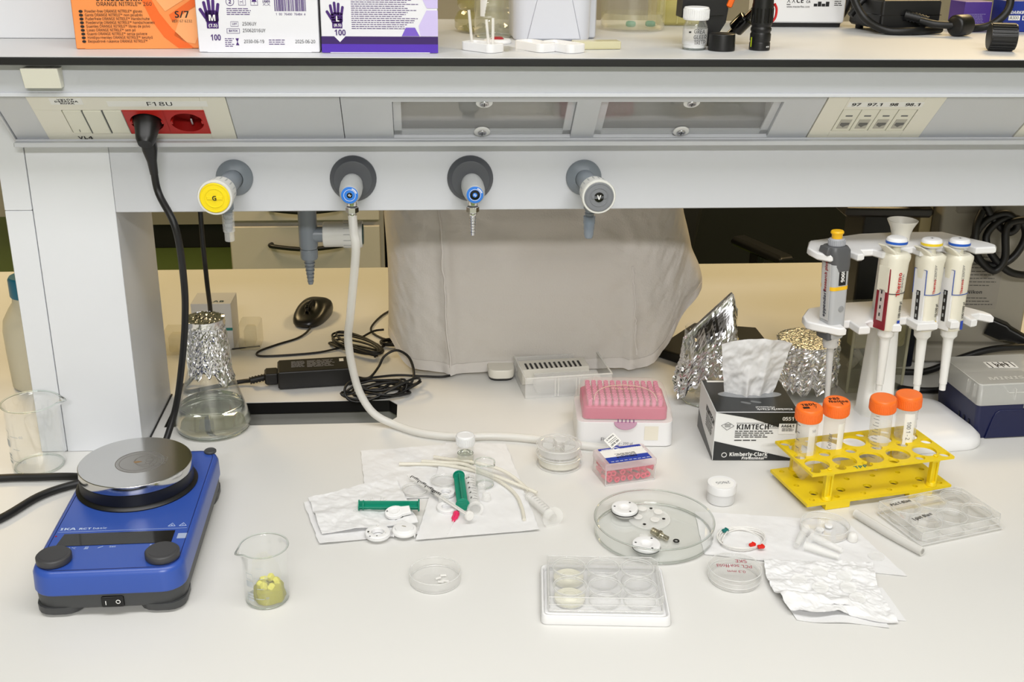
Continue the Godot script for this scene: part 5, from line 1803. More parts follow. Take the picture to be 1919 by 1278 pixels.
func flask() -> void:
	var t := T("conical_flask", "large conical glass flask of clear liquid with a crumpled foil cap", "flask", Vector3(-0.3115, 0, -0.139))
	var prof := [Vector2(0, 0.0006), Vector2(0.046, 0.0006), Vector2(0.053, 0.004), Vector2(0.0548, 0.010), Vector2(0.0535, 0.018), Vector2(0.047, 0.040), Vector2(0.0245, 0.112), Vector2(0.0215, 0.124), Vector2(0.0210, 0.165), Vector2(0.0235, 0.170)]
	var m := MB.new()
	lathe(m, prof, 56)
	lathe(m, [Vector2(0.0225, 0.170), Vector2(0.0198, 0.164), Vector2(0.0203, 0.124), Vector2(0.0233, 0.111), Vector2(0.0458, 0.0395), Vector2(0.0522, 0.018), Vector2(0.0535, 0.010), Vector2(0.0515, 0.0055), Vector2(0.045, 0.0025), Vector2(0, 0.0025)], 56)
	part(t, "glass_wall", m, M("glass"))
	m = MB.new()
	lathe(m, [Vector2(0, 0.003), Vector2(0.0448, 0.003), Vector2(0.0512, 0.006), Vector2(0.0531, 0.0102), Vector2(0.0518, 0.018), Vector2(0.0454, 0.0394), Vector2(0.0448, 0.0404), Vector2(0.0440, 0.0398), Vector2(0, 0.0396)], 56)
	part(t, "liquid", m, M("water"))
	m = MB.new()
	ring(m, 0.0505, 0.0026, 0.0040, 56, 8)
	part(t, "foot_ring", m, M("glass_rim"))
	# foil cap: crumpled skirt with ragged lower edge
	m = MB.new()
	var f := func(u: float, v: float) -> Vector3:
		var a := u * TAU
		var drop := 0.030 + 0.030 * smoothstep(0.15, 0.6, sin(a - 5.9)) + 0.016 * noise.get_noise_2d(cos(a) * 1.6 + 5.0, sin(a) * 1.6) + 0.012 * smoothstep(0.5, 1.0, sin(a * 1.0 + 1.2))
		var y := 0.1725 - v * (drop + 0.020)
		var base := 0.0262 + (0.0018 if v < 0.12 else 0.0) + 0.006 * v
		if y < 0.122:
			base = maxf(base, 0.0235 + (0.122 - y) * 0.33)
		var c := noise.get_noise_3d(a * 9.0, y * 520.0, 0.0) * 0.0016 + absf(noise.get_noise_3d(cos(a) * 14.0, sin(a) * 14.0, y * 300.0)) * 0.0020
		c *= smoothstep(0.02, 0.2, v)
		var r := base + c
		return Vector3(cos(a) * r, y, sin(a) * r)
	sheet(m, 110, 34, f, 0.0002, true)
	var f2 := func(u: float, v: float) -> Vector3:
		var a := u * TAU
		var r := v * 0.0285
		var y := 0.1722 + 0.0016 * noise.get_noise_2d(r * cos(a) * 140.0, r * sin(a) * 60.0) + 0.0006 * noise.get_noise_2d(r * cos(a) * 600.0, r * sin(a) * 300.0)
		return Vector3(cos(a) * r, y, sin(a) * r)
	sheet(m, 72, 14, f2, 0.0003)
	part(t, "foil_cap", m, M("foil"), "crumpled aluminium foil cap")

func dust_cover() -> void:
	# fabric cover: front sheet with rounded sides, hem near the bench
	var m := MB.new()
	var fold := func(x: float, c: float, w: float) -> float:
		return exp(-pow((x - c) / w, 2.0))
	var f := func(u: float, v: float) -> Vector3:
		# u runs round the cover from back left over the front to back right; v from the top (0) to the hem (1)
		var s := (u - 0.5) * 2.0
		var h := 0.470 * (1.0 - v)
		var flare := 1.0 + 0.03 * v
		var xr := 0.238 * flare + 0.052 * smoothstep(0.45, 0.92, v) * smoothstep(0.0, 1.0, s) + 0.014 * smoothstep(0.15, 0.55, v) * smoothstep(0.0, 0.6, s) - 0.010 * smoothstep(0.3, 0.8, v) * smoothstep(0.0, 0.6, -s)
		# superellipse plan
		var a := PI * 0.5 - s * PI * 0.80
		var cx := cos(a)
		var sz := sin(a)
		var ex := signf(cx) * pow(absf(cx), 0.42) * xr
		var ez := signf(sz) * pow(absf(sz), 0.42) * (0.155 + 0.012 * v)
		var x := 0.176 + ex
		var z := -0.490 + ez
		# folds
		var fr := smoothstep(0.0, 0.3, sz)
		z += fr * (0.012 * fold.call(x, 0.030 + 0.014 * v, 0.007) * smoothstep(0.25, 0.6, v) + 0.010 * fold.call(x, 0.345, 0.0075) * smoothstep(0.62, 0.9, v))
		z += fr * 0.006 * noise.get_noise_3d(x * 16.0, h * 9.0, 1.0) + fr * 0.0025 * noise.get_noise_3d(x * 60.0, h * 34.0, 4.0)
		z += fr * 0.006 * sin(x * 46.0 + 2.0 * v) * (1.0 - v)
		# hem: lifts to the right corner
		var y := h
		var lift := 0.0
		if s > 0.12:
			lift = 0.112 * pow(smoothstep(0.16, 0.52, s), 1.7)
		if s < -0.22:
			lift = 0.036 * smoothstep(0.22, 0.48, -s)
		y = lerpf(0.470, 0.0045 + lift + 0.002 * sin(s * 23.0), v)
		if s > 0.40:
			x += 0.016 * smoothstep(0.80, 0.97, v) * smoothstep(0.40, 0.5, s)
		return Vector3(x, y, z)
	sheet(m, 130, 90, f, 0.0008)
	var top := func(u: float, v: float) -> Vector3:
		var e: Vector3 = f.call(u, 0.0)
		var c := Vector3(0.176, 0.476, -0.478)
		return c.lerp(e, v)
	sheet(m, 130, 6, top, 0.0008)
	var cloth := bumpy(flat_mat(Color(0.83, 0.81, 0.785), 0.8), 0.07, 1.2, 14.0)
	cloth.backlight_enabled = true
	cloth.backlight = Color(0.22, 0.20, 0.18)
	var o := solo("dust_cover", m, cloth, "big greyish white fabric dust cover hanging behind the console to the bench", "dust cover")
	m = MB.new()
	var hem := func(u: float, v: float) -> Vector3:
		var p: Vector3 = f.call(u, 0.962 + 0.038 * v)
		var q: Vector3 = f.call(u + 0.001, 0.962 + 0.038 * v)
		var d := (q - p).normalized()
		return p + Vector3(-d.z, 0, d.x) * 0.0011 + Vector3(0, 0, 0.0004)
	sheet(m, 130, 4, hem, 0.0010)
	var hm := flat_mat(Color(0.86, 0.84, 0.82), 0.8)
	hm.backlight_enabled = true
	hm.backlight = Color(0.22, 0.20, 0.18)
	part(o, "hem", m, hm)
	# two fold creases down the front, their bright lines added as paler tubes
	for c in [[0.022, 0.043, 0.20, 0.97], [0.343, 0.356, 0.62, 0.95]]:
		m = MB.new()
		var pts := []
		for k in 25:
			var q := k / 24.0
			var v: float = lerpf(c[2], c[3], q)
			var tx: float = lerpf(c[0], c[1], q) + 0.003 * noise.get_noise_1d(q * 7.0)
			var best := Vector3.ZERO
			var bd := 1e9
			for i in 220:
				var p: Vector3 = f.call(0.25 + 0.5 * i / 219.0, v)
				if absf(p.x - tx) < bd and p.z > -0.40:
					bd = absf(p.x - tx)
					best = p
			pts.append(Vector3(tx, best.y, best.z + 0.0010))
		tube(m, pts, 0.0016, 7)
		part(o, "bright_crease", m, hm, "bright fold line added in a paler colour")

func far_things() -> void:
	var m: MB
	var t := T("drawer_cabinet", "grey drawer cabinet with a black bow handle standing beyond the bench", "cabinet", Vector3(-0.395, -0.9, -2.4))
	m = MB.new()
	rbox(m, Vector3(0, 0.36, -0.25), Vector3(0.53, 0.72, 0.48), 0.004)
	part(t, "cabinet_body", m, flat_mat(Color(0.72, 0.70, 0.67), 0.5))
	for q in [[0.0, 0.405, 0], [0.425, 0.590, 1], [0.610, 0.72, 2]]:
		m = MB.new()
		rbox(m, Vector3(-0.004, (q[0] + q[1]) / 2, 0.0), Vector3(0.51, q[1] - q[0], 0.02), 0.003)
		var d := part(t, "drawer", m, flat_mat(Color(0.82, 0.80, 0.77), 0.45))
		m = MB.new()
		tube(m, smooth([Vector3(-0.12, q[1] - 0.062, 0.008), Vector3(-0.115, q[1] - 0.064, 0.03), Vector3(0, q[1] - 0.072, 0.042), Vector3(0.115, q[1] - 0.064, 0.03), Vector3(0.12, q[1] - 0.062, 0.008)], 5), 0.008, 8)
		part(d, "handle", m, M("black_plastic"))
	t = T("far_cupboard", "low grey cabinet front with a black plinth far beyond the bench on the left", "cabinet", Vector3(-0.9, -0.9, -4.42))
	m = MB.new()
	rbox(m, Vector3(0.2, 0.515, 0.0), Vector3(2.6, 0.77, 0.6), 0.004)
	part(t, "bench_front", m, flat_mat(Color(0.58, 0.57, 0.53), 0.5))
	m = MB.new()
	rbox(m, Vector3(0.2, 0.065, -0.02), Vector3(2.6, 0.13, 0.56), 0.004)
	part(t, "dark_plinth", m, M("black_core"))
	t = T("far_dark_block", "long black block standing in for the dark under a far bench behind the office chair", "cabinet", Vector3(1.35, -0.9, -3.1))  # dark block put where shade and dark items lie under a far bench
	m = MB.new()
	rbox(m, Vector3(0, 0.55, 0), Vector3(2.6, 1.1, 0.5), 0.005)
	part(t, "cabinet_body", m, flat_mat(Color(0.045, 0.045, 0.04), 0.6))
	t = T("side_cabinet", "black cabinet side standing between the grey drawers and the dust cover", "cabinet", Vector3(0.02, -0.9, -2.62))
	m = MB.new()
	rbox(m, Vector3(0, 0.42, 0), Vector3(0.28, 0.84, 0.4), 0.004)
	part(t, "cabinet_body", m, flat_mat(Color(0.05, 0.048, 0.045), 0.6))
	# office chair
	t = T("office_chair", "black office chair behind the bench to the right of the dust cover", "chair", Vector3(0.78, -0.9, -1.75), 20.0)
	m = MB.new()
	loft(m, [sec(0.43, 0.40, 0.40, 0.14), sec(0.445, 0.47, 0.47, 0.17), sec(0.49, 0.48, 0.48, 0.18), sec(0.51, 0.42, 0.42, 0.16)])
	part(t, "seat", m, flat_mat(Color(0.06, 0.055, 0.05), 0.7))
	m = MB.new()
	loft(m, [sec(0.60, 0.38, 0.06, 0.03, 0, -0.25), sec(0.75, 0.44, 0.07, 0.03, 0, -0.26), sec(0.95, 0.42, 0.06, 0.03, 0, -0.28)])
	part(t, "backrest", m, flat_mat(Color(0.055, 0.052, 0.05), 0.7))
	m = MB.new()
	cyl(m, 0.028, 0.10, 0.43, 0.003, 20)
	rbox(m, Vector3(0, 0.60, -0.255), Vector3(0.05, 0.36, 0.02), 0.005)
	rbox(m, Vector3(0, 0.425, -0.12), Vector3(0.06, 0.02, 0.30), 0.005)
	part(t, "column", m, M("black_plastic"))
	for k in 5:
		m = MB.new()
		var a := TAU * k / 5.0
		tube(m, [Vector3(0, 0.10, 0), Vector3(0.28 * cos(a), 0.075, 0.28 * sin(a))], [0.028, 0.016], 10)
		cyl(m, 0.026, -0.02, 0.02, 0.004, 16, mv(0.28 * cos(a), 0.027, 0.28 * sin(a)) * Transform3D(Basis(Vector3.UP, -a), Vector3.ZERO) * ZY)
		part(t, "leg", m, M("black_plastic"))
	m = MB.new()
	rbox(m, Vector3(0.26, 0.66, 0.02), Vector3(0.06, 0.03, 0.26), 0.012)
	rbox(m, Vector3(0.26, 0.54, 0.0), Vector3(0.03, 0.22, 0.05), 0.008)
	rbox(m, Vector3(0.20, 0.435, 0.0), Vector3(0.15, 0.02, 0.05), 0.006)
	part(t, "armrest", m, M("black_plastic"))

func microscope() -> void:
	var t := T("microscope", "back of a grey beige microscope with a black coiled cord at the right edge", "microscope", Vector3(0.945, 0, -0.40), -4.0)
	m_box(t)

func m_box(t: Node3D) -> void:
	var body := flat_mat(Color(0.60, 0.58, 0.53), 0.45)
	var m := MB.new()
	rbox(m, Vector3(0.0, 0.165, 0.0), Vector3(0.170, 0.318, 0.13), 0.007)
	part(t, "stand_back", m, body)
	m = MB.new()
	rbox(m, Vector3(-0.006, 0.020, 0.0), Vector3(0.200, 0.036, 0.16), 0.008)
	part(t, "foot", m, body)
	m = MB.new()
	rbox(m, Vector3(-0.096, 0.28, -0.02), Vector3(0.022, 0.16, 0.10), 0.003)
	part(t, "cream_column", m, flat_mat(Color(0.72, 0.66, 0.48), 0.45))
	m = MB.new()
	rbox(m, Vector3(-0.03, 0.31, 0.055), Vector3(0.075, 0.10, 0.028), 0.008)
	part(t, "recessed_panel", m, flat_mat(Color(0.52, 0.50, 0.46), 0.5))
	m = MB.new()
	rbox(m, Vector3(-0.17, 0.262, 0.0), Vector3(0.15, 0.018, 0.12), 0.006)
	var st := part(t, "stage", m, flat_mat(Color(0.16, 0.15, 0.14), 0.4))
	m = MB.new()
	rbox(m, Vector3(-0.175, 0.2725, 0.02), Vector3(0.10, 0.004, 0.012), 0.001, Transform3D(Basis(Vector3.UP, -0.35), Vector3(0.0, 0, -0.06)))
	part(st, "stage_clip", m, M("brushed"))
	m = MB.new()
	cyl(m, 0.006, 0.2705, 0.283, 0.002, 18, mv(-0.155, 0, 0.02))
	part(st, "clip_screw", m, M("chrome"))
	m = MB.new()
	rbox(m, Vector3(-0.178, 0.135, 0.0), Vector3(0.060, 0.25, 0.10), 0.004)
	part(t, "dark_column", m, flat_mat(Color(0.05, 0.05, 0.05), 0.5))
	m = MB.new()
	rbox(m, Vector3(-0.005, 0.148, 0.0653), Vector3(0.072, 0.100, 0.0008), 0.0)
	part(t, "rating_label", m, flat_mat(Color(0.58, 0.56, 0.52), 0.5))
	m = MB.new()
	rng.seed = 31
	micro(m, -0.036, 0.190, 0.060, 9, 0.0062, mv(0, 0, 0.0660), 0.0015)
	micro(m, -0.036, 0.118, 0.060, 3, 0.0058, mv(0, 0, 0.0660), 0.0015)
	text(m, "Nikon", 0.0082, mv(-0.010, 0.128, 0.0660), true, 0, 1.15)
	part(t, "label_print", m, flat_mat(Color(0.20, 0.19, 0.18), 0.6))
	for q in [[-0.060, 0.030], [0.064, 0.045], [0.066, 0.205], [0.020, 0.235]]:
		m = MB.new()
		cyl(m, 0.0042, 0.0640, 0.0668, 0.001, 16, mv(q[0], q[1], 0) * ZY)
		part(t, "screw", m, M("tap_grey"))
	# coiled cord hanging from the plug
	m = MB.new()
	tube(m, smooth([Vector3(0.900, 0.330, -0.318), Vector3(0.905, 0.300, -0.315), Vector3(0.928, 0.262, -0.310), Vector3(0.955, 0.240, -0.306), Vector3(0.965, 0.255, -0.30), Vector3(0.945, 0.272, -0.305), Vector3(0.915, 0.258, -0.31), Vector3(0.900, 0.225, -0.31), Vector3(0.910, 0.195, -0.305), Vector3(0.940, 0.185, -0.302), Vector3(0.968, 0.200, -0.30), Vector3(0.982, 0.235, -0.30), Vector3(0.968, 0.262, -0.302), Vector3(0.940, 0.262, -0.305), Vector3(0.920, 0.235, -0.308), Vector3(0.930, 0.205, -0.30), Vector3(0.965, 0.175, -0.298), Vector3(1.01, 0.168, -0.298), Vector3(1.06, 0.165, -0.30)], 7), 0.0062, 10)
	tube(m, smooth([Vector3(0.908, 0.275, -0.312), Vector3(0.898, 0.250, -0.304), Vector3(0.905, 0.205, -0.300), Vector3(0.935, 0.178, -0.296), Vector3(0.950, 0.20, -0.294), Vector3(0.945, 0.25, -0.296), Vector3(0.965, 0.263, -0.296), Vector3(1.02, 0.262, -0.30), Vector3(1.06, 0.25, -0.30)], 7), 0.0062, 10)
	solo("coiled_cable", m, M("rubber"), "thick black cord coiled in big loops on the back of the microscope", "cord")
	var pt := T("power_connector", "black power connector plugged low into the microscope back at the right edge", "plug", Vector3(0.975, 0.066, -0.322), -30.0)
	m = MB.new()
	loft(m, [sec(-0.016, 0.030, 0.022, 0.004), sec(0.010, 0.030, 0.022, 0.004), sec(0.018, 0.024, 0.020, 0.005), sec(0.040, 0.018, 0.017, 0.005), sec(0.060, 0.014, 0.014, 0.005)], Transform3D(Basis(Vector3(0, 0, 1), -1.85), Vector3.ZERO))
	part(pt, "connector_body", m, M("black_plastic"))
	m = MB.new()
	tube(m, smooth([Vector3(0.044, -0.012, 0.0), Vector3(0.075, -0.024, 0.004), Vector3(0.11, -0.042, 0.012), Vector3(0.16, -0.058, 0.02)], 5), 0.0056, 10)
	part(pt, "cord", m, M("rubber"))
	m = MB.new()
	tube(m, smooth([Vector3(0.760, 0.006, -0.235), Vector3(0.752, 0.006, -0.258), Vector3(0.775, 0.006, -0.285), Vector3(0.84, 0.006, -0.283), Vector3(0.90, 0.030, -0.283), Vector3(0.96, 0.046, -0.282), Vector3(1.06, 0.048, -0.28)], 7), 0.0056, 10)
	tube(m, smooth([Vector3(0.760, 0.006, -0.235), Vector3(0.778, 0.006, -0.212), Vector3(0.82, 0.006, -0.205), Vector3(0.86, 0.006, -0.215)], 6), 0.0050, 10)
	solo("bench_cable", m, M("rubber"), "black cord looping on the bench behind the navy box to the microscope", "cord")

# ---------------------------------------------------------------- right of the bench
func right_goods() -> void:
	var m: MB
	tip_rack()
	tissue_box()
	foil_jars()
	pipette_stand()
	tube_rack()
	# clear tall jar behind the stand
	var t := T("square_jar", "tall square clear plastic jar with scraps behind the pipette stand", "jar", Vector3(0.722, 0, -0.262), 4.0)
	m = MB.new()
	for e in [[-0.046, 0, 0.002, 0.092], [0.046, 0, 0.002, 0.092], [0, -0.046, 0.092, 0.002], [0, 0.046, 0.092, 0.002]]:
		rbox(m, Vector3(e[0], 0.064, e[1]), Vector3(e[2], 0.126, e[3]), 0.0006)
	rbox(m, Vector3(0, 0.0015, 0), Vector3(0.094, 0.003, 0.094), 0.001)
	part(t, "jar_wall", m, pane(Color(0.86, 0.85, 0.72, 0.10), 0.05))
	m = MB.new()
	for e in [[-0.0465, -0.0465], [0.0465, -0.0465], [-0.0465, 0.0465], [0.0465, 0.0465]]:
		m = MB.new()
		cyl(m, 0.0024, 0.001, 0.127, 0.0006, 10, mv(e[0], 0, e[1]))
		part(t, "edge_post", m, pane_blur(Color(0.80, 0.79, 0.68, 0.6), 0.25))
	m = MB.new()
	rbox(m, Vector3(0, 0.127, 0.046), Vector3(0.094, 0.003, 0.004), 0.001)
	part(t, "front_edge", m, pane_blur(Color(0.80, 0.79, 0.68, 0.6), 0.25))
	m = MB.new()
	rbox(m, Vector3(0, 0.098, 0.030), Vector3(0.088, 0.046, 0.028), 0.004)
	part(t, "tinted_insert", m, pane_blur(Color(0.80, 0.77, 0.56, 0.40), 0.3))
	m = MB.new()
	rng.seed = 15
	for k in 9:
		var X := Transform3D(Basis.from_euler(Vector3(rng.randf() * 3.0, rng.randf() * 6.0, rng.randf() * 3.0)), Vector3(rng.randf_range(-0.026, 0.026), 0.014 + 0.003 * k, rng.randf_range(-0.02, 0.03)))
		lathe(m, [Vector2(0.0058, -0.008), Vector2(0.0065, 0.0), Vector2(0.0058, 0.009)], 14, X)
	part(t, "plastic_scraps", m, pane_blur(Color(0.84, 0.83, 0.76, 0.35), 0.3)).set_meta("kind", "stuff")
	m = MB.new()
	rbox(m, Vector3(0, 0.05, -0.052), Vector3(0.16, 0.098, 0.008), 0.002)
	solo("navy_crate", m, flat_mat(Color(0.05, 0.06, 0.12), 0.4), "dark navy crate standing right behind the square clear jar", "crate", Vector3(0.755, 0, -0.262), 4.0)
	navy_box()

func tip_rack() -> void:
	var t := T("tip_rack", "white pipette tip rack with a cloudy pink lid beside the tissue box", "tip rack", Vector3(0.2905, 0, -0.0900), -4.5)
	var m := MB.new()
	loft(m, [sec(0.0005, 0.136, 0.092, 0.010), sec(0.002, 0.140, 0.096, 0.011), sec(0.037, 0.139, 0.095, 0.012), sec(0.038, 0.138, 0.094, 0.012)])
	part(t, "rack_base", m, M("white_plastic"))
	m = MB.new()   # pale stretch of dried tape and rim notch
	rbox(m, Vector3(0.038, 0.022, 0.0482), Vector3(0.020, 0.022, 0.0003), 0.0)
	part(t, "old_tape", m, flat_mat(Color(0.88, 0.86, 0.80), 0.6))
	m = MB.new()
	text(m, "Fin", 0.0070, mv(-0.030, 0.0115, 0.0484), false)
	text(m, "10", 0.0070, mv(-0.016, 0.0115, 0.0484), false)
	text(m, "20 - 200 μl", 0.0052, mv(0.000, 0.0052, 0.0484), false)
	part(t, "pen_marks", m, M("ink_grey"))
	m = MB.new()
	loft(m, [sec(0.040, 0.122, 0.080, 0.008), sec(0.056, 0.122, 0.080, 0.008), sec(0.058, 0.118, 0.076, 0.008)])
	var ins := part(t, "pink_insert", m, flat_mat(Color(0.74, 0.07, 0.38), 0.5), "pink tip holder under the lid")
	for k in 12:
		m = MB.new()
		for r in 8:
			var X := mv(-0.0506 + 0.0092 * k, 0.0575, -0.0322 + 0.0092 * r)
			lathe(m, [Vector2(0.0032, 0.0), Vector2(0.0036, 0.0110), Vector2(0.0022, 0.0110), Vector2(0.0018, 0.002)], 10, X)
		part(ins, "tip_row", m, flat_mat(Color(0.88, 0.40, 0.60), 0.5))
	m = MB.new()
	loft(m, [sec(0.0385, 0.1385, 0.0945, 0.012, 0, 0, 6), sec(0.042, 0.1385, 0.0945, 0.012, 0, 0, 6), sec(0.060, 0.1300, 0.0870, 0.014, 0, 0, 6), sec(0.070, 0.1200, 0.0780, 0.016, 0, 0, 6), sec(0.0745, 0.1080, 0.0670, 0.016, 0, 0, 6), sec(0.0755, 0.0960, 0.0560, 0.014, 0, 0, 6)], I, false, true)
	var lid := part(t, "lid", m, pane_blur(Color(0.96, 0.92, 0.89, 0.24), 0.28), "cloudy translucent lid")
	m = MB.new()
	var arc := []
	for k in 17:
		var a := PI * k / 16.0
		arc.append(Vector3(-0.045 * cos(a), 0.0762 - 0.0085 * pow(1.0 - sin(a), 2.0), 0.036 - 0.036 * sin(a)))
	tube(m, arc, 0.0007, 6)
	text(m, "Thermo", 0.0088, face(Vector3(0, 0.0758, 0.012), 0, -90), true, 0, 1.2)
	part(lid, "raised_line", m, pane_blur(Color(0.92, 0.80, 0.72, 0.6), 0.3))
	m = MB.new()
	var lp := PackedVector2Array([Vector2(-0.0165, 0.004)])
	for k in 11:
		var a := PI * k / 10.0
		lp.append(Vector2(-0.0155 * cos(a), 0.0 + 0.011 * sin(a)))
	lp.append(Vector2(0.0165, 0.004))
	lp = PackedVector2Array()
	for k in 13:
		var a := PI * k / 12.0
		lp.append(Vector2(0.0165 * cos(a), 0.012 * sin(a)))
	prism(m, lp, 0.0, 0.003, 0.0008, mv(0, 0.0395, 0.0475) * ZYF)
	part(lid, "latch_tab", m, pane_blur(Color(0.84, 0.62, 0.74, 0.6), 0.3))
	m = MB.new()
	for k in 5:
		bar(m, -0.0115 + 0.0056 * k, 0.0400, -0.0103 + 0.0056 * k, 0.0455, mv(0, 0, 0.0512))
	part(lid, "latch_rib", m, flat_mat(Color(0.42, 0.16, 0.42), 0.5))

func tissue_box() -> void:
	var t := T("tissue_box", "white and black tissue box printed KIMTECH with a tissue pulled up", "tissue box", Vector3(0.4645, 0, -0.045), -3.0)
	var W := 0.117
	var H := 0.0755
	var D := 0.113
	var m := MB.new()
	rbox(m, Vector3(0, H / 2, 0), Vector3(W, H, D), 0.0010)
	part(t, "carton", m, flat_mat(Color(0.88, 0.885, 0.88), 0.45))
	var blk := flat_mat(Color(0.13, 0.14, 0.145), 0.32)
	m = MB.new()
	var hole := PackedVector2Array()
	rbox(m, Vector3(0, H + 0.0001, 0), Vector3(W - 0.002, 0.0004, D - 0.002), 0.0)
	var F := mv(-W / 2, 0, D / 2 + 0.0002)
	flatpoly(m, [[0.001, H - 0.0005], [W - 0.001, H - 0.0005], [W - 0.001, H - 0.032], [0.052, H - 0.010]], F)
	flatpoly(m, [[0.001, 0.001], [W - 0.001, 0.001], [W - 0.001, 0.003], [0.001, 0.031]], F)
	var S := Transform3D(Basis(Vector3.UP, -PI / 2), Vector3(-W / 2 - 0.0002, 0, -D / 2))
	flatpoly(m, [[D - 0.001, 0.001], [D - 0.001, 0.0060], [0.04, 0.018], [0.001, 0.030], [0.001, 0.001]], S)
	part(t, "black_print", m, blk, "black printed panels")
	m = MB.new()
	F = mv(-W / 2, 0, D / 2 + 0.0004)
	text(m, "KIMTECH", 0.0112, F * mv(0.030, 0.0530, 0), true, -1, 0.95)
	text(m, "Science", 0.0068, F * mv(0.073, 0.0550, 0) * Transform3D(Basis(Vector3(1, 0, 0), Vector3(0.15, 1, 0), Vector3(0, 0, 1)), Vector3.ZERO), true, -1, 1.0, "Droid Serif")
	bar(m, 0.030, 0.0585, 0.094, 0.0590, F)
	bar(m, 0.072, 0.0508, 0.094, 0.0511, F)
	for q in [[0.009, 0.055, 0.0185, 0.0600], [0.0185, 0.0600, 0.0270, 0.0545], [0.0270, 0.0545, 0.0175, 0.0480], [0.0175, 0.0480, 0.009, 0.055]]:
		tube(m, [F * Vector3(q[0], q[1], 0), F * Vector3(q[2], q[3], 0)], 0.00025, 5)
	for k in 4:
		bar(m, 0.0135 + 0.0002 * k, 0.0568 - 0.0014 * k, 0.0225 - 0.0002 * k, 0.0572 - 0.0014 * k, F)
	rng.seed = 51
	micro(m, 0.0290, 0.0470, 0.056, 4, 0.0030, F, 0.0017)
	micro(m, 0.0290, 0.0330, 0.040, 1, 0.0030, F, 0.0020)
	text(m, "AA64.1", 0.0058, F * mv(0.1025, 0.0545, 0.0004), true)
	micro(m, 0.0945, 0.0508, 0.017, 3, 0.0018, F * mv(0, 0, 0.0004), 0.0009)
	var SS := Transform3D(Basis(Vector3.UP, -PI / 2), Vector3(-W / 2 - 0.0004, 0, -D / 2))
	text(m, "KIMTECH", 0.0130, SS * mv(0.080, 0.0560, 0), true, 0, 1.0)
	micro(m, 0.055, 0.0485, 0.05, 6, 0.0034, SS, 0.0016)
	part(t, "dark_print", m, M("ink"))
	m = MB.new()
	bar(m, 0.0900, 0.0420, 0.1140, 0.0580, F, 0.0003)
	part(t, "white_sticker", m, M("label_white"))
	m = MB.new()
	F = mv(-W / 2, 0, D / 2 + 0.0006)
	text(m, "Kimberly-Clark", 0.0082, F * mv(0.0235, 0.0105, 0), true, -1, 0.92)
	text(m, "Professional™", 0.0060, F * mv(0.0415, 0.0045, 0) * Transform3D(Basis(Vector3(1, 0, 0), Vector3(0.15, 1, 0), Vector3(0, 0, 1)), Vector3.ZERO), true, -1, 0.9)
	ring(m, 0.0034, 0.0005, 0, 24, 5, F * mv(0.0165, 0.0095, 0) * ZY)
	text(m, "05511", 0.0078, F * mv(0.1045, 0.0655, 0), true, 0, 1.0)
	var TT := Transform3D(Basis(Vector3(-1, 0, 0), Vector3(0, 0, 1), Vector3(0, 1, 0)), Vector3(0, H + 0.0004, 0))
	text(m, "Kimberly-Clark", 0.0078, TT * mv(-0.026, 0.0475, 0), true, 0, 0.9)
	text(m, "Professional", 0.0050, TT * mv(-0.014, 0.0405, 0), true, 0, 0.9)
	rbox(m, Vector3(-0.022, H + 0.0004, -0.0505), Vector3(0.058, 0.0002, 0.0055), 0.0)
	part(t, "white_print", m, M("label_white"))
	m = MB.new()
	for q in [[-0.010, 0.026, 0.5], [0.005, 0.023, 0.35]]:
		prism(m, rrect(0.015, 0.006, 0.003, 4), 0.0, 0.0002, 0.0, mv(q[0], H + 0.0003, q[1]) * Transform3D(Basis(Vector3.UP, -q[2]), Vector3.ZERO))
	part(t, "grey_leaf_print", m, flat_mat(Color(0.42, 0.43, 0.43), 0.5))
	m = MB.new()
	var ov := PackedVector2Array()
	for k in 28:
		var a := TAU * k / 28.0
		ov.append(Vector2(0.046 * cos(a), 0.013 * sin(a)))
	prism(m, ov, H, H + 0.0007, 0.0002, mv(0.002, 0, -0.004))
	part(t, "opening", m, flat_mat(Color(0.55, 0.56, 0.57), 0.15), "clear film round the opening")
	# the tissue
	m = MB.new()
	var f := func(u: float, v: float) -> Vector3:
		var w := lerpf(0.0335, 0.0500, pow(v, 0.8))
		var x := (u - 0.5) * 2.0 * w + 0.002 + 0.004 * v
		var top := 0.082 + 0.012 * (1.0 - pow((u - 0.46) * 2.0, 2.0)) * 0.9 + 0.006 * (u - 0.5)
		var y := H - 0.004 + v * top
		var z := 0.006 * cos((u - 0.5) * 5.0) * (1.0 - v) - 0.010 * v * pow(absf(u - 0.5) * 2.0, 2.0)
		z += 0.0100 * exp(-pow((u - 0.40) / 0.05, 2.0)) * exp(-pow((v - 0.06) / 0.26, 2.0)) * 0.9
		z += 0.0045 * exp(-pow((u - 0.68) / 0.05, 2.0)) * (1.0 - v * 0.6)
		z += 0.0030 * noise.get_noise_2d(u * 2.5, v * 2.5) + 0.0006 * noise.get_noise_2d(u * 7.0 + 3.0, v * 7.0)
		return Vector3(x, y, z - 0.006 + 0.010 * v)
	sheet(m, 44, 40, f, 0.0002)
	var tm := flat_mat(Color(0.84, 0.84, 0.84), 0.85)
	tm.backlight_enabled = true
	tm.backlight = Color(0.3, 0.3, 0.3)
	part(t, "tissue", m, tm, "grey white tissue standing up from the box")

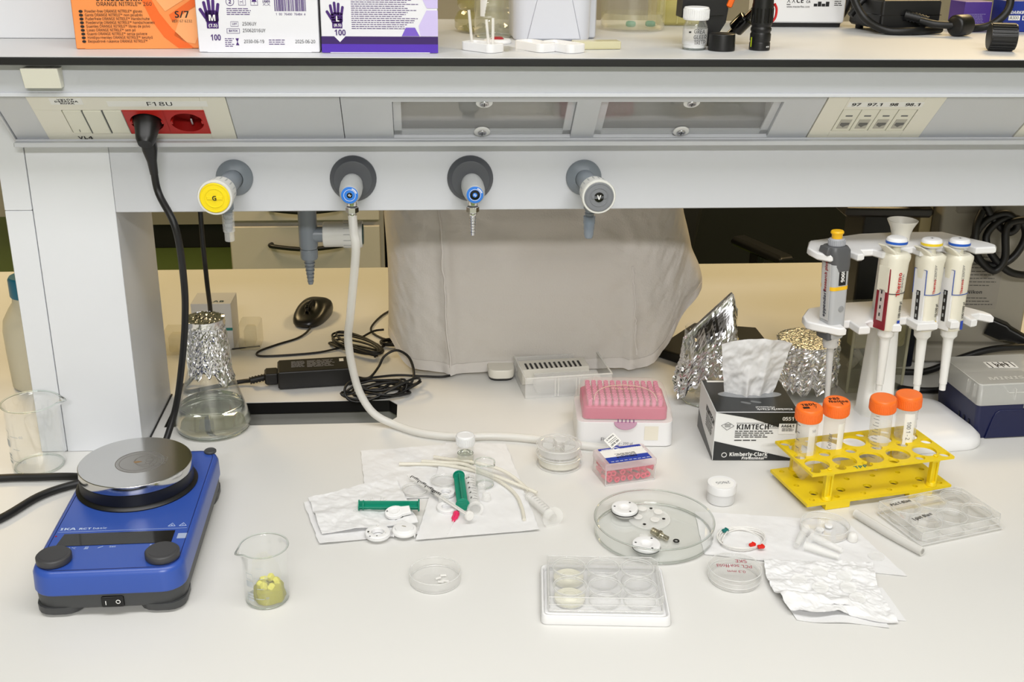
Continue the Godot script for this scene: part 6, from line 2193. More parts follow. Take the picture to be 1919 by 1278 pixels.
func foil_skin(m: MB, r0: float, r1: float, y0: float, y1: float, amp: float, seed_: float, nu := 120, nv := 46, ragged := 0.0) -> void:
	var f := func(u: float, v: float) -> Vector3:
		var a := u * TAU
		var y := lerpf(y1, y0 + ragged * noise.get_noise_2d(cos(a) * 2.2 + seed_, sin(a) * 2.2), v)
		var p := Vector3(cos(a), sin(a), y * 22.0)
		var c := absf(noise.get_noise_3d(p.x * 3.2 + seed_, p.y * 3.2, p.z * 1.4)) * amp + absf(noise.get_noise_3d(p.x * 7.5, p.y * 7.5 + seed_, p.z * 3.0)) * amp * 0.45
		var r := lerpf(r1, r0, v) + c - amp * 0.4
		return Vector3(cos(a) * r, y, sin(a) * r)
	sheet(m, nu, nv, f, 0.0002, true)

func foil_jars() -> void:
	# jar with a peaked foil hood
	var t := T("foil_covered_jar", "glass jar under a tall peaked hood of crumpled foil left of the tissue", "jar", Vector3(0.443, 0, -0.202))
	var m := MB.new()
	lathe(m, [Vector2(0, 0.0006), Vector2(0.034, 0.0006), Vector2(0.038, 0.005), Vector2(0.038, 0.12)], 44)
	part(t, "glass_wall", m, M("glass"))
	m = MB.new()
	ring(m, 0.0355, 0.0018, 0.003, 44, 8)
	part(t, "foot_ring", m, M("glass_rim"))
	m = MB.new()
	for k in 5:
		cyl(m, 0.0155, 0.004 + 0.007 * k, 0.010 + 0.007 * k, 0.001, 24)
	part(t, "stacked_discs", m, M("frosted"))
	m = MB.new()
	var f := func(u: float, v: float) -> Vector3:
		var a := u * TAU
		var c := cos(a)
		var s := sin(a)
		# v 0 at the ridge, 1 at the hem
		var hemy := 0.052 - 0.034 * smoothstep(0.2, 0.9, -c) + 0.014 * noise.get_noise_2d(c * 2.0, s * 2.0)
		var ridge := 0.106 + 0.072 * clampf((c + 1.0) / 1.72, 0.0, 1.0) - 0.026 * smoothstep(0.74, 1.0, c)
		var w := smoothstep(0.0, 0.42, v)
		var bx := 0.0405 + 0.006 * v + 0.006 * smoothstep(0.4, 1.0, v) * smoothstep(0.2, 0.9, -c)
		var x := c * bx * lerpf(0.72, 1.0, w) + 0.012 * (1.0 - w) * c
		var z := s * bx * lerpf(0.10, 1.0, w)
		var y := lerpf(ridge, hemy, v)
		var amp := 0.0065 * smoothstep(0.25, 0.6, v) + 0.0016
		var k := (absf(noise.get_noise_3d(x * 55.0, y * 55.0, z * 55.0)) - 0.3) * amp + (absf(noise.get_noise_3d(x * 130.0, y * 130.0, z * 130.0)) - 0.3) * amp * 0.35
		return Vector3(x * (1.0 + k * 22.0), y, z * (1.0 + k * 22.0) + k * 0.4)
	sheet(m, 84, 36, f, 0.0002, true)
	part(t, "foil_hood", m, M("foil"), "crumpled peaked foil hood")
	# wide beaker wrapped in foil
	t = T("foil_covered_beaker", "wide beaker wrapped in crumpled foil with a flat foil top behind the grey pipette", "beaker", Vector3(0.604, 0, -0.206))
	m = MB.new()
	lathe(m, [Vector2(0, 0.0006), Vector2(0.040, 0.0006), Vector2(0.044, 0.006), Vector2(0.044, 0.098)], 44)
	part(t, "glass_wall", m, M("glass"))
	m = MB.new()
	foil_skin(m, 0.0500, 0.0475, 0.026, 0.0995, 0.0085, 3.0, 90, 34, 0.016)
	part(t, "foil_wrap", m, M("foil"), "crumpled foil wrap")
	m = MB.new()
	var g := func(u: float, v: float) -> Vector3:
		var a := u * TAU
		var r := v * 0.0485
		return Vector3(cos(a) * r, 0.0998 + 0.0008 * noise.get_noise_2d(cos(a) * r * 70.0, sin(a) * r * 70.0) - 0.0012 * smoothstep(0.9, 1.0, v), sin(a) * r)
	sheet(m, 60, 14, g, 0.0004)
	part(t, "foil_top", m, M("foil_dull"), "flat foil top")

# ---------------------------------------------------------------- pipettes
func notch_plate(m: MB, pts: Array, y0: float, y1: float, b: float) -> void:
	var p := PackedVector2Array()
	for q in pts:
		p.append(Vector2(q[0], q[1]))
	prism(m, p, y0, y1, b)

func pipette_stand() -> void:
	var t := T("pipette_stand", "white plastic pipette stand with two notched shelves on a tapered post", "pipette stand", Vector3(0.676, 0, -0.082), 6.5)
	var wp := M("white_plastic")
	var m := MB.new()
	loft(m, [sec(0.0, 0.262, 0.156, 0.036, 0.0, 0.012, 8), sec(0.003, 0.266, 0.160, 0.038, 0, 0.012, 8), sec(0.012, 0.264, 0.158, 0.038, 0, 0.012, 8), sec(0.0190, 0.250, 0.146, 0.036, 0, 0.010, 8), sec(0.0225, 0.215, 0.120, 0.03, 0, 0.004, 8), sec(0.0240, 0.10, 0.06, 0.02, 0, -0.004, 8)])
	part(t, "base", m, wp)
	m = MB.new()
	loft(m, [sec(0.020, 0.060, 0.046, 0.012, 0, -0.012), sec(0.028, 0.050, 0.040, 0.012, 0, -0.012), sec(0.16, 0.038, 0.032, 0.010, 0, -0.016), sec(0.285, 0.034, 0.028, 0.009, 0, -0.020)])
	part(t, "post", m, flat_mat(Color(0.93, 0.93, 0.92), 0.4))
	# lower shelf
	m = MB.new()
	notch_plate(m, [[-0.138, 0.012], [-0.132, 0.020], [-0.104, 0.047], [-0.094, 0.047], [-0.093, 0.020], [-0.076, 0.020], [-0.075, 0.047], [-0.058, 0.047], [-0.056, 0.032], [-0.046, 0.024], [-0.030, 0.028], [-0.022, 0.045], [-0.010, 0.047], [-0.008, 0.020], [0.012, 0.020], [0.014, 0.047], [0.046, 0.047], [0.047, 0.022], [0.064, 0.022], [0.066, 0.047], [0.080, 0.047], [0.082, 0.022], [0.097, 0.022], [0.099, 0.045], [0.110, 0.043], [0.114, 0.024], [0.128, 0.020], [0.142, 0.034], [0.1435, 0.026], [0.140, 0.014], [0.098, -0.050], [0.060, -0.056], [-0.050, -0.056], [-0.112, -0.040], [-0.134, -0.010]], 0.172, 0.185, 0.003)
	part(t, "lower_shelf", m, wp)
	m = MB.new()
	notch_plate(m, [[-0.136, 0.016], [-0.122, 0.030], [-0.104, 0.032], [-0.101, 0.016], [-0.086, 0.016], [-0.083, 0.032], [-0.072, 0.030], [-0.066, 0.012], [-0.050, 0.012], [-0.044, 0.028], [-0.010, 0.026], [-0.008, 0.010], [0.012, 0.010], [0.014, 0.026], [0.036, 0.026], [0.042, 0.010], [0.058, 0.010], [0.062, 0.026], [0.078, 0.026], [0.082, 0.010], [0.096, 0.010], [0.100, 0.026], [0.132, 0.026], [0.138, 0.018], [0.135, 0.004], [0.098, -0.060], [0.030, -0.068], [-0.030, -0.068], [-0.120, -0.044], [-0.138, -0.010]], 0.2755, 0.2865, 0.003)
	part(t, "upper_shelf", m, wp)
	# clear holder funnel
	m = MB.new()
	lathe(m, [Vector2(0.0130, 0.0), Vector2(0.0132, 0.010), Vector2(0.0160, 0.020), Vector2(0.0215, 0.0305), Vector2(0.0206, 0.0308), Vector2(0.0150, 0.0200), Vector2(0.0120, 0.0105), Vector2(0.0118, 0.0)], 36)
	solo("white_funnel", m, M("warm_plastic"), "small white flared funnel standing on the upper shelf of the pipette stand", "funnel", Vector3(0.683, 0.2865, -0.105))
	pipette_grey()
	pipette_white("cream pipette with a blue banded button and dark red side panel", Vector3(0.657, 0.079, -0.0475), 0.2, -2.0, 0, Color(0.50, 0.05, 0.12))
	pipette_white("cream pipette with a yellow banded button", Vector3(0.7185, 0.073, -0.057), 1.6, -2.5, 1, Color(0.22, 0.33, 0.62))
	pipette_white("cream pipette with a blue banded button and blue outlined side panel, at the right end", Vector3(0.7600, 0.071, -0.062), 1.2, -2.5, 2, Color(0.22, 0.33, 0.62))

func tilt(o: Node3D, at: Vector3, lean: float, pitch: float, yaw := 0.0) -> void:
	o.transform = Transform3D(Basis(Vector3(0, 0, 1), deg_to_rad(lean)) * Basis(Vector3(1, 0, 0), deg_to_rad(pitch)) * Basis(Vector3.UP, deg_to_rad(yaw)), at)

func pipette_grey() -> void:
	var t := T("pipette", "grey pipette with a yellow button at the left end of the stand", "pipette")
	tilt(t, Vector3(0.5815, 0.060, -0.046), 2.6, -2.0, 16.0)
	var lg := flat_mat(Color(0.70, 0.71, 0.72), 0.38)
	var dg := flat_mat(Color(0.33, 0.335, 0.345), 0.42)
	var m := MB.new()
	lathe(m, [Vector2(0, 0.0), Vector2(0.0030, 0.0), Vector2(0.0037, 0.012), Vector2(0.0054, 0.088), Vector2(0.0056, 0.094), Vector2(0, 0.094)], 24)
	part(t, "shaft", m, flat_mat(Color(0.78, 0.78, 0.78), 0.4))
	m = MB.new()
	lathe(m, [Vector2(0, 0.0875), Vector2(0.0098, 0.0875), Vector2(0.0108, 0.0900), Vector2(0.0118, 0.1040), Vector2(0, 0.1040)], 32)
	part(t, "neck_ring", m, flat_mat(Color(0.80, 0.80, 0.80), 0.4))
	m = MB.new()
	loft(m, [sec(0.1030, 0.0245, 0.0250, 0.006), sec(0.1055, 0.0262, 0.0270, 0.006), sec(0.150, 0.0270, 0.0290, 0.006), sec(0.212, 0.0288, 0.0320, 0.007)])
	var body := part(t, "body", m, lg)
	m = MB.new()
	loft(m, [sec(0.1025, 0.0080, 0.0280, 0.003, -0.0108, -0.001), sec(0.120, 0.0080, 0.0290, 0.003, -0.0114, -0.001), sec(0.1215, 0.0020, 0.0290, 0.001, -0.0140, -0.001)])
	part(t, "eject_base", m, dg)
	m = MB.new()
	loft(m, [sec(0.202, 0.0278, 0.0330, 0.010, 0.0022, 0.0), sec(0.209, 0.0300, 0.0350, 0.010, 0.0015, 0), sec(0.222, 0.0310, 0.0352, 0.010, 0.0006, 0), sec(0.231, 0.0330, 0.0340, 0.009, -0.0008, 0), sec(0.2365, 0.0270, 0.0290, 0.008, -0.0015, 0)])
	loft(m, [sec(0.2255, 0.0060, 0.018, 0.002, -0.0180, 0), sec(0.2300, 0.0090, 0.020, 0.002, -0.0180, 0), sec(0.2362, 0.0110, 0.020, 0.002, -0.0150, 0), sec(0.2368, 0.0130, 0.018, 0.002, -0.0130, 0)])
	part(t, "finger_hook", m, dg, "dark grey finger hook")
	m = MB.new()
	cyl(m, 0.0118, 0.2362, 0.2465, 0.0012, 32, I, 0.0108)
	for k in 26:
		rbox(m, Vector3(0.0115, 0.2410, 0), Vector3(0.0010, 0.0080, 0.0013), 0.0003, Transform3D(Basis(Vector3.UP, TAU * k / 26), Vector3.ZERO))
	part(t, "ribbed_collar", m, flat_mat(Color(0.66, 0.67, 0.69), 0.4))
	m = MB.new()
	lathe(m, [Vector2(0, 0.2460), Vector2(0.0072, 0.2460), Vector2(0.0074, 0.2520), Vector2(0.0090, 0.2535), Vector2(0.0090, 0.2555), Vector2(0.0080, 0.2570), Vector2(0, 0.2566)], 32)
	part(t, "button", m, flat_mat(Color(0.93, 0.72, 0.06), 0.4), "yellow button")
	m = MB.new()
	loft(m, [sec(0.1752, 0.0286, 0.0308, 0.0066), sec(0.1805, 0.0287, 0.0310, 0.0066)])
	part(body, "yellow_band", m, flat_mat(Color(0.93, 0.73, 0.08), 0.4))
	m = MB.new()
	rbox(m, Vector3(0.0015, 0.1955, 0.0156), Vector3(0.0115, 0.0265, 0.0012), 0.0004)
	part(body, "volume_window", m, M("black_gloss"))
	m = MB.new()
	text(m, "4906", 0.0078, mv(0.0015, 0.1960, 0.0164) * Transform3D(Basis(Vector3(0, 0, 1), -PI / 2), Vector3.ZERO), true, 0, 1.05)
	part(body, "volume_digits", m, M("label_white"))
	m = MB.new()
	cyl(m, 0.0044, 0, 0.0012, 0.0004, 24, mv(0.003, 0.1475, 0.0142) * ZY)
	part(body, "round_lock", m, flat_mat(Color(0.56, 0.57, 0.58), 0.4))
	m = MB.new()
	rbox(m, Vector3(-0.0142, 0.172, 0.0), Vector3(0.0008, 0.082, 0.019), 0.0003)
	part(body, "side_strip", m, flat_mat(Color(0.78, 0.78, 0.78), 0.4))
	m = MB.new()
	var L := Transform3D(Basis(Vector3(0, 1, 0), Vector3(0, 0, -1), Vector3(-1, 0, 0)), Vector3(-0.0150, 0.172, 0.0))
	text(m, "eppendorf", 0.0085, L * mv(-0.037, 0, 0), true, -1, 0.9)
	text(m, "100", 0.0046, mv(0.006, 0.0965, 0.0116), false)
	part(body, "dark_lettering", m, flat_mat(Color(0.08, 0.10, 0.22), 0.5))
	m = MB.new()
	text(m, "Research plus", 0.0080, L * mv(0.0, 0, 0), true, -1, 0.8)
	part(body, "red_lettering", m, flat_mat(Color(0.60, 0.08, 0.10), 0.5))

func pipette_white(label: String, at: Vector3, lean: float, pitch: float, kind: int, line: Color) -> void:
	var t := T("pipette", label, "pipette")
	tilt(t, at, lean, pitch, 24.0)
	var cream := flat_mat(Color(0.88, 0.865, 0.80), 0.30)
	var m := MB.new()
	lathe(m, [Vector2(0, 0.0), Vector2(0.0046, 0.0), Vector2(0.0047, 0.0095), Vector2(0.0056, 0.0100), Vector2(0.0060, 0.030), Vector2(0.0074, 0.079), Vector2(0.0106, 0.0835), Vector2(0.0116, 0.0845), Vector2(0.0122, 0.0960), Vector2(0, 0.0960)], 32)
	part(t, "shaft", m, flat_mat(Color(0.90, 0.90, 0.89), 0.35))
	m = MB.new()
	loft(m, [sec(0.0945, 0.0275, 0.0270, 0.010), sec(0.0970, 0.0300, 0.0290, 0.011), sec(0.130, 0.0315, 0.0310, 0.012), sec(0.150, 0.0320, 0.0320, 0.012)])
	part(t, "lower_body", m, cream)
	m = MB.new()
	var secs := []
	for q in [[0.1495, 0.0320, 0.0320, 0.0], [0.1515, 0.0335, 0.0335, 0.0], [0.170, 0.0340, 0.0345, 0.0], [0.192, 0.0355, 0.0360, 0.0], [0.199, 0.0370, 0.0375, 0.001], [0.2035, 0.0360, 0.0370, 0.0012], [0.2065, 0.0310, 0.0320, 0.0]]:
		secs.append(sec(q[0], q[1], q[2], 0.0135, q[3], 0.0))
	loft(m, secs)
	var up := part(t, "handle", m, cream)
	m = MB.new()
	tube(m, sec(0.1500, 0.0336, 0.0336, 0.0135), 0.0006, 6, true)
	part(up, "waist_line", m, flat_mat(line if kind > 0 else Color(0.25, 0.24, 0.24), 0.4))
	# finger hook sweeping back to the left
	m = MB.new()
	var hs := []
	for k in 9:
		var f := k / 8.0
		var c := Vector3(-0.006 - 0.0220 * f, 0.1960 + 0.0240 * pow(f, 0.55), 0)
		var w := lerpf(0.030, 0.014, f)
		var th := lerpf(0.0180, 0.0020, pow(f, 0.5))
		var r_ := []
		for q in 12:
			var a := TAU * q / 12.0
			r_.append(c + Vector3(0.25 * th * cos(a) * 0.5, cos(a) * th * 0.5, sin(a) * w * 0.5))
		hs.append(r_)
	loft(m, hs)
	part(t, "finger_hook", m, cream)
	m = MB.new()
	lathe(m, [Vector2(0, 0.205), Vector2(0.0078, 0.205), Vector2(0.0066, 0.2090), Vector2(0.0058, 0.2165), Vector2(0, 0.2165)], 24)
	part(t, "plunger", m, cream)
	m = MB.new()
	lathe(m, [Vector2(0, 0.2160), Vector2(0.0120, 0.2160), Vector2(0.0140, 0.2175), Vector2(0.0146, 0.2200), Vector2(0.0146, 0.2225), Vector2(0.0136, 0.2265), Vector2(0.0110, 0.2280), Vector2(0, 0.2284)], 40)
	var bt := part(t, "button", m, M("white_plastic"))
	m = MB.new()
	lathe(m, [Vector2(0.0140, 0.2192), Vector2(0.0149, 0.2194), Vector2(0.0149, 0.2226), Vector2(0.0140, 0.2230)], 40)
	part(bt, "button_band", m, flat_mat(Color(0.90, 0.78, 0.12) if kind == 1 else Color(0.08, 0.33, 0.72), 0.4))
	if kind > 0:
		m = MB.new()
		text(m, "×", 0.010, face(Vector3(0, 0.2285, 0), 0, -90), true)
		part(bt, "button_mark", m, M("ink"))
	# side panel with its window
	m = MB.new()
	var S := Transform3D(Basis(Vector3.UP, -PI / 2), Vector3(-0.0158, 0, 0.0))
	rbox(m, Vector3(0, 0.141, -0.0002), Vector3(0.021, 0.090, 0.0030), 0.0008, S)
	var pn := part(t, "side_panel", m, flat_mat(line, 0.4) if kind == 0 else M("white_plastic"))
	m = MB.new()
	if kind == 0:
		rbox(m, Vector3(0, 0.170, 0.0014), Vector3(0.019, 0.036, 0.0012), 0.0003, S)
	else:
		tube(m, [S * Vector3(-0.010, 0.150, 0.0012), S * Vector3(-0.010, 0.186, 0.0012), S * Vector3(0.0115, 0.186, 0.0012), S * Vector3(0.0115, 0.150, 0.0012)], 0.0007, 6)
	part(pn, "panel_frame", m, cream if kind == 0 else flat_mat(line, 0.4))
	m = MB.new()
	rbox(m, Vector3(0.0005, 0.132, 0.0014), Vector3(0.0105 if kind == 0 else 0.0065, 0.046, 0.0012), 0.0003, S)
	part(pn, "volume_window", m, flat_mat(Color(0.75, 0.70, 0.68), 0.3) if kind == 0 else flat_mat(Color(0.16, 0.15, 0.15), 0.25))
	m = MB.new()
	for k in 4:
		bar(m, -0.0008, 0.1155 + 0.011 * k, 0.0014, 0.1205 + 0.011 * k, S * mv(0, 0, 0.0022))
	part(pn, "volume_digits", m, M("ink") if kind == 0 else M("tap_light"))
	# prints on the handle and lower body
	var FR := mv(0.0025, 0, 0.0178) * Transform3D(Basis(Vector3(0, 0, 1), PI / 2), Vector3.ZERO)
	m = MB.new()
	if kind == 0:
		text(m, "Thermo", 0.0098, FR * mv(0.1640, 0.0075, 0), true, 0, 0.95)
	else:
		text(m, "Thermo", 0.0064, FR * mv(0.1625, 0.0085, 0), true, 0, 0.9)
	part(up, "red_lettering", m, flat_mat(Color(0.75, 0.08, 0.10), 0.5))
	m = MB.new()
	if kind == 0:
		text(m, "SCIENTIFIC", 0.0042, FR * mv(0.1655, 0.0010, 0), false, 0, 1.3)
	else:
		text(m, "SCIENTIFIC", 0.0060, FR * mv(0.1830, 0.0085, 0), false, 0, 0.8)
	part(up, "grey_lettering", m, M("ink_grey"))
	m = MB.new()
	var LR := mv(0.0045, 0, 0.0162) * Transform3D(Basis(Vector3(0, 0, 1), PI / 2), Vector3.ZERO)
	text(m, "10-100 μl" if kind == 1 else "100-1000 μl", 0.0054, LR * mv(0.1255, 0, 0), true, 0, 0.85)
	part(t, "volume_print", m, M("ink"))
	m = MB.new()
	bar(m, 0.0968, -0.0025, 0.1100, 0.0025, LR)
	part(t, "colour_code", m, flat_mat(Color(0.90, 0.75, 0.10) if kind == 1 else Color(0.12, 0.26, 0.66), 0.4))

# ---------------------------------------------------------------- tube rack
func tube_rack() -> void:
	var yel := flat_mat(Color(0.90, 0.785, 0.06), 0.42)
	var t := T("tube_rack", "bright yellow plastic tube rack with round holes in its top plate", "tube rack", Vector3(0.5855, 0, 0.0905), 11.0)
	for q in [["base_plate", 0.2150, 0.1000, 0.0105, 0.0042], ["top_plate", 0.2100, 0.1000, 0.0535, 0.0036]]:
		var box := CSGBox3D.new()
		box.name = q[0]
		box.size = Vector3(q[1], q[4], q[2])
		box.position = Vector3(0, q[3], 0)
		box.material = yel
		t.add_child(box)
		for h in rack_holes(q[0] == "top_plate"):
			var c := CSGCylinder3D.new()
			c.name = "hole_cut"
			c.radius = h[2]
			c.height = 0.02
			c.sides = 40
			c.operation = CSGShape3D.OPERATION_SUBTRACTION
			c.position = Vector3(h[0], 0, h[1])
			c.material = yel
			box.add_child(c, true)
	for sx in [-0.076, 0.081]:
		for sz in [-0.0425, 0.0425]:
			var m := MB.new()
			cyl(m, 0.0072, 0.0120, 0.0180, 0.001, 20, mv(sx, 0, sz), 0.0062)
			for e in [-0.0040, 0.0040]:
				rbox(m, Vector3(sx + e, 0.034, sz), Vector3(0.0034, 0.036, 0.0076), 0.0008)
			rbox(m, Vector3(sx, 0.034, sz), Vector3(0.006, 0.036, 0.0030), 0.0004)
			rbox(m, Vector3(sx, 0.0495, sz), Vector3(0.0120, 0.0050, 0.0082), 0.0008)
			cyl(m, 0.0032, 0.0550, 0.0572, 0.0008, 14, mv(sx, 0, sz))
			part(t, "post", m, yel)
	for sx in [-0.062, 0.062]:
		for sz in [-0.040, 0.045]:
			var m := MB.new()
			rbox(m, Vector3(sx, 0.0045, sz), Vector3(0.036, 0.009, 0.010), 0.0008)
			part(t, "foot", m, yel)
	var m := MB.new()
	text(m, "TPP", 0.0090, face(Vector3(-0.033, 0.0555, 0.0455), 0, -90), true, 0, 1.25)
	part(t, "teal_lettering", m, flat_mat(Color(0.03, 0.42, 0.40), 0.5))
	m = MB.new()
	text(m, "TPP", 0.0080, face(Vector3(-0.092, 0.0555, -0.012), 0, -90), true, 0, 1.1)
	part(t, "raised_lettering", m, yel)
	# four tubes
	tube50("conical tube with an orange cap marked TBDL at the left of the yellow rack", Vector3(0.5045, 0.0135, 0.092), Vector3(0.5015, 0.122, 0.097), 0)
	tube50("conical tube with an orange cap marked PBS behind the one marked TBDL", Vector3(0.548, 0.0135, 0.0745), Vector3(0.5440, 0.122, 0.081), 1)
	tube50("conical tube with a plain orange cap and a white cloudy side in the yellow rack", Vector3(0.6145, 0.0135, 0.0705), Vector3(0.6105, 0.122, 0.074), 2)
	tube50("conical tube with a plain orange cap and a handwritten white label at the back right", Vector3(0.6550, 0.0135, 0.061), Vector3(0.6500, 0.122, 0.063), 3)

func rack_holes(top: bool) -> Array:
	var out := []
	for r in 2:
		for k in 5:
			var x := -0.0810 + 0.0400 * k + (0.0 if r == 0 else -0.003)
			var z := -0.0235 + 0.0480 * r
			out.append([x, z, 0.0160 if top else 0.0058])
	for r in 3:
		for k in 6:
			var x := -0.0980 + 0.0390 * k
			var z := -0.0440 + 0.0440 * r
			if absf(x) < 0.1 and not (r != 1 and absf(absf(x) - 0.078) < 0.012):
				out.append([clampf(x, -0.0955, 0.0955), z * 0.92, 0.0078 if top and r == 1 else 0.0070 if top else 0.0036])
	return out

func tube50(label: String, a: Vector3, b: Vector3, kind: int) -> void:
	var t := T("centrifuge_tube", label, "tube", Vector3.ZERO, 0, "centrifuge tubes in the yellow rack")
	t.transform = along(a, b)
	var m := MB.new()
	lathe(m, [Vector2(0, 0.0), Vector2(0.0035, 0.0), Vector2(0.0135, 0.0145), Vector2(0.0138, 0.016), Vector2(0.0142, 0.094), Vector2(0.0142, 0.098)], 40)
	part(t, "tube_wall", m, pane_blur(Color(0.90, 0.89, 0.85, 0.20), 0.28) if kind < 2 else pane(Color(0.90, 0.90, 0.87, 0.18), 0.08))
	m = MB.new()
	lathe(m, [Vector2(0, 0.0905), Vector2(0.0170, 0.0905), Vector2(0.0174, 0.0915), Vector2(0.0176, 0.1050), Vector2(0.0170, 0.1078), Vector2(0.0158, 0.1090), Vector2(0.0140, 0.1088), Vector2(0, 0.1086)], 48)
	var cap := part(t, "cap", m, flat_mat(Color(0.96, 0.45, 0.14), 0.38), "orange screw cap")
	m = MB.new()
	for k in 44:
		rbox(m, Vector3(0.0175, 0.0980, 0), Vector3(0.0008, 0.0120, 0.0013), 0.0003, Transform3D(Basis(Vector3.UP, TAU * k / 44), Vector3.ZERO))
	part(cap, "cap_rib", m, flat_mat(Color(0.96, 0.45, 0.14), 0.38))
	var L := Transform3D(Basis(Vector3.UP, PI / 2), Vector3.ZERO)
	if kind < 2:
		m = MB.new()
		var F := face(Vector3(0, 0.1091, 0), 0, -90)
		if kind == 0:
			text(m, "TBDL", 0.0085, F * mv(0.0, 0.0050, 0) * Transform3D(Basis(Vector3(0, 0, 1), 0.1), Vector3.ZERO), true)
			rbox(m, Vector3.ZERO, Vector3(0.0085, 0.0045, 0.0003), 0.0, F * mv(-0.0055, -0.0035, 0))
			text(m, "7", 0.0085, F * mv(0.0075, -0.0030, 0), false)
		else:
			text(m, "PBS", 0.0085, F * mv(-0.002, 0.0060, 0) * Transform3D(Basis(Vector3(0, 0, 1), 0.05), Vector3.ZERO), true)
			text(m, "Noitoe", 0.0080, F * mv(0.001, -0.0020, 0) * Transform3D(Basis(Vector3(0, 0, 1), -0.08), Vector3.ZERO), true)
			text(m, "1", 0.0075, F * mv(0.004, -0.0085, 0), true)
		part(cap, "marker_writing", m, M("ink"))
	m = MB.new()
	if kind == 0:
		for k in 6:
			curved(m, 0.0143, 0.030 + 0.0110 * k, 0.0011, 2.60, 3.0)
		text(m, "50", 0.0050, curve_at(0.0144, 0.079, 1.25), false)
	elif kind == 1:
		text(m, "Cellstar", 0.0070, curve_at(0.0145, 0.055, 2.2) * Transform3D(Basis(Vector3(0, 0, 1), PI / 2), Vector3.ZERO), false)
		text(m, "CO 00", 0.0080, curve_at(0.0145, 0.022, 2.0) * Transform3D(Basis(Vector3(0, 0, 1), PI / 2), Vector3.ZERO), false)
	elif kind == 2:
		for k in 14:
			curved(m, 0.0143, 0.024 + 0.0048 * k, 0.0007, 2.15, 2.75 if k % 2 == 0 else 2.5)
	else:
		for k in 6:
			curved(m, 0.0143, 0.030 + 0.0110 * k, 0.0009, 0.2, 0.7)
	part(t, "scale_print", m, M("ink_grey"))
	if kind == 1:
		m = MB.new()
		text(m, "G", 0.0060, curve_at(0.0146, 0.038, 2.15), true)
		part(t, "red_print", m, flat_mat(Color(0.75, 0.10, 0.12), 0.5))
	if kind != 2:
		m = MB.new()
		var y: float = [0.060, 0.058, 0, 0.062][kind]
		curved(m, 0.01435, y, [0.052, 0.046, 0, 0.046][kind], [1.05, 0.85, 0, 1.15][kind], [1.75, 1.55, 0, 2.15][kind])
		part(t, "white_label", m, M("frosted_dense") if kind == 0 else M("label_white"))
		if kind == 3:
			m = MB.new()
			text(m, "100 1 - 2", 0.0072, curve_at(0.0147, 0.060, 1.72) * Transform3D(Basis(Vector3(0, 0, 1), -PI / 2), Vector3.ZERO), false)
			part(t, "handwriting", m, M("ink_grey"))
	else:
		m = MB.new()
		curved(m, 0.0139, 0.050, 0.066, 0.9, 1.9)
		part(t, "cloudy_strip", m, M("frosted"))

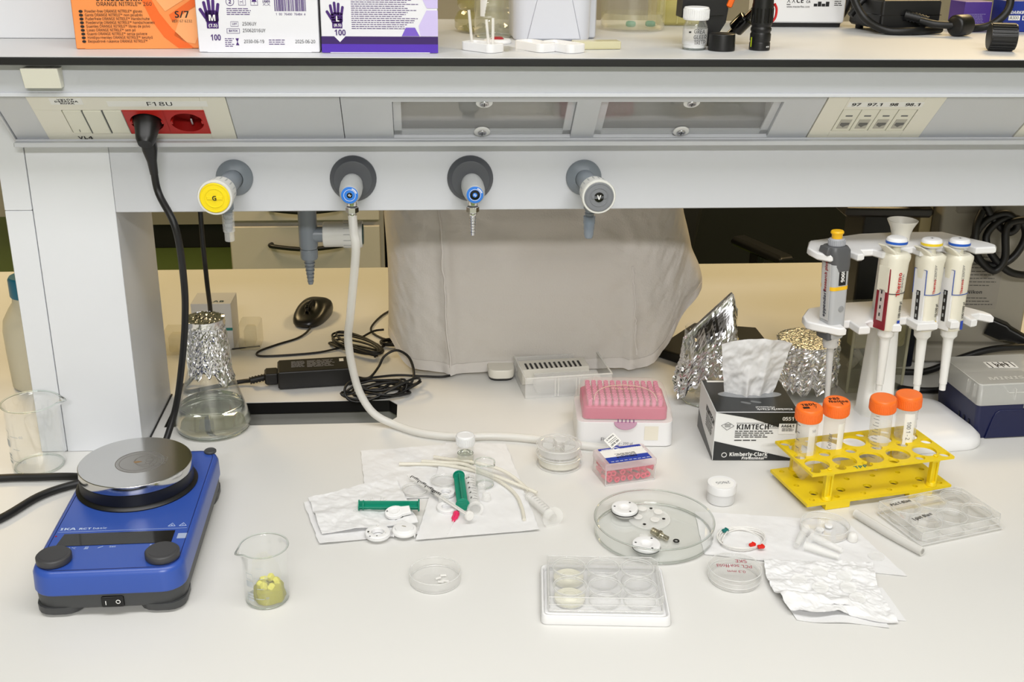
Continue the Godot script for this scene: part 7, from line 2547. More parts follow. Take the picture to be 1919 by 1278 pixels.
func navy_box() -> void:
	var t := T("navy_tip_box", "navy blue tip box with a cloudy clear lid at the right edge", "tip box", Vector3(0.872, 0, -0.103), 3.0)
	var navy := flat_mat(Color(0.06, 0.085, 0.25), 0.33)
	var m := MB.new()
	loft(m, [sec(0.0, 0.134, 0.116, 0.006, 0.004), sec(0.003, 0.137, 0.119, 0.007, 0.004), sec(0.052, 0.142, 0.122, 0.007, 0.002), sec(0.054, 0.142, 0.122, 0.007, 0.002)])
	part(t, "box_body", m, navy)
	m = MB.new()
	var fp := PackedVector2Array([Vector2(-0.050, -0.001), Vector2(0.072, -0.001), Vector2(0.072, -0.046), Vector2(-0.034, -0.046), Vector2(-0.040, -0.042), Vector2(-0.043, -0.034)])
	prism(m, fp, 0.0, 0.0035, 0.0014, mv(0, 0, 0.0590) * ZYF)
	part(t, "front_panel", m, navy)
	for k in 3:
		m = MB.new()
		rbox(m, Vector3(-0.0665, 0.014, 0.012 + 0.014 * k), Vector3(0.0024, 0.020, 0.004), 0.001)
		part(t, "side_rib", m, flat_mat(Color(0.02, 0.03, 0.09), 0.4))
	m = MB.new()
	loft(m, [sec(0.0545, 0.144, 0.124, 0.006, 0.002), sec(0.060, 0.144, 0.124, 0.006, 0.002), sec(0.080, 0.136, 0.112, 0.006, 0.002, -0.002), sec(0.0835, 0.132, 0.106, 0.006, 0.002, -0.004)], I, false, true)
	var lid := part(t, "lid", m, pane_blur(Color(0.80, 0.80, 0.78, 0.62), 0.3), "cloudy clear lid")
	m = MB.new()
	tube(m, sec(0.0825, 0.1335, 0.108, 0.006, 0.002, -0.0035), 0.0009, 6, true)
	for k in 2:
		rbox(m, Vector3(-0.064 + 0.006 * k * 0.0, 0.069, 0.020 + 0.018 * k), Vector3(0.006, 0.022, 0.0016), 0.0005)
	rbox(m, Vector3(-0.012, 0.069, 0.0570), Vector3(0.0016, 0.018, 0.0060), 0.0005)
	tube(m, [Vector3(-0.028, 0.081, 0.0505), Vector3(-0.022, 0.0715, 0.0575), Vector3(0.05, 0.0715, 0.0575)], 0.0008, 6)
	text(m, "MINISart", 0.0150, face(Vector3(0.000, 0.0842, 0.032), 0, -90) * Transform3D(Basis(Vector3(1, 0, 0), Vector3(0.2, 1, 0), Vector3(0, 0, 1)), Vector3.ZERO), true, 0, 1.3)
	part(lid, "raised_edge", m, pane_blur(Color(0.90, 0.90, 0.88, 0.6), 0.3))
	m = MB.new()
	rbox(m, Vector3(0.012, 0.0538, 0.0625), Vector3(0.020, 0.012, 0.004), 0.0012)
	part(lid, "latch", m, pane_blur(Color(0.78, 0.78, 0.78, 0.7), 0.3))
	m = MB.new()
	prism(m, rrect(0.046, 0.022, 0.001, 2), 0.0836, 0.0840, 0.0, mv(0.006, 0, -0.018) * Transform3D(Basis(Vector3.UP, -0.12), Vector3.ZERO))
	part(lid, "white_tape", m, M("label_white"))
	m = MB.new()
	for k in 5:
		rbox(m, Vector3(-0.012 + 0.009 * k, 0.0842, -0.018), Vector3(0.0016, 0.0003, 0.020), 0.0, Transform3D(Basis(Vector3.UP, 0.0), Vector3(0.0, 0, 0)))
	text(m, "241", 0.0120, face(Vector3(0.008, 0.0843, -0.018), 6, -90), true, 0, 1.2)
	part(lid, "tape_writing", m, M("ink"))
	m = MB.new()
	rbox(m, Vector3(0.002, 0.056, 0), Vector3(0.128, 0.006, 0.106), 0.002)
	part(t, "inner_deck", m, flat_mat(Color(0.16, 0.18, 0.26), 0.5))

# ---------------------------------------------------------------- napkins and what lies on them
func napkin(called: String, label: String, q: Array, y: float, amp: float, freq: float, sd: float, th := 0.0006, grp := "") -> MeshInstance3D:
	var m := MB.new()
	var f := func(u: float, v: float) -> Vector3:
		var a: Vector2 = q[0].lerp(q[1], u)
		var b: Vector2 = q[3].lerp(q[2], u)
		var p := a.lerp(b, v)
		var n1 := noise.get_noise_3d(p.x * freq + sd, p.y * freq, sd)
		var n2 := noise.get_noise_3d(p.x * freq * 3.1, p.y * freq * 3.1 + sd, 2.0)
		var h := y + amp * maxf(0.0, 0.45 + n1) + amp * 0.30 * (n2 + 0.5)
		return Vector3(p.x + 0.0012 * n2, h, p.y + 0.0012 * n1)
	sheet(m, 56, 56, f, th)
	return solo(called, m, M("paper"), label, "napkin", Vector3.ZERO, 0, grp)

func lying(a: Vector3, b: Vector3) -> Transform3D:
	return along(a, b)

func ring_piece(label: String, at: Vector3, r: float, hole: float, h: float, pegs: bool) -> void:
	var t := T("plastic_ring", label, "ring", at)
	var m := MB.new()
	lathe(m, [Vector2(hole, 0.0), Vector2(r * 0.96, 0.0), Vector2(r, h * 0.2), Vector2(r, h * 0.42), Vector2(r * 0.95, h * 0.48), Vector2(r * 0.95, h * 0.55), Vector2(r, h * 0.6), Vector2(r, h * 0.85), Vector2(r * 0.95, h), Vector2(hole * 1.15, h), Vector2(hole, h * 0.85), Vector2(hole, 0.0)], 40)
	part(t, "ring_body", m, M("white_plastic"))
	if pegs:
		m = MB.new()
		for k in 3:
			var a := TAU * k / 3.0 + 0.5
			cyl(m, 0.0010, h, h + 0.003, 0.0003, 10, mv(r * 0.72 * cos(a), 0, r * 0.72 * sin(a)))
		part(t, "peg", m, M("frosted_dense"))

func clear_disc(called: String, label: String, at: Vector3, r: float, h: float, grp := "") -> Node3D:
	# shallow open dish
	var t := T(called, label, "dish", at, 0, grp)
	var m := MB.new()
	lathe(m, [Vector2(0, 0.0003), Vector2(r - 0.0015, 0.0003), Vector2(r, 0.0012), Vector2(r, h)], 52)
	lathe(m, [Vector2(r - 0.0010, h), Vector2(r - 0.0010, 0.0020), Vector2(r - 0.002, 0.0013), Vector2(0, 0.0013)], 52)
	part(t, "dish_wall", m, M("clear_plastic"))
	m = MB.new()
	ring(m, r - 0.0005, 0.0006, h, 52, 6)
	ring(m, r - 0.0008, 0.0006, 0.0010, 52, 6)
	part(t, "rim", m, M("clear_edge"))
	return t

func plunger(label: String, a: Vector3, b: Vector3, r: float) -> void:
	var t := T("syringe_plunger", label, "plunger")
	t.transform = along(a, b)
	var L := a.distance_to(b)
	var g := flat_mat(Color(0.0, 0.52, 0.41), 0.36)
	var m := MB.new()
	rbox(m, Vector3(0, L / 2, 0), Vector3(r * 1.75, L - 0.002, 0.0016), 0.0005)
	rbox(m, Vector3(0, L / 2, 0), Vector3(0.0016, L - 0.002, r * 1.75), 0.0005)
	part(t, "cross_rib", m, g)
	m = MB.new()
	cyl(m, r * 0.98, 0.0, 0.0016, 0.0004, 28)
	cyl(m, r * 0.90, 0.0055, 0.0070, 0.0003, 28)
	part(t, "front_disc", m, g)
	m = MB.new()
	cyl(m, r * 1.10, L - 0.0016, L, 0.0004, 32)
	for k in 6:
		rbox(m, Vector3(0, L + 0.0001, (k - 2.5) * r * 0.3), Vector3(r * 1.5, 0.0006, 0.0006), 0.0002)
	part(t, "thumb_disc", m, g)

func napkin_goods() -> void:
	var m: MB
	napkin("paper_napkin", "big flat white napkin corner lying at the back under the clear tubes", [Vector2(-0.091, -0.045), Vector2(0.040, -0.058), Vector2(0.046, 0.092), Vector2(-0.078, 0.100)], 0.0006, 0.0022, 16.0, 1.0)
	napkin("paper_napkin", "large white napkin under the small empty beaker, vial and syringes", [Vector2(0.030, -0.062), Vector2(0.116, -0.055), Vector2(0.140, 0.186), Vector2(-0.013, 0.202)], 0.0018, 0.0020, 14.0, 5.0)
	napkin("paper_napkin", "lowest folded white napkin layer at the left with its edge showing", [Vector2(-0.158, 0.101), Vector2(-0.045, 0.055), Vector2(-0.008, 0.188), Vector2(-0.130, 0.203)], 0.0024, 0.0012, 14.0, 8.0)
	napkin("paper_napkin", "folded white napkin on top at the left carrying a long green plunger", [Vector2(-0.152, 0.096), Vector2(-0.041, 0.047), Vector2(-0.010, 0.168), Vector2(-0.128, 0.187)], 0.0048, 0.0042, 15.0, 12.0, 0.0012)
	# plungers, syringes
	plunger("long green syringe plunger lying across the folded napkin at the left", Vector3(-0.0855, 0.0155, 0.1345), Vector3(-0.0085, 0.0140, 0.1365), 0.0072)
	plunger("green syringe plunger pointing to the viewer beside the clear numbered barrel", Vector3(0.0445, 0.0130, 0.057), Vector3(0.0465, 0.0135, 0.138), 0.0082)
	var t := T("syringe_barrel", "clear syringe barrel with numbers lying right beside the green plunger", "syringe")
	t.transform = along(Vector3(0.0585, 0.0105, 0.058), Vector3(0.0625, 0.0115, 0.148))
	m = MB.new()
	lathe(m, [Vector2(0.0020, -0.004), Vector2(0.0022, 0.0), Vector2(0.0070, 0.003), Vector2(0.0076, 0.006), Vector2(0.0076, 0.086), Vector2(0.0105, 0.0865), Vector2(0.0105, 0.0882), Vector2(0.0068, 0.0882), Vector2(0.0068, 0.006), Vector2(0.0016, 0.002)], 32)
	part(t, "barrel", m, M("frosted"))
	m = MB.new()
	for k in 9:
		curved(m, 0.0078, 0.016 + 0.0072 * k, 0.0006, -1.5 if k % 2 else -1.8, -0.9)
	for k in 5:
		text(m, ["2", "4", "6", "8", "10"][4 - k], 0.0052, curve_at(0.0079, 0.015 + 0.0136 * k, -2.05) * Transform3D(Basis(Vector3(0, 0, 1), PI), Vector3.ZERO), true)
	part(t, "scale_print", m, M("ink"))
	# one millilitre syringe
	t = T("small_syringe", "thin one millilitre syringe with a black scale lying over the napkin", "syringe")
	var A := Vector3(-0.020, 0.0085, 0.0505)
	var B := Vector3(0.055, 0.0150, 0.170)
	t.transform = along(A, B)
	var L := A.distance_to(B)
	m = MB.new()
	lathe(m, [Vector2(0.0010, -0.008), Vector2(0.0015, -0.001), Vector2(0.0030, 0.0), Vector2(0.0034, 0.002), Vector2(0.0034, L * 0.56), Vector2(0.0075, L * 0.565), Vector2(0.0075, L * 0.58), Vector2(0.0030, L * 0.58)], 24)
	part(t, "barrel", m, M("frosted"))
	m = MB.new()
	rbox(m, Vector3(0, L * 0.62, 0), Vector3(0.0052, L * 0.68, 0.0012), 0.0003)
	rbox(m, Vector3(0, L * 0.62, 0), Vector3(0.0012, L * 0.68, 0.0052), 0.0003)
	cyl(m, 0.0062, L * 0.965, L, 0.0006, 24)
	part(t, "plunger", m, M("frosted_dense"))
	m = MB.new()
	for k in 20:
		curved(m, 0.0036, 0.004 + 0.0036 * k, 0.0017, -2.6 if k % 5 == 0 else -2.1, -0.8)
	rbox(m, Vector3(0, L * 0.40, 0), Vector3(0.0050, 0.0085, 0.0050), 0.0010)
	for k in 4:
		text(m, "%d0" % (8 - 2 * k), 0.0062, curve_at(0.0038, 0.014 + 0.018 * k, -1.2) * Transform3D(Basis(Vector3(0, 0, 1), -PI / 2), Vector3.ZERO), true)
	part(t, "scale_print", m, M("ink"))
	# pink needle
	t = T("needle", "pink hub needle pointing down on the napkin under the green plunger", "needle")
	t.transform = along(Vector3(0.0385, 0.0062, 0.146), Vector3(0.0262, 0.0040, 0.192))
	m = MB.new()
	lathe(m, [Vector2(0, 0.0), Vector2(0.0042, 0.0), Vector2(0.0042, 0.002), Vector2(0.0034, 0.0025), Vector2(0.0026, 0.014), Vector2(0.0018, 0.018), Vector2(0, 0.018)], 24)
	for k in 4:
		rbox(m, Vector3(0.0030, 0.007, 0), Vector3(0.0022, 0.011, 0.0009), 0.0003, Transform3D(Basis(Vector3.UP, TAU * k / 4), Vector3.ZERO))
	part(t, "hub", m, flat_mat(Color(0.87, 0.16, 0.38), 0.4))
	m = MB.new()
	cyl(m, 0.0006, 0.017, 0.047, 0.0001, 10)
	part(t, "needle_shaft", m, M("white_plastic"))
	# five millilitre syringe at the right corner
	t = T("flanged_syringe", "clear syringe barrel with a wide round flange at the right corner of the napkin", "syringe")
	t.transform = along(Vector3(0.1335, 0.0082, 0.108), Vector3(0.1600, 0.0110, 0.175))
	m = MB.new()
	lathe(m, [Vector2(0.0020, -0.010), Vector2(0.0024, 0.0), Vector2(0.0060, 0.002), Vector2(0.0064, 0.004), Vector2(0.0064, 0.066), Vector2(0.0140, 0.0665), Vector2(0.0142, 0.0695), Vector2(0.0056, 0.0697), Vector2(0.0056, 0.005), Vector2(0.0016, 0.001)], 36)
	part(t, "barrel", m, M("frosted"))
	m = MB.new()
	for k in 7:
		curved(m, 0.0066, 0.016 + 0.0065 * k, 0.0005, -2.1, -1.3)
	for k in 10:
		bar(m, 0.0, 0.014 + 0.0042 * k, 0.0012, 0.0165 + 0.0042 * k, curve_at(0.0067, 0.004, -0.75))
	part(t, "scale_print", m, M("ink_grey"))
	# small clear things
	clear_disc("clear_dish", "small round clear lid under the tip of the thin syringe", Vector3(-0.0145, 0.0035, 0.0795), 0.0172, 0.0035)
	clear_disc("clear_dish", "small round clear lid behind the white ring, left of the green plunger", Vector3(0.0240, 0.0040, 0.0565), 0.0172, 0.0035)
	ring_piece("white plastic ring with a hole behind the thin syringe beside the green plunger", Vector3(0.0265, 0.0045, 0.0925), 0.0118, 0.0062, 0.0050, false)
	ring_piece("white plastic ring half hidden under the thin syringe above the pink needle", Vector3(0.0270, 0.0042, 0.1315), 0.0134, 0.0068, 0.0050, false)
	ring_piece("white plastic ring with black dots and pegs at the front of the folded napkin", Vector3(-0.0595, 0.0046, 0.1915), 0.0155, 0.0074, 0.0062, true)
	# slotted lid
	t = T("slotted_lid", "round white lid with a small slot beside the ring with black dots", "lid", Vector3(-0.0270, 0.0045, 0.1855))
	m = MB.new()
	lathe(m, [Vector2(0, 0.0), Vector2(0.0145, 0.0), Vector2(0.0155, 0.0012), Vector2(0.0155, 0.0045), Vector2(0.0140, 0.0056), Vector2(0.0120, 0.0056), Vector2(0.0112, 0.0075), Vector2(0.0055, 0.0080), Vector2(0, 0.0078)], 40)
	part(t, "lid_body", m, M("white_plastic"))
	m = MB.new()
	for k in 3:
		var a := TAU * k / 3.0 + 0.6
		cyl(m, 0.0012, -0.002, 0.002, 0.0003, 10, mv(0.0150 * cos(a), 0, 0.0150 * sin(a)))
	part(t, "peg", m, M("white_plastic"))
	m = MB.new()
	rbox(m, Vector3(-0.001, 0.0079, -0.0008), Vector3(0.0055, 0.0006, 0.0016), 0.0003, Transform3D(Basis(Vector3.UP, -0.4), Vector3.ZERO))
	part(t, "slot", m, flat_mat(Color(0.55, 0.53, 0.46), 0.6))
	# black dots on the first ring
	t = T("white_clip", "white plastic clip with a round end and tab leaning on the long green plunger", "clip", Vector3(-0.0395, 0.0120, 0.1500))
	var X := Transform3D(Basis.from_euler(Vector3(0.22, 0.12, 0.10)), Vector3.ZERO)
	m = MB.new()
	var cp := PackedVector2Array()
	for k in 17:
		var a := 0.75 + (TAU - 1.5) * k / 16.0
		cp.append(Vector2(0.0125 * cos(a), 0.0110 * sin(a)))
	cp.append(Vector2(0.0195, -0.0068))
	cp.append(Vector2(0.0205, 0.0060))
	prism(m, cp, -0.0022, 0.0028, 0.0010, X)
	part(t, "clip_body", m, M("white_plastic"))
	m = MB.new()
	lathe(m, [Vector2(0.0068, 0.0028), Vector2(0.0062, 0.0036), Vector2(0.0050, 0.0034), Vector2(0.0042, 0.0029)], 28, X)
	part(t, "raised_ring", m, M("white_plastic"))
	m = MB.new()
	text(m, "K", 0.0040, X * face(Vector3(-0.0090, 0.0030, -0.0020), 0, -90), true)
	tube(m, smooth([X * Vector3(-0.0010, -0.0024, 0.0112), X * Vector3(0.006, -0.0024, 0.0100), X * Vector3(0.0095, -0.0024, 0.0070)], 4), 0.0007, 6)
	part(t, "black_marks", m, M("ink"))
	m = MB.new()
	rbox(m, Vector3(-0.0112, 0.0064, 0.0012), Vector3(0.0024, 0.0006, 0.0030), 0.0002)
	for q in [[-0.0006, 0.0112], [-0.0090, 0.0118]]:
		rbox(m, Vector3(q[0], 0.0063, q[1]), Vector3(0.0018, 0.0006, 0.0012), 0.0002)
	var r1: Node3D = get_node("plastic_ring_002")
	part(r1, "black_mark", m, M("ink"))
	# clear little fittings
	for q in [[Vector3(-0.0905, 0.0080, 0.1400), 0.3, "clear plastic fitting at the left end of the long green plunger"], [Vector3(-0.0700, 0.0100, 0.1160), -0.4, "clear plastic fitting on the napkin behind the long green plunger, nearer its left end"], [Vector3(-0.0560, 0.0100, 0.1145), 0.8, "clear plastic fitting on the napkin behind the middle of the long green plunger"]]:
		t = T("clear_fitting", q[2], "fitting", q[0], rad_to_deg(q[1]), "clear fittings by the plunger")
		m = MB.new()
		lathe(m, [Vector2(0.0016, -0.005), Vector2(0.0020, -0.001), Vector2(0.0036, 0.0), Vector2(0.0036, 0.002), Vector2(0.0020, 0.003), Vector2(0.0016, 0.007)], 18, XY)
		part(t, "luer_body", m, M("frosted"))
		m = MB.new()
		for s in [-1, 1]:
			rbox(m, Vector3(0.0, 0.0036 * s, 0), Vector3(0.0016, 0.004, 0.0050), 0.0004)
		part(t, "wing", m, M("frosted"))
	for q in [[Vector3(0.0730, 0.0040, 0.0845), 20.0, "small clear luer cap standing just in front of the small empty beaker"], [Vector3(0.0785, 0.0040, 0.1085), -10.0, "small clear luer cap standing right of the numbered syringe barrel"]]:
		m = MB.new()
		lathe(m, [Vector2(0.0055, 0.0), Vector2(0.0062, 0.0005), Vector2(0.0050, 0.0095), Vector2(0, 0.0098), Vector2(0, 0.0085), Vector2(0.0044, 0.0082), Vector2(0.0050, 0.0010)], 24)
		solo("clear_cap", m, M("frosted"), q[2], "cup", q[0], q[1], "small clear luer caps on the napkin")  # luer caps standing open side down
	beaker("tiny_beaker", "tiny empty glass beaker standing on the napkin in front of the capped vial", Vector3(0.0785, 0.0042, 0.0690), 0.0125, 0.0345, 0.75, -1)
	t = vial("capped_vial", "clear vial with a white screw cap standing on the napkin in front of the hose", Vector3(0.0555, 0.0040, 0.0045), 0.0128, 0.0300, 0.0130, 0.0142)
	m = MB.new()
	lathe(m, [Vector2(0, 0.002), Vector2(0.0105, 0.002), Vector2(0.0114, 0.004), Vector2(0.0114, 0.016), Vector2(0, 0.016)], 32)
	part(t, "liquid", m, M("water"))
	# three thin tubes
	for q in [[[Vector3(-0.036, 0.0062, 0.006), Vector3(0.000, 0.0062, 0.0085), Vector3(0.032, 0.0064, 0.015), Vector3(0.073, 0.0066, 0.037), Vector3(0.100, 0.0064, 0.066), Vector3(0.117, 0.0062, 0.100), Vector3(0.1225, 0.0060, 0.135), Vector3(0.1230, 0.0060, 0.166)], "thin milky tube curving furthest towards the viewer on the napkin"], [[Vector3(-0.005, 0.0064, 0.000), Vector3(0.025, 0.0090, 0.010), Vector3(0.053, 0.0110, 0.021), Vector3(0.075, 0.0105, 0.040), Vector3(0.098, 0.0104, 0.060), Vector3(0.122, 0.0090, 0.080), Vector3(0.146, 0.0060, 0.0975)], "middle thin milky tube ending at the flanged syringe"], [[Vector3(0.012, 0.0062, -0.0125), Vector3(0.030, 0.0085, -0.001), Vector3(0.050, 0.0125, 0.0125), Vector3(0.075, 0.0135, 0.026), Vector3(0.103, 0.0120, 0.043), Vector3(0.122, 0.0090, 0.066), Vector3(0.135, 0.0070, 0.092)], "thin milky tube starting right beside the capped vial"]]:
		m = MB.new()
		tube(m, smooth(q[0], 7), 0.0024, 10)
		solo("thin_tube", m, M("silicone_thin"), q[1], "tube", Vector3.ZERO, 0, "thin milky tubes on the napkin")

# ---------------------------------------------------------------- front right of the bench
func spool(label: String, at: Vector3, yaw: float, thread: Color) -> void:
	var t := T("thread_spool", label, "spool", at, yaw, "stacked clear spools")
	var m := MB.new()
	lathe(m, [Vector2(0.0075, 0.0), Vector2(0.0305, 0.0), Vector2(0.0316, 0.0008), Vector2(0.0316, 0.0020), Vector2(0.0285, 0.0024), Vector2(0.0270, 0.0030)], 56)
	lathe(m, [Vector2(0.0270, 0.0125), Vector2(0.0285, 0.0132), Vector2(0.0316, 0.0136), Vector2(0.0316, 0.0148), Vector2(0.0300, 0.0156), Vector2(0.0250, 0.0152), Vector2(0.0235, 0.0130), Vector2(0.0235, 0.0030), Vector2(0.0080, 0.0030), Vector2(0.0080, 0.0150), Vector2(0.0068, 0.0150), Vector2(0.0068, 0.0)], 56)
	part(t, "spool_body", m, M("clear_plastic"))
	m = MB.new()
	for k in 6:
		rbox(m, Vector3(0.0155, 0.0080, 0), Vector3(0.0150, 0.0100, 0.0010), 0.0003, Transform3D(Basis(Vector3.UP, TAU * k / 6 + 0.3), Vector3.ZERO))
	ring(m, 0.0310, 0.0007, 0.0142, 56, 6)
	ring(m, 0.0310, 0.0007, 0.0010, 56, 6)
	part(t, "spoke", m, M("clear_edge"))
	m = MB.new()
	lathe(m, [Vector2(0.0240, 0.0030), Vector2(0.0288, 0.0034), Vector2(0.0290, 0.0120), Vector2(0.0240, 0.0128)], 56)
	part(t, "clear_thread", m, pane_blur(thread, 0.22))

func well_plate(called: String, label: String, at: Vector3, yaw: float) -> Node3D:
	var t := T(called, label, "well plate", at, yaw)
	var W := 0.1275
	var D := 0.0855
	var cp := M("clear_plastic")
	var m := MB.new()
	# skirt
	loft(m, [sec(0.0, W, D, 0.004), sec(0.0030, W, D, 0.004), sec(0.0034, W - 0.005, D - 0.005, 0.003), sec(0.0165, W - 0.006, D - 0.006, 0.003)], I, false, false)
	part(t, "skirt", m, cp)
	m = MB.new()
	for e in [[0, 0.0032, D / 2 - 0.001, W - 0.002, 0.0012, 0.0022], [0, 0.0032, -D / 2 + 0.001, W - 0.002, 0.0012, 0.0022], [W / 2 - 0.001, 0.0032, 0, 0.0022, 0.0012, D - 0.002], [-W / 2 + 0.001, 0.0032, 0, 0.0022, 0.0012, D - 0.002]]:
		rbox(m, Vector3(e[0], e[1], e[2]), Vector3(e[3], e[4], e[5]), 0.0003)
	part(t, "skirt_edge", m, M("clear_edge"))
	for r in 2:
		for k in 3:
			m = MB.new()
			var X := mv(-0.0390 + 0.0390 * k, 0, -0.0195 + 0.0390 * r)
			lathe(m, [Vector2(0, 0.0012), Vector2(0.0170, 0.0012), Vector2(0.0176, 0.0020), Vector2(0.0180, 0.0180)], 44, X)
			var w := part(t, "well", m, cp)
			m = MB.new()
			ring(m, 0.0181, 0.00075, 0.0180, 44, 6, X)
			ring(m, 0.0174, 0.0005, 0.0018, 44, 6, X)
			part(w, "well_rim", m, M("clear_edge"))
	# lid with a cut corner
	m = MB.new()
	var c := 0.0075
	var lp := PackedVector2Array([Vector2(-W / 2 + 0.001, -D / 2 + 0.001), Vector2(W / 2 - c, -D / 2 + 0.001), Vector2(W / 2 - 0.001, -D / 2 + c), Vector2(W / 2 - 0.001, D / 2 - c), Vector2(W / 2 - c, D / 2 - 0.001), Vector2(-W / 2 + 0.001, D / 2 - 0.001)])
	prism(m, lp, 0.0188, 0.0200, 0.0003)
	var np := lp.size()
	for k in np:
		var a := lp[k]
		var b := lp[(k + 1) % np]
		var nn := Vector3(b.y - a.y, 0, a.x - b.x).normalized()
		m.flat(Vector3(a.x, 0.0100, a.y), Vector3(b.x, 0.0100, b.y), Vector3(b.x, 0.0190, b.y), Vector3(a.x, 0.0190, a.y), nn)
	var lid := part(t, "lid", m, cp, "clear lid with cut corners")
	m = MB.new()
	var pts := []
	var low := []
	for q in lp:
		pts.append(Vector3(q.x, 0.0197, q.y))
		low.append(Vector3(q.x, 0.0100, q.y))
	for k in np:
		tube(m, [pts[k], pts[(k + 1) % np]], 0.0006, 6)
		tube(m, [low[k], low[(k + 1) % np]], 0.0005, 6)
		tube(m, [pts[k], low[k]], 0.0006, 6)
	for r in 2:
		for k in 3:
			ring(m, 0.0187, 0.0004, 0.0201, 44, 5, mv(-0.0390 + 0.0390 * k, 0, -0.0195 + 0.0390 * r))
	part(lid, "lid_edge", m, M("clear_edge"))
	return t

func front_goods() -> void:
	var m: MB
	spool("clear spool of clear thread underneath its twin in the stack of two", Vector3(0.1865, 0.0002, 0.0050), 0, Color(0.90, 0.89, 0.84, 0.75))
	spool("clear spool with spokes on top of the stack of two", Vector3(0.1855, 0.0162, 0.0040), 25, Color(0.92, 0.92, 0.92, 0.35))
	pink_box()
	big_dish()
	# white tray with the well plate
	var t := T("white_tray", "shallow white plastic tray under the front well plate", "tray", Vector3(0.1972, 0, 0.3355), -5.4)
	m = MB.new()
	var secs := []
	for q in [[0.0, 0.002], [0.0012, 0.0], [0.0110, 0.0010], [0.0118, 0.0020], [0.0110, 0.0038], [0.0062, 0.0050]]:
		var r_ := []
		for p in rrect(0.142 - 2 * q[1], 0.104 - 2 * q[1], 0.007, 5):
			r_.append(Vector3(p.x, q[0], p.y))
		secs.append(r_)
	loft(m, secs)
	part(t, "tray_body", m, M("white_plastic"))
	t = well_plate("well_plate", "clear six well plate with a lid standing in the white tray at the front", Vector3(0.1980, 0.0064, 0.3310), -5.4)
	for r in 2:
		m = MB.new()
		var X := mv(-0.0390, 0, -0.0195 + 0.0390 * r)
		lathe(m, [Vector2(0, 0.0016), Vector2(0.0168, 0.0016), Vector2(0.0172, 0.0060), Vector2(0.0090, 0.0056), Vector2(0.0080, 0.0074), Vector2(0.0064, 0.0080), Vector2(0, 0.0078)], 40, X)
		part(t, "gel_insert", m, flat_mat(Color(0.89, 0.88, 0.80), 0.45), "pale yellow gel insert in the left wells")
	t = well_plate("well_plate", "clear six well plate with black handwriting on its lid in front of the yellow rack", Vector3(0.6520, 0.0002, 0.1930), 15.9)
	m = MB.new()
	text(m, "PGLT-Blan", 0.0075, face(Vector3(-0.0400, 0.0204, -0.0290), 4, -90), true, 0, 0.9)
	text(m, "Lput Blan", 0.0078, face(Vector3(-0.0370, 0.0204, 0.0090), 8, -90), true, 0, 0.9)
	part(t, "marker_writing", m, M("ink"))
	# small dish with chips
	t = clear_disc("petri_dish", "small clear petri dish with pale chips at the front middle of the bench", Vector3(0.0090, 0.0003, 0.2865), 0.0298, 0.0125)
	m = MB.new()
	for q in [[0.003, 0.002, 0.4], [0.010, -0.004, 0.1], [0.014, 0.003, -0.3], [0.002, 0.010, 0.7], [0.008, 0.007, -0.2]]:
		rbox(m, Vector3(q[0], 0.0026, q[1]), Vector3(0.0075, 0.0018, 0.0030), 0.0006, Transform3D(Basis(Vector3.UP, q[2]), Vector3.ZERO))
	part(t, "pale_chips", m, M("frosted_dense"))
	# dish with red writing
	t = clear_disc("petri_dish", "closed clear petri dish with red handwriting beside the crumpled napkin", Vector3(0.3555, 0.0003, 0.3050), 0.0295, 0.0100)
	m = MB.new()
	lathe(m, [Vector2(0.0305, 0.0055), Vector2(0.0308, 0.0155), Vector2(0.0300, 0.0165), Vector2(0, 0.0165)], 52)
	var ld := part(t, "lid", m, M("clear_plastic"))
	m = MB.new()
	ring(m, 0.0304, 0.0006, 0.0162, 52, 6)
	ring(m, 0.0306, 0.0005, 0.0056, 52, 6)
	part(ld, "lid_edge", m, M("clear_edge"))
	m = MB.new()
	var F := face(Vector3(0, 0.0168, 0), 172, -90)
	text(m, "SKE", 0.0085, F * mv(-0.008, -0.012, 0), false)
	text(m, "PCL scaffold", 0.0080, F * mv(0.001, -0.001, 0), false, 0, 0.95)
	text(m, "0.3 mm", 0.0062, F * mv(0.0, 0.0105, 0), false)
	part(ld, "red_writing", m, flat_mat(Color(0.62, 0.13, 0.24), 0.5))
	# jar
	t = T("white_jar", "small round white jar with a screw lid right of the big glass dish", "jar", Vector3(0.3865, 0.0002, 0.1215))
	m = MB.new()
	lathe(m, [Vector2(0, 0.0), Vector2(0.0166, 0.0), Vector2(0.0180, 0.0012), Vector2(0.0182, 0.016), Vector2(0, 0.016)], 44)
	part(t, "jar_body", m, pane_blur(Color(0.90, 0.90, 0.90, 0.85), 0.4))
	m = MB.new()
	lathe(m, [Vector2(0, 0.0150), Vector2(0.0188, 0.0150), Vector2(0.0194, 0.0158), Vector2(0.0194, 0.0250), Vector2(0.0186, 0.0268), Vector2(0.0170, 0.0268), Vector2(0.0165, 0.0262), Vector2(0, 0.0262)], 48)
	var jl := part(t, "lid", m, M("white_plastic"))
	m = MB.new()
	cyl(m, 0.0150, 0.0262, 0.0264, 0.0, 36)
	part(jl, "paper_label", m, M("label_white"))
	m = MB.new()
	text(m, "2%GG", 0.0078, face(Vector3(0.001, 0.0266, 0.000), 185, -90), false, 0, 0.9)
	part(jl, "handwriting", m, M("ink_grey"))
	# napkins on the right
	napkin("paper_napkin", "flat white napkin under the coiled tubing and the clear tubes on the right", [Vector2(0.345, 0.150), Vector2(0.532, 0.186), Vector2(0.560, 0.313), Vector2(0.333, 0.252)], 0.0006, 0.0014, 14.0, 21.0)
	crumpled()
	# coil with connectors
	m = MB.new()
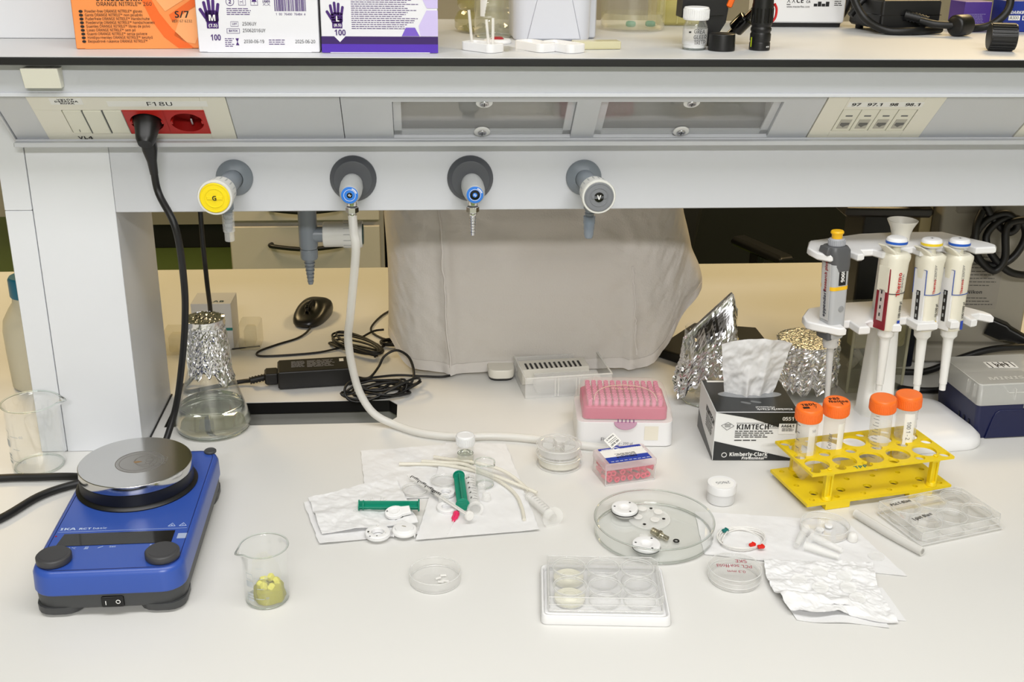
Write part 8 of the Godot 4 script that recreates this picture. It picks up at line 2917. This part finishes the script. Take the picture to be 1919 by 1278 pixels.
	for k in 4:
		var pts := []
		for q in 40:
			var a := TAU * q / 40.0
			pts.append(Vector3(0.385 + (0.0262 + 0.0012 * k) * cos(a + 0.2) + 0.0015 * sin(2 * a + k), 0.0036 + 0.0012 * k + 0.0008 * sin(3 * a + k), 0.2260 + (0.0235 + 0.0008 * k) * sin(a) + 0.002 * cos(a)))
		tube(m, pts, 0.0009, 7, true)
	tube(m, smooth([Vector3(0.372, 0.0075, 0.211), Vector3(0.364, 0.0055, 0.222), Vector3(0.360, 0.0040, 0.232)], 4), 0.0008, 7)
	tube(m, smooth([Vector3(0.405, 0.0060, 0.2455), Vector3(0.412, 0.0060, 0.236), Vector3(0.413, 0.0060, 0.222)], 4), 0.0009, 7)
	var o := solo("coiled_tubing", m, M("frosted_dense"), "coil of thin clear tubing with red and teal connectors on the flat napkin", "tubing")
	for q in [[Vector3(0.3695, 0.0078, 0.2095), 25.0, Color(0.02, 0.42, 0.40), "teal connector"], [Vector3(0.3935, 0.0085, 0.2455), 25.0, Color(0.86, 0.13, 0.08), "red connector"], [Vector3(0.4035, 0.0072, 0.2485), 8.0, Color(0.86, 0.13, 0.08), "red connector"]]:
		m = MB.new()
		rbox(m, Vector3.ZERO, Vector3(0.0088, 0.0040, 0.0052), 0.0010, Transform3D(Basis(Vector3.UP, deg_to_rad(q[1])), q[0]))
		rbox(m, Vector3(0.0018, 0.0003, 0), Vector3(0.0020, 0.0046, 0.0058), 0.0006, Transform3D(Basis(Vector3.UP, deg_to_rad(q[1])), q[0]))
		part(o, "connector", m, flat_mat(q[2], 0.4), q[3])
	m = MB.new()
	cyl(m, 0.0009, 0.0, 0.006, 0.0002, 10, along(Vector3(0.3605, 0.0042, 0.2310), Vector3(0.3585, 0.0040, 0.2360)))
	part(o, "metal_tip", m, M("steel"))
	# dish with two tablets
	t = clear_disc("petri_dish", "clear petri dish holding two white tablets behind the small clear tubes", Vector3(0.4970, 0.0024, 0.2070), 0.0304, 0.0095)
	for q in [[Vector3(0.4900, 0.0042, 0.2105), "white tablet on the left in the petri dish of two"], [Vector3(0.5035, 0.0042, 0.2030), "white tablet on the right in the petri dish of two"]]:
		m = MB.new()
		cyl(m, 0.0050, 0.0, 0.0032, 0.0008, 28)
		solo("tablet", m, M("white_plastic"), q[1], "tablet", q[0], 0, "tablets in the petri dish")
	# small conical tubes
	for q in [[Vector3(0.4695, 0.0100, 0.2150), Vector3(0.4430, 0.0085, 0.2560), "open clear microtube pointing left below the dish of tablets"], [Vector3(0.4720, 0.0085, 0.2300), Vector3(0.5000, 0.0065, 0.2630), "clear microtube lying furthest right of the three"], [Vector3(0.4570, 0.0080, 0.2500), Vector3(0.4880, 0.0065, 0.2745), "clear microtube lying nearest the crumpled napkin"]]:
		t = T("microtube", q[2], "tube", Vector3.ZERO, 0, "clear microtubes")
		t.transform = along(q[0], q[1])
		m = MB.new()
		lathe(m, [Vector2(0.0062, 0.0), Vector2(0.0062, 0.0016), Vector2(0.0053, 0.0022), Vector2(0.0050, 0.020), Vector2(0.0040, 0.034), Vector2(0.0036, 0.042), Vector2(0.0026, 0.042), Vector2(0.0032, 0.033), Vector2(0.0042, 0.019), Vector2(0.0045, 0.0)], 28)
		part(t, "tube_wall", m, M("frosted"))
		m = MB.new()
		rbox(m, Vector3(0.0085, 0.0010, 0), Vector3(0.0050, 0.0012, 0.0034), 0.0004)
		cyl(m, 0.0058, -0.0012, 0.0004, 0.0004, 24, mv(0.0150, 0.0010, 0) * Transform3D(Basis(Vector3(0, 0, 1), 0.5), Vector3.ZERO))
		part(t, "hinged_cap", m, M("frosted"))
	m = MB.new()
	lathe(m, [Vector2(0, 0.0), Vector2(0.0060, 0.0), Vector2(0.0064, 0.0010), Vector2(0.0060, 0.0070), Vector2(0.0040, 0.0100), Vector2(0.0022, 0.0110), Vector2(0, 0.0110)], 28)
	solo("clear_plug", m, M("frosted_dense"), "small clear domed plug right of the dish of tablets", "plug", Vector3(0.5235, 0.0024, 0.2330))
	m = MB.new()
	cyl(m, 0.0098, 0.0, 0.0012, 0.0004, 32)
	solo("gel_disc", m, M("frosted"), "thin clear disc alone on the flat napkin's right corner", "disc", Vector3(0.5385, 0.0024, 0.2715))
	m = MB.new()
	var tp := smooth([Vector3(0.5490, 0.0064, 0.1750), Vector3(0.5600, 0.0064, 0.2000), Vector3(0.5720, 0.0064, 0.2260), Vector3(0.5850, 0.0064, 0.2500), Vector3(0.5965, 0.0064, 0.2700)], 6)
	tube(m, tp, 0.0056, 18)
	o = solo("hose_piece", m, M("silicone"), "short thick piece of milky hose left of the right well plate", "hose")
	m = MB.new()
	tube(m, tp, 0.0034, 12)
	part(o, "hose_bore", m, pane_blur(Color(0.70, 0.69, 0.66, 0.8), 0.3))

func crumpled() -> void:
	var m := MB.new()
	var q := [Vector2(0.399, 0.276), Vector2(0.527, 0.289), Vector2(0.512, 0.402), Vector2(0.398, 0.380)]
	var f := func(u: float, v: float) -> Vector3:
		var a: Vector2 = q[0].lerp(q[1], u)
		var b: Vector2 = q[3].lerp(q[2], u)
		var p := a.lerp(b, v)
		p.x -= 0.008 * sin(PI * v) * (1.0 - u)
		p.x -= 0.006 * sin(PI * v) * u
		var n1 := noise.get_noise_3d(p.x * 18.0 + p.y * 8.0, p.y * 26.0, 31.0)
		var n2 := 1.0 - absf(noise.get_noise_3d(p.x * 26.0, p.y * 44.0 - p.x * 14.0, 37.0)) * 2.0
		var n3 := noise.get_noise_3d(p.x * 120.0, p.y * 120.0, 41.0)
		var h := 0.0030 + 0.0045 * (n1 + 0.5) + 0.0016 * n2 * n2 + 0.0003 * n3
		h += 0.0120 * exp(-pow((v - 0.80) / 0.10, 2.0)) * smoothstep(1.0, 0.15, u) * smoothstep(0.0, 0.12, u + 0.06)
		h -= 0.006 * smoothstep(0.90, 1.0, v) * smoothstep(0.45, 0.75, u)
		h += 0.004 * smoothstep(0.84, 0.97, v) * smoothstep(0.0, 0.12, u) * smoothstep(0.62, 0.3, u)
		if v > 0.88:   # the front edge turns under and shows a hollow fold
			p.y += 0.004 * sin(u * 9.0)
		return Vector3(p.x, maxf(h, 0.0030 if v > 0.55 else 0.0012), p.y)
	sheet(m, 84, 76, f, 0.0007)
	# second layer peeping out at the right
	var g := func(u: float, v: float) -> Vector3:
		var a := Vector2(0.470, 0.330).lerp(Vector2(0.521, 0.335), u)
		var b := Vector2(0.455, 0.388).lerp(Vector2(0.523, 0.3985), u)
		var p := a.lerp(b, v)
		return Vector3(p.x, 0.0010 + 0.0006 * sin(u * 7.0 + v * 3.0), p.y)
	sheet(m, 20, 16, g, 0.0006)
	var lo := func(u: float, v: float) -> Vector3:
		var a := Vector2(0.398, 0.350).lerp(Vector2(0.500, 0.362), u)
		var b := Vector2(0.403, 0.3895).lerp(Vector2(0.499, 0.4095), u)
		var p := a.lerp(b, v)
		return Vector3(p.x, 0.0016 + 0.0008 * sin(u * 9.0 + v * 4.0), p.y + 0.002 * sin(u * 7.0))
	sheet(m, 24, 12, lo, 0.0006)
	solo("crumpled_tissue", m, M("paper"), "crumpled white tissue with thin clear discs on it at the front right", "tissue")
	for e in [[0.456, 0.309, "at the back middle"], [0.426, 0.324, "nearest the left edge"], [0.481, 0.320, "at the back right"], [0.444, 0.344, "in front of the leftmost one"], [0.477, 0.343, "in the middle of the right hand row"], [0.479, 0.366, "nearest the viewer"]]:
		var c := Vector2(e[0], e[1])
		m = MB.new()
		var y := 0.0
		for k in 9:   # rest on the crumpled sheet
			var best := 1e9
			for i in 22:
				for j in 22:
					var p: Vector3 = f.call(i / 21.0, j / 21.0)
					var d := Vector2(p.x, p.z).distance_to(c)
					if d < best:
						best = d
						y = p.y
			break
		cyl(m, 0.0092, 0.0, 0.0014, 0.0005, 30, Transform3D(Basis.from_euler(Vector3(0.18, 0, 0.12)), Vector3.ZERO))
		solo("gel_disc", m, M("frosted"), "thin clear gel disc on the crumpled tissue, " + e[2], "disc", Vector3(c.x, y + 0.0022, c.y), 0, "gel discs on the crumpled tissue")

func pink_box() -> void:
	var at := Vector3(0.2710, 0.0002, 0.0440)
	var t := T("tip_box", "small clear box of pink dispensing tips with a blue printed lid label", "box", at, 13.0)
	var W := 0.0735
	var D := 0.0470
	var H := 0.0235
	var m := MB.new()
	for e in [[0, 0.0008, 0, W, 0.0014, D], [0, H / 2, D / 2 - 0.0006, W, H, 0.0012], [0, H / 2, -D / 2 + 0.0006, W, H, 0.0012], [-W / 2 + 0.0006, H / 2, 0, 0.0012, H, D - 0.0026], [W / 2 - 0.0006, H / 2, 0, 0.0012, H, D - 0.0026]]:
		rbox(m, Vector3(e[0], e[1], e[2]), Vector3(e[3], e[4], e[5]), 0.0003)
	part(t, "box_wall", m, M("clear_plastic"))
	m = MB.new()
	for e in [[-1, -1], [1, -1], [-1, 1], [1, 1]]:
		rbox(m, Vector3(e[0] * (W / 2 - 0.0007), H / 2, e[1] * (D / 2 - 0.0007)), Vector3(0.0016, H, 0.0016), 0.0005)
	rbox(m, Vector3(0, 0.0008, D / 2 - 0.0007), Vector3(W, 0.0016, 0.0016), 0.0004)
	part(t, "box_edge", m, M("clear_edge"))
	m = MB.new()
	loft(m, [sec(H, W + 0.0022, D + 0.0022, 0.003), sec(H + 0.0075, W + 0.0018, D + 0.0018, 0.003), sec(H + 0.0090, W - 0.001, D - 0.001, 0.003)])
	var lid := part(t, "lid", m, pane_blur(Color(0.90, 0.84, 0.85, 0.45), 0.3), "cloudy lid")
	var Y := H + 0.0092
	m = MB.new()
	var blue := flat_mat(Color(0.02, 0.22, 0.64), 0.4)
	rbox(m, Vector3(0.000, Y, 0.0135), Vector3(0.062, 0.0003, 0.0160), 0.0)
	rbox(m, Vector3(0.000, Y, -0.0185), Vector3(0.062, 0.0003, 0.0060), 0.0)
	part(lid, "blue_label", m, blue)
	m = MB.new()
	rbox(m, Vector3(0.000, Y, -0.0050), Vector3(0.062, 0.0003, 0.0212), 0.0)
	part(lid, "white_label", m, M("label_white"))
	m = MB.new()
	var F := face(Vector3(0, Y + 0.0003, 0), 180, -90)
	text(m, "Precision Tips", 0.0064, F * mv(-0.0125, -0.0135, 0), true, 0, 0.92)
	text(m, "Engineered Fluid Dispensing", 0.0036, F * mv(-0.0100, -0.0072, 0), false, 0, 1.0)
	text(m, "Nordson", 0.0052, F * mv(0.0180, -0.0165, 0), true, 0, 0.9)
	text(m, "EFD", 0.0030, F * mv(0.0190, -0.0105, 0), true)
	ring(m, 0.0034, 0.0005, 0, 20, 5, F * mv(0.0065, -0.0165, 0) * ZY)
	for k in 9:
		bar(m, -0.0290 + 0.0065 * k, 0.0178, -0.0245 + 0.0065 * k, 0.0186, F)
	part(lid, "white_print", m, M("label_white"))
	m = MB.new()
	rng.seed = 61
	for k in 18:
		var x := -0.014 + 0.00165 * k
		bar(m, x, 0.0065, x + [0.0004, 0.0009, 0.0012][rng.randi() % 3], 0.0105, F)
	micro(m, -0.015, 0.0050, 0.030, 4, 0.0021, F, 0.0012)
	part(lid, "dark_print", m, M("ink"))
	m = MB.new()
	rbox(m, Vector3(0.0, 0.0, 0.0), Vector3(0.012, 0.0006, 0.004), 0.0002, mv(-0.004, Y - 0.001, -0.0255))
	part(lid, "blue_tab", m, blue)
	# pink tips inside
	rng.seed = 77
	var src: Node3D = null
	var lab := "pink dispensing tip lying in the small clear box"
	var Q := Transform3D(Basis(Vector3.UP, deg_to_rad(13.0)), at)
	var n := 0
	for layer in 2:
		for k in 7:
			for r in 2:
				var x := -0.0300 + 0.0100 * k + rng.randf_range(-0.0012, 0.0012)
				var z := 0.0120 - 0.0250 * r + rng.randf_range(-0.001, 0.001) - 0.002 * layer
				var y := 0.0062 + 0.0088 * layer
				var yaw := rng.randf_range(-0.35, 0.35) if layer == 0 or k < 3 else rng.randf_range(0.5, 1.0)
				var p := Q * Vector3(x, y, z)
				var o: Node3D
				if src == null:
					src = T("dispensing_tip", lab, "tip", p, 0, "pink dispensing tips in the box")
					m = MB.new()
					lathe(m, [Vector2(0.0022, -0.0080), Vector2(0.0022, 0.0080), Vector2(0.0042, 0.0080), Vector2(0.0042, 0.0064), Vector2(0.0034, 0.0060), Vector2(0.0030, -0.0040), Vector2(0.0020, -0.0090), Vector2(0, -0.0090)].duplicate(), 18, ZY)
					part(src, "tip_hub", m, flat_mat(Color(0.90, 0.19, 0.36), 0.4))
					m = MB.new()
					rbox(m, Vector3(0, 0, 0.001), Vector3(0.0080, 0.0010, 0.009), 0.0003)
					part(src, "wing", m, flat_mat(Color(0.90, 0.19, 0.36), 0.4))
					o = src
				else:
					o = again(src, lab, p)
				o.rotation = Vector3(rng.randf_range(-0.10, 0.10), deg_to_rad(13.0) + yaw, 0)
				n += 1
	# loose paper label leaning behind the box
	m = MB.new()
	rbox(m, Vector3(0, 0.0, 0), Vector3(0.0260, 0.0160, 0.0004), 0.0, Transform3D(Basis.from_euler(Vector3(-0.95, 0.55, 0.12)), Vector3(-0.006, 0.0390, -0.0300)))
	var o2 := solo("paper_label", m, M("label_white"), "small white printed paper label sticking up behind the box of pink tips", "label", at, 13.0)
	m = MB.new()
	var G := Transform3D(Basis.from_euler(Vector3(-0.95, 0.55, 0.12)), Vector3(-0.006, 0.0390, -0.0300)) * Transform3D(Basis(Vector3(0, 0, 1), PI), Vector3(0, 0, 0.0003))
	text(m, "EMC 96.007", 0.0038, G * mv(0, 0.0045, 0), true)
	micro(m, -0.010, 0.0015, 0.020, 2, 0.0022, G, 0.0009)
	text(m, "16 mesec 21", 0.0034, G * mv(0, -0.0050, 0), true)
	part(o2, "dark_print", m, M("ink"))

func big_dish() -> void:
	var C := Vector3(0.2815, 0.0003, 0.1990)
	var r := 0.0745
	var h := 0.0215
	var t := T("glass_dish", "big round glass petri dish with small parts in the middle front of the bench", "dish", C)
	var m := MB.new()
	lathe(m, [Vector2(0, 0.0004), Vector2(r - 0.004, 0.0004), Vector2(r - 0.001, 0.002), Vector2(r, 0.005), Vector2(r, h)], 84)
	lathe(m, [Vector2(r - 0.0018, h), Vector2(r - 0.0018, 0.0055), Vector2(r - 0.003, 0.0032), Vector2(r - 0.005, 0.0022), Vector2(0, 0.0022)], 84)
	part(t, "glass_wall", m, pane(Color(0.90, 0.95, 0.92, 0.05), 0.015))
	m = MB.new()
	ring(m, r - 0.0009, 0.0011, h, 84, 8)
	ring(m, r - 0.0025, 0.0015, 0.0022, 84, 8)
	part(t, "rim", m, solid_glass(Color(0.95, 0.97, 0.96, 0.0), 0.05))
	# ring on a clear foot
	for q in [[Vector3(0.2525, 0.0026, 0.1560), 0.0172, "white valve ring with a black edge at the back left inside the big glass dish"], [Vector3(0.2635, 0.0026, 0.2440), 0.0172, "white valve ring seen through the front wall of the big glass dish"]]:
		var o := T("valve_ring", q[2], "ring", q[0], 0, "valve rings in the big dish")
		m = MB.new()
		lathe(m, [Vector2(0, 0.0), Vector2(0.0120, 0.0), Vector2(0.0150, 0.0045), Vector2(0.0150, 0.0060), Vector2(0, 0.0060)], 40)
		part(o, "foot_cup", m, M("frosted_dense"))
		m = MB.new()
		ring(m, q[1] - 0.0006, 0.0009, 0.0068, 44, 8)
		part(o, "black_edge", m, M("rubber"))
		m = MB.new()
		lathe(m, [Vector2(0, 0.0060), Vector2(0.0160, 0.0060), Vector2(0.0170, 0.0075), Vector2(0.0170, 0.0108), Vector2(0.0160, 0.0120), Vector2(0.0085, 0.0120), Vector2(0.0065, 0.0108), Vector2(0.0045, 0.0090), Vector2(0, 0.0090)], 44)
		part(o, "ring_top", m, M("white_plastic"))
		m = MB.new()
		for k in 3:
			var a := TAU * k / 3.0 + 1.2
			cyl(m, 0.0014, 0.0119, 0.0121, 0.0, 12, mv(0.0130 * cos(a), 0, 0.0130 * sin(a)))
		part(o, "screw_hole", m, M("charcoal"))
	# clear disc with bumps
	var dsc := T("bump_disc", "flat clear disc with round bumps and black holes inside the big glass dish", "disc", Vector3(0.2820, 0.0026, 0.1680))
	m = MB.new()
	cyl(m, 0.0270, 0.0, 0.0022, 0.0005, 52)
	part(dsc, "disc_body", m, M("frosted"))
	for q in [[-0.005, -0.021], [0.014, -0.012], [-0.014, -0.001], [0.006, 0.007]]:
		m = MB.new()
		cyl(m, 0.0058, 0.0022, 0.0044, 0.0008, 28, mv(q[0], 0, q[1]))
		part(dsc, "bump", m, M("frosted_dense"))
	for q in [[0.007, -0.023], [0.018, 0.004], [-0.009, 0.016]]:
		m = MB.new()
		cyl(m, 0.0021, 0.0021, 0.0024, 0.0, 16, mv(q[0], 0, q[1]))
		part(dsc, "hole", m, M("ink"))
	m = MB.new()
	cyl(m, 0.0062, 0.0, 0.0035, 0.0010, 28)
	solo("clear_button", m, M("frosted"), "small round clear button behind the front valve ring in the big dish", "button", Vector3(0.2665, 0.0026, 0.2130))
	# steel fitting
	var ft := T("steel_fitting", "small ridged steel fitting lying in the big glass dish", "fitting")
	ft.transform = along(Vector3(0.2785, 0.0078, 0.2045), Vector3(0.2965, 0.0058, 0.2245))
	m = MB.new()
	var p := [Vector2(0, 0.0)]
	for k in 5:
		p.append(Vector2(0.0044, 0.0018 * k + 0.0002))
		p.append(Vector2(0.0044, 0.0018 * k + 0.0010))
		p.append(Vector2(0.0037, 0.0018 * k + 0.0014))
	p.append(Vector2(0.0037, 0.0098))
	p.append(Vector2(0, 0.0098))
	lathe(m, p, 24)
	part(ft, "threaded_end", m, flat_mat(Color(0.80, 0.78, 0.72), 0.30, 1.0))
	m = MB.new()
	var hx := PackedVector2Array()
	for k in 6:
		hx.append(Vector2(0.0054, 0).rotated(TAU * k / 6))
	prism(m, hx, 0.0098, 0.0140, 0.0005)
	part(ft, "hex_collar", m, flat_mat(Color(0.80, 0.78, 0.72), 0.30, 1.0))
	m = MB.new()
	lathe(m, [Vector2(0, 0.0140), Vector2(0.0032, 0.0140), Vector2(0.0032, 0.0175), Vector2(0.0026, 0.0180), Vector2(0.0032, 0.0190), Vector2(0.0032, 0.0240), Vector2(0.0016, 0.0240), Vector2(0.0014, 0.0225), Vector2(0, 0.0225)], 20)
	part(ft, "barb_end", m, flat_mat(Color(0.80, 0.78, 0.72), 0.30, 1.0))
	m = MB.new()
	ring(m, 0.0030, 0.0010, 0.0010, 28, 8)
	solo("rubber_o_ring", m, M("rubber"), "tiny black rubber ring right of the steel fitting in the big dish", "o-ring", Vector3(0.3050, 0.0026, 0.2235))
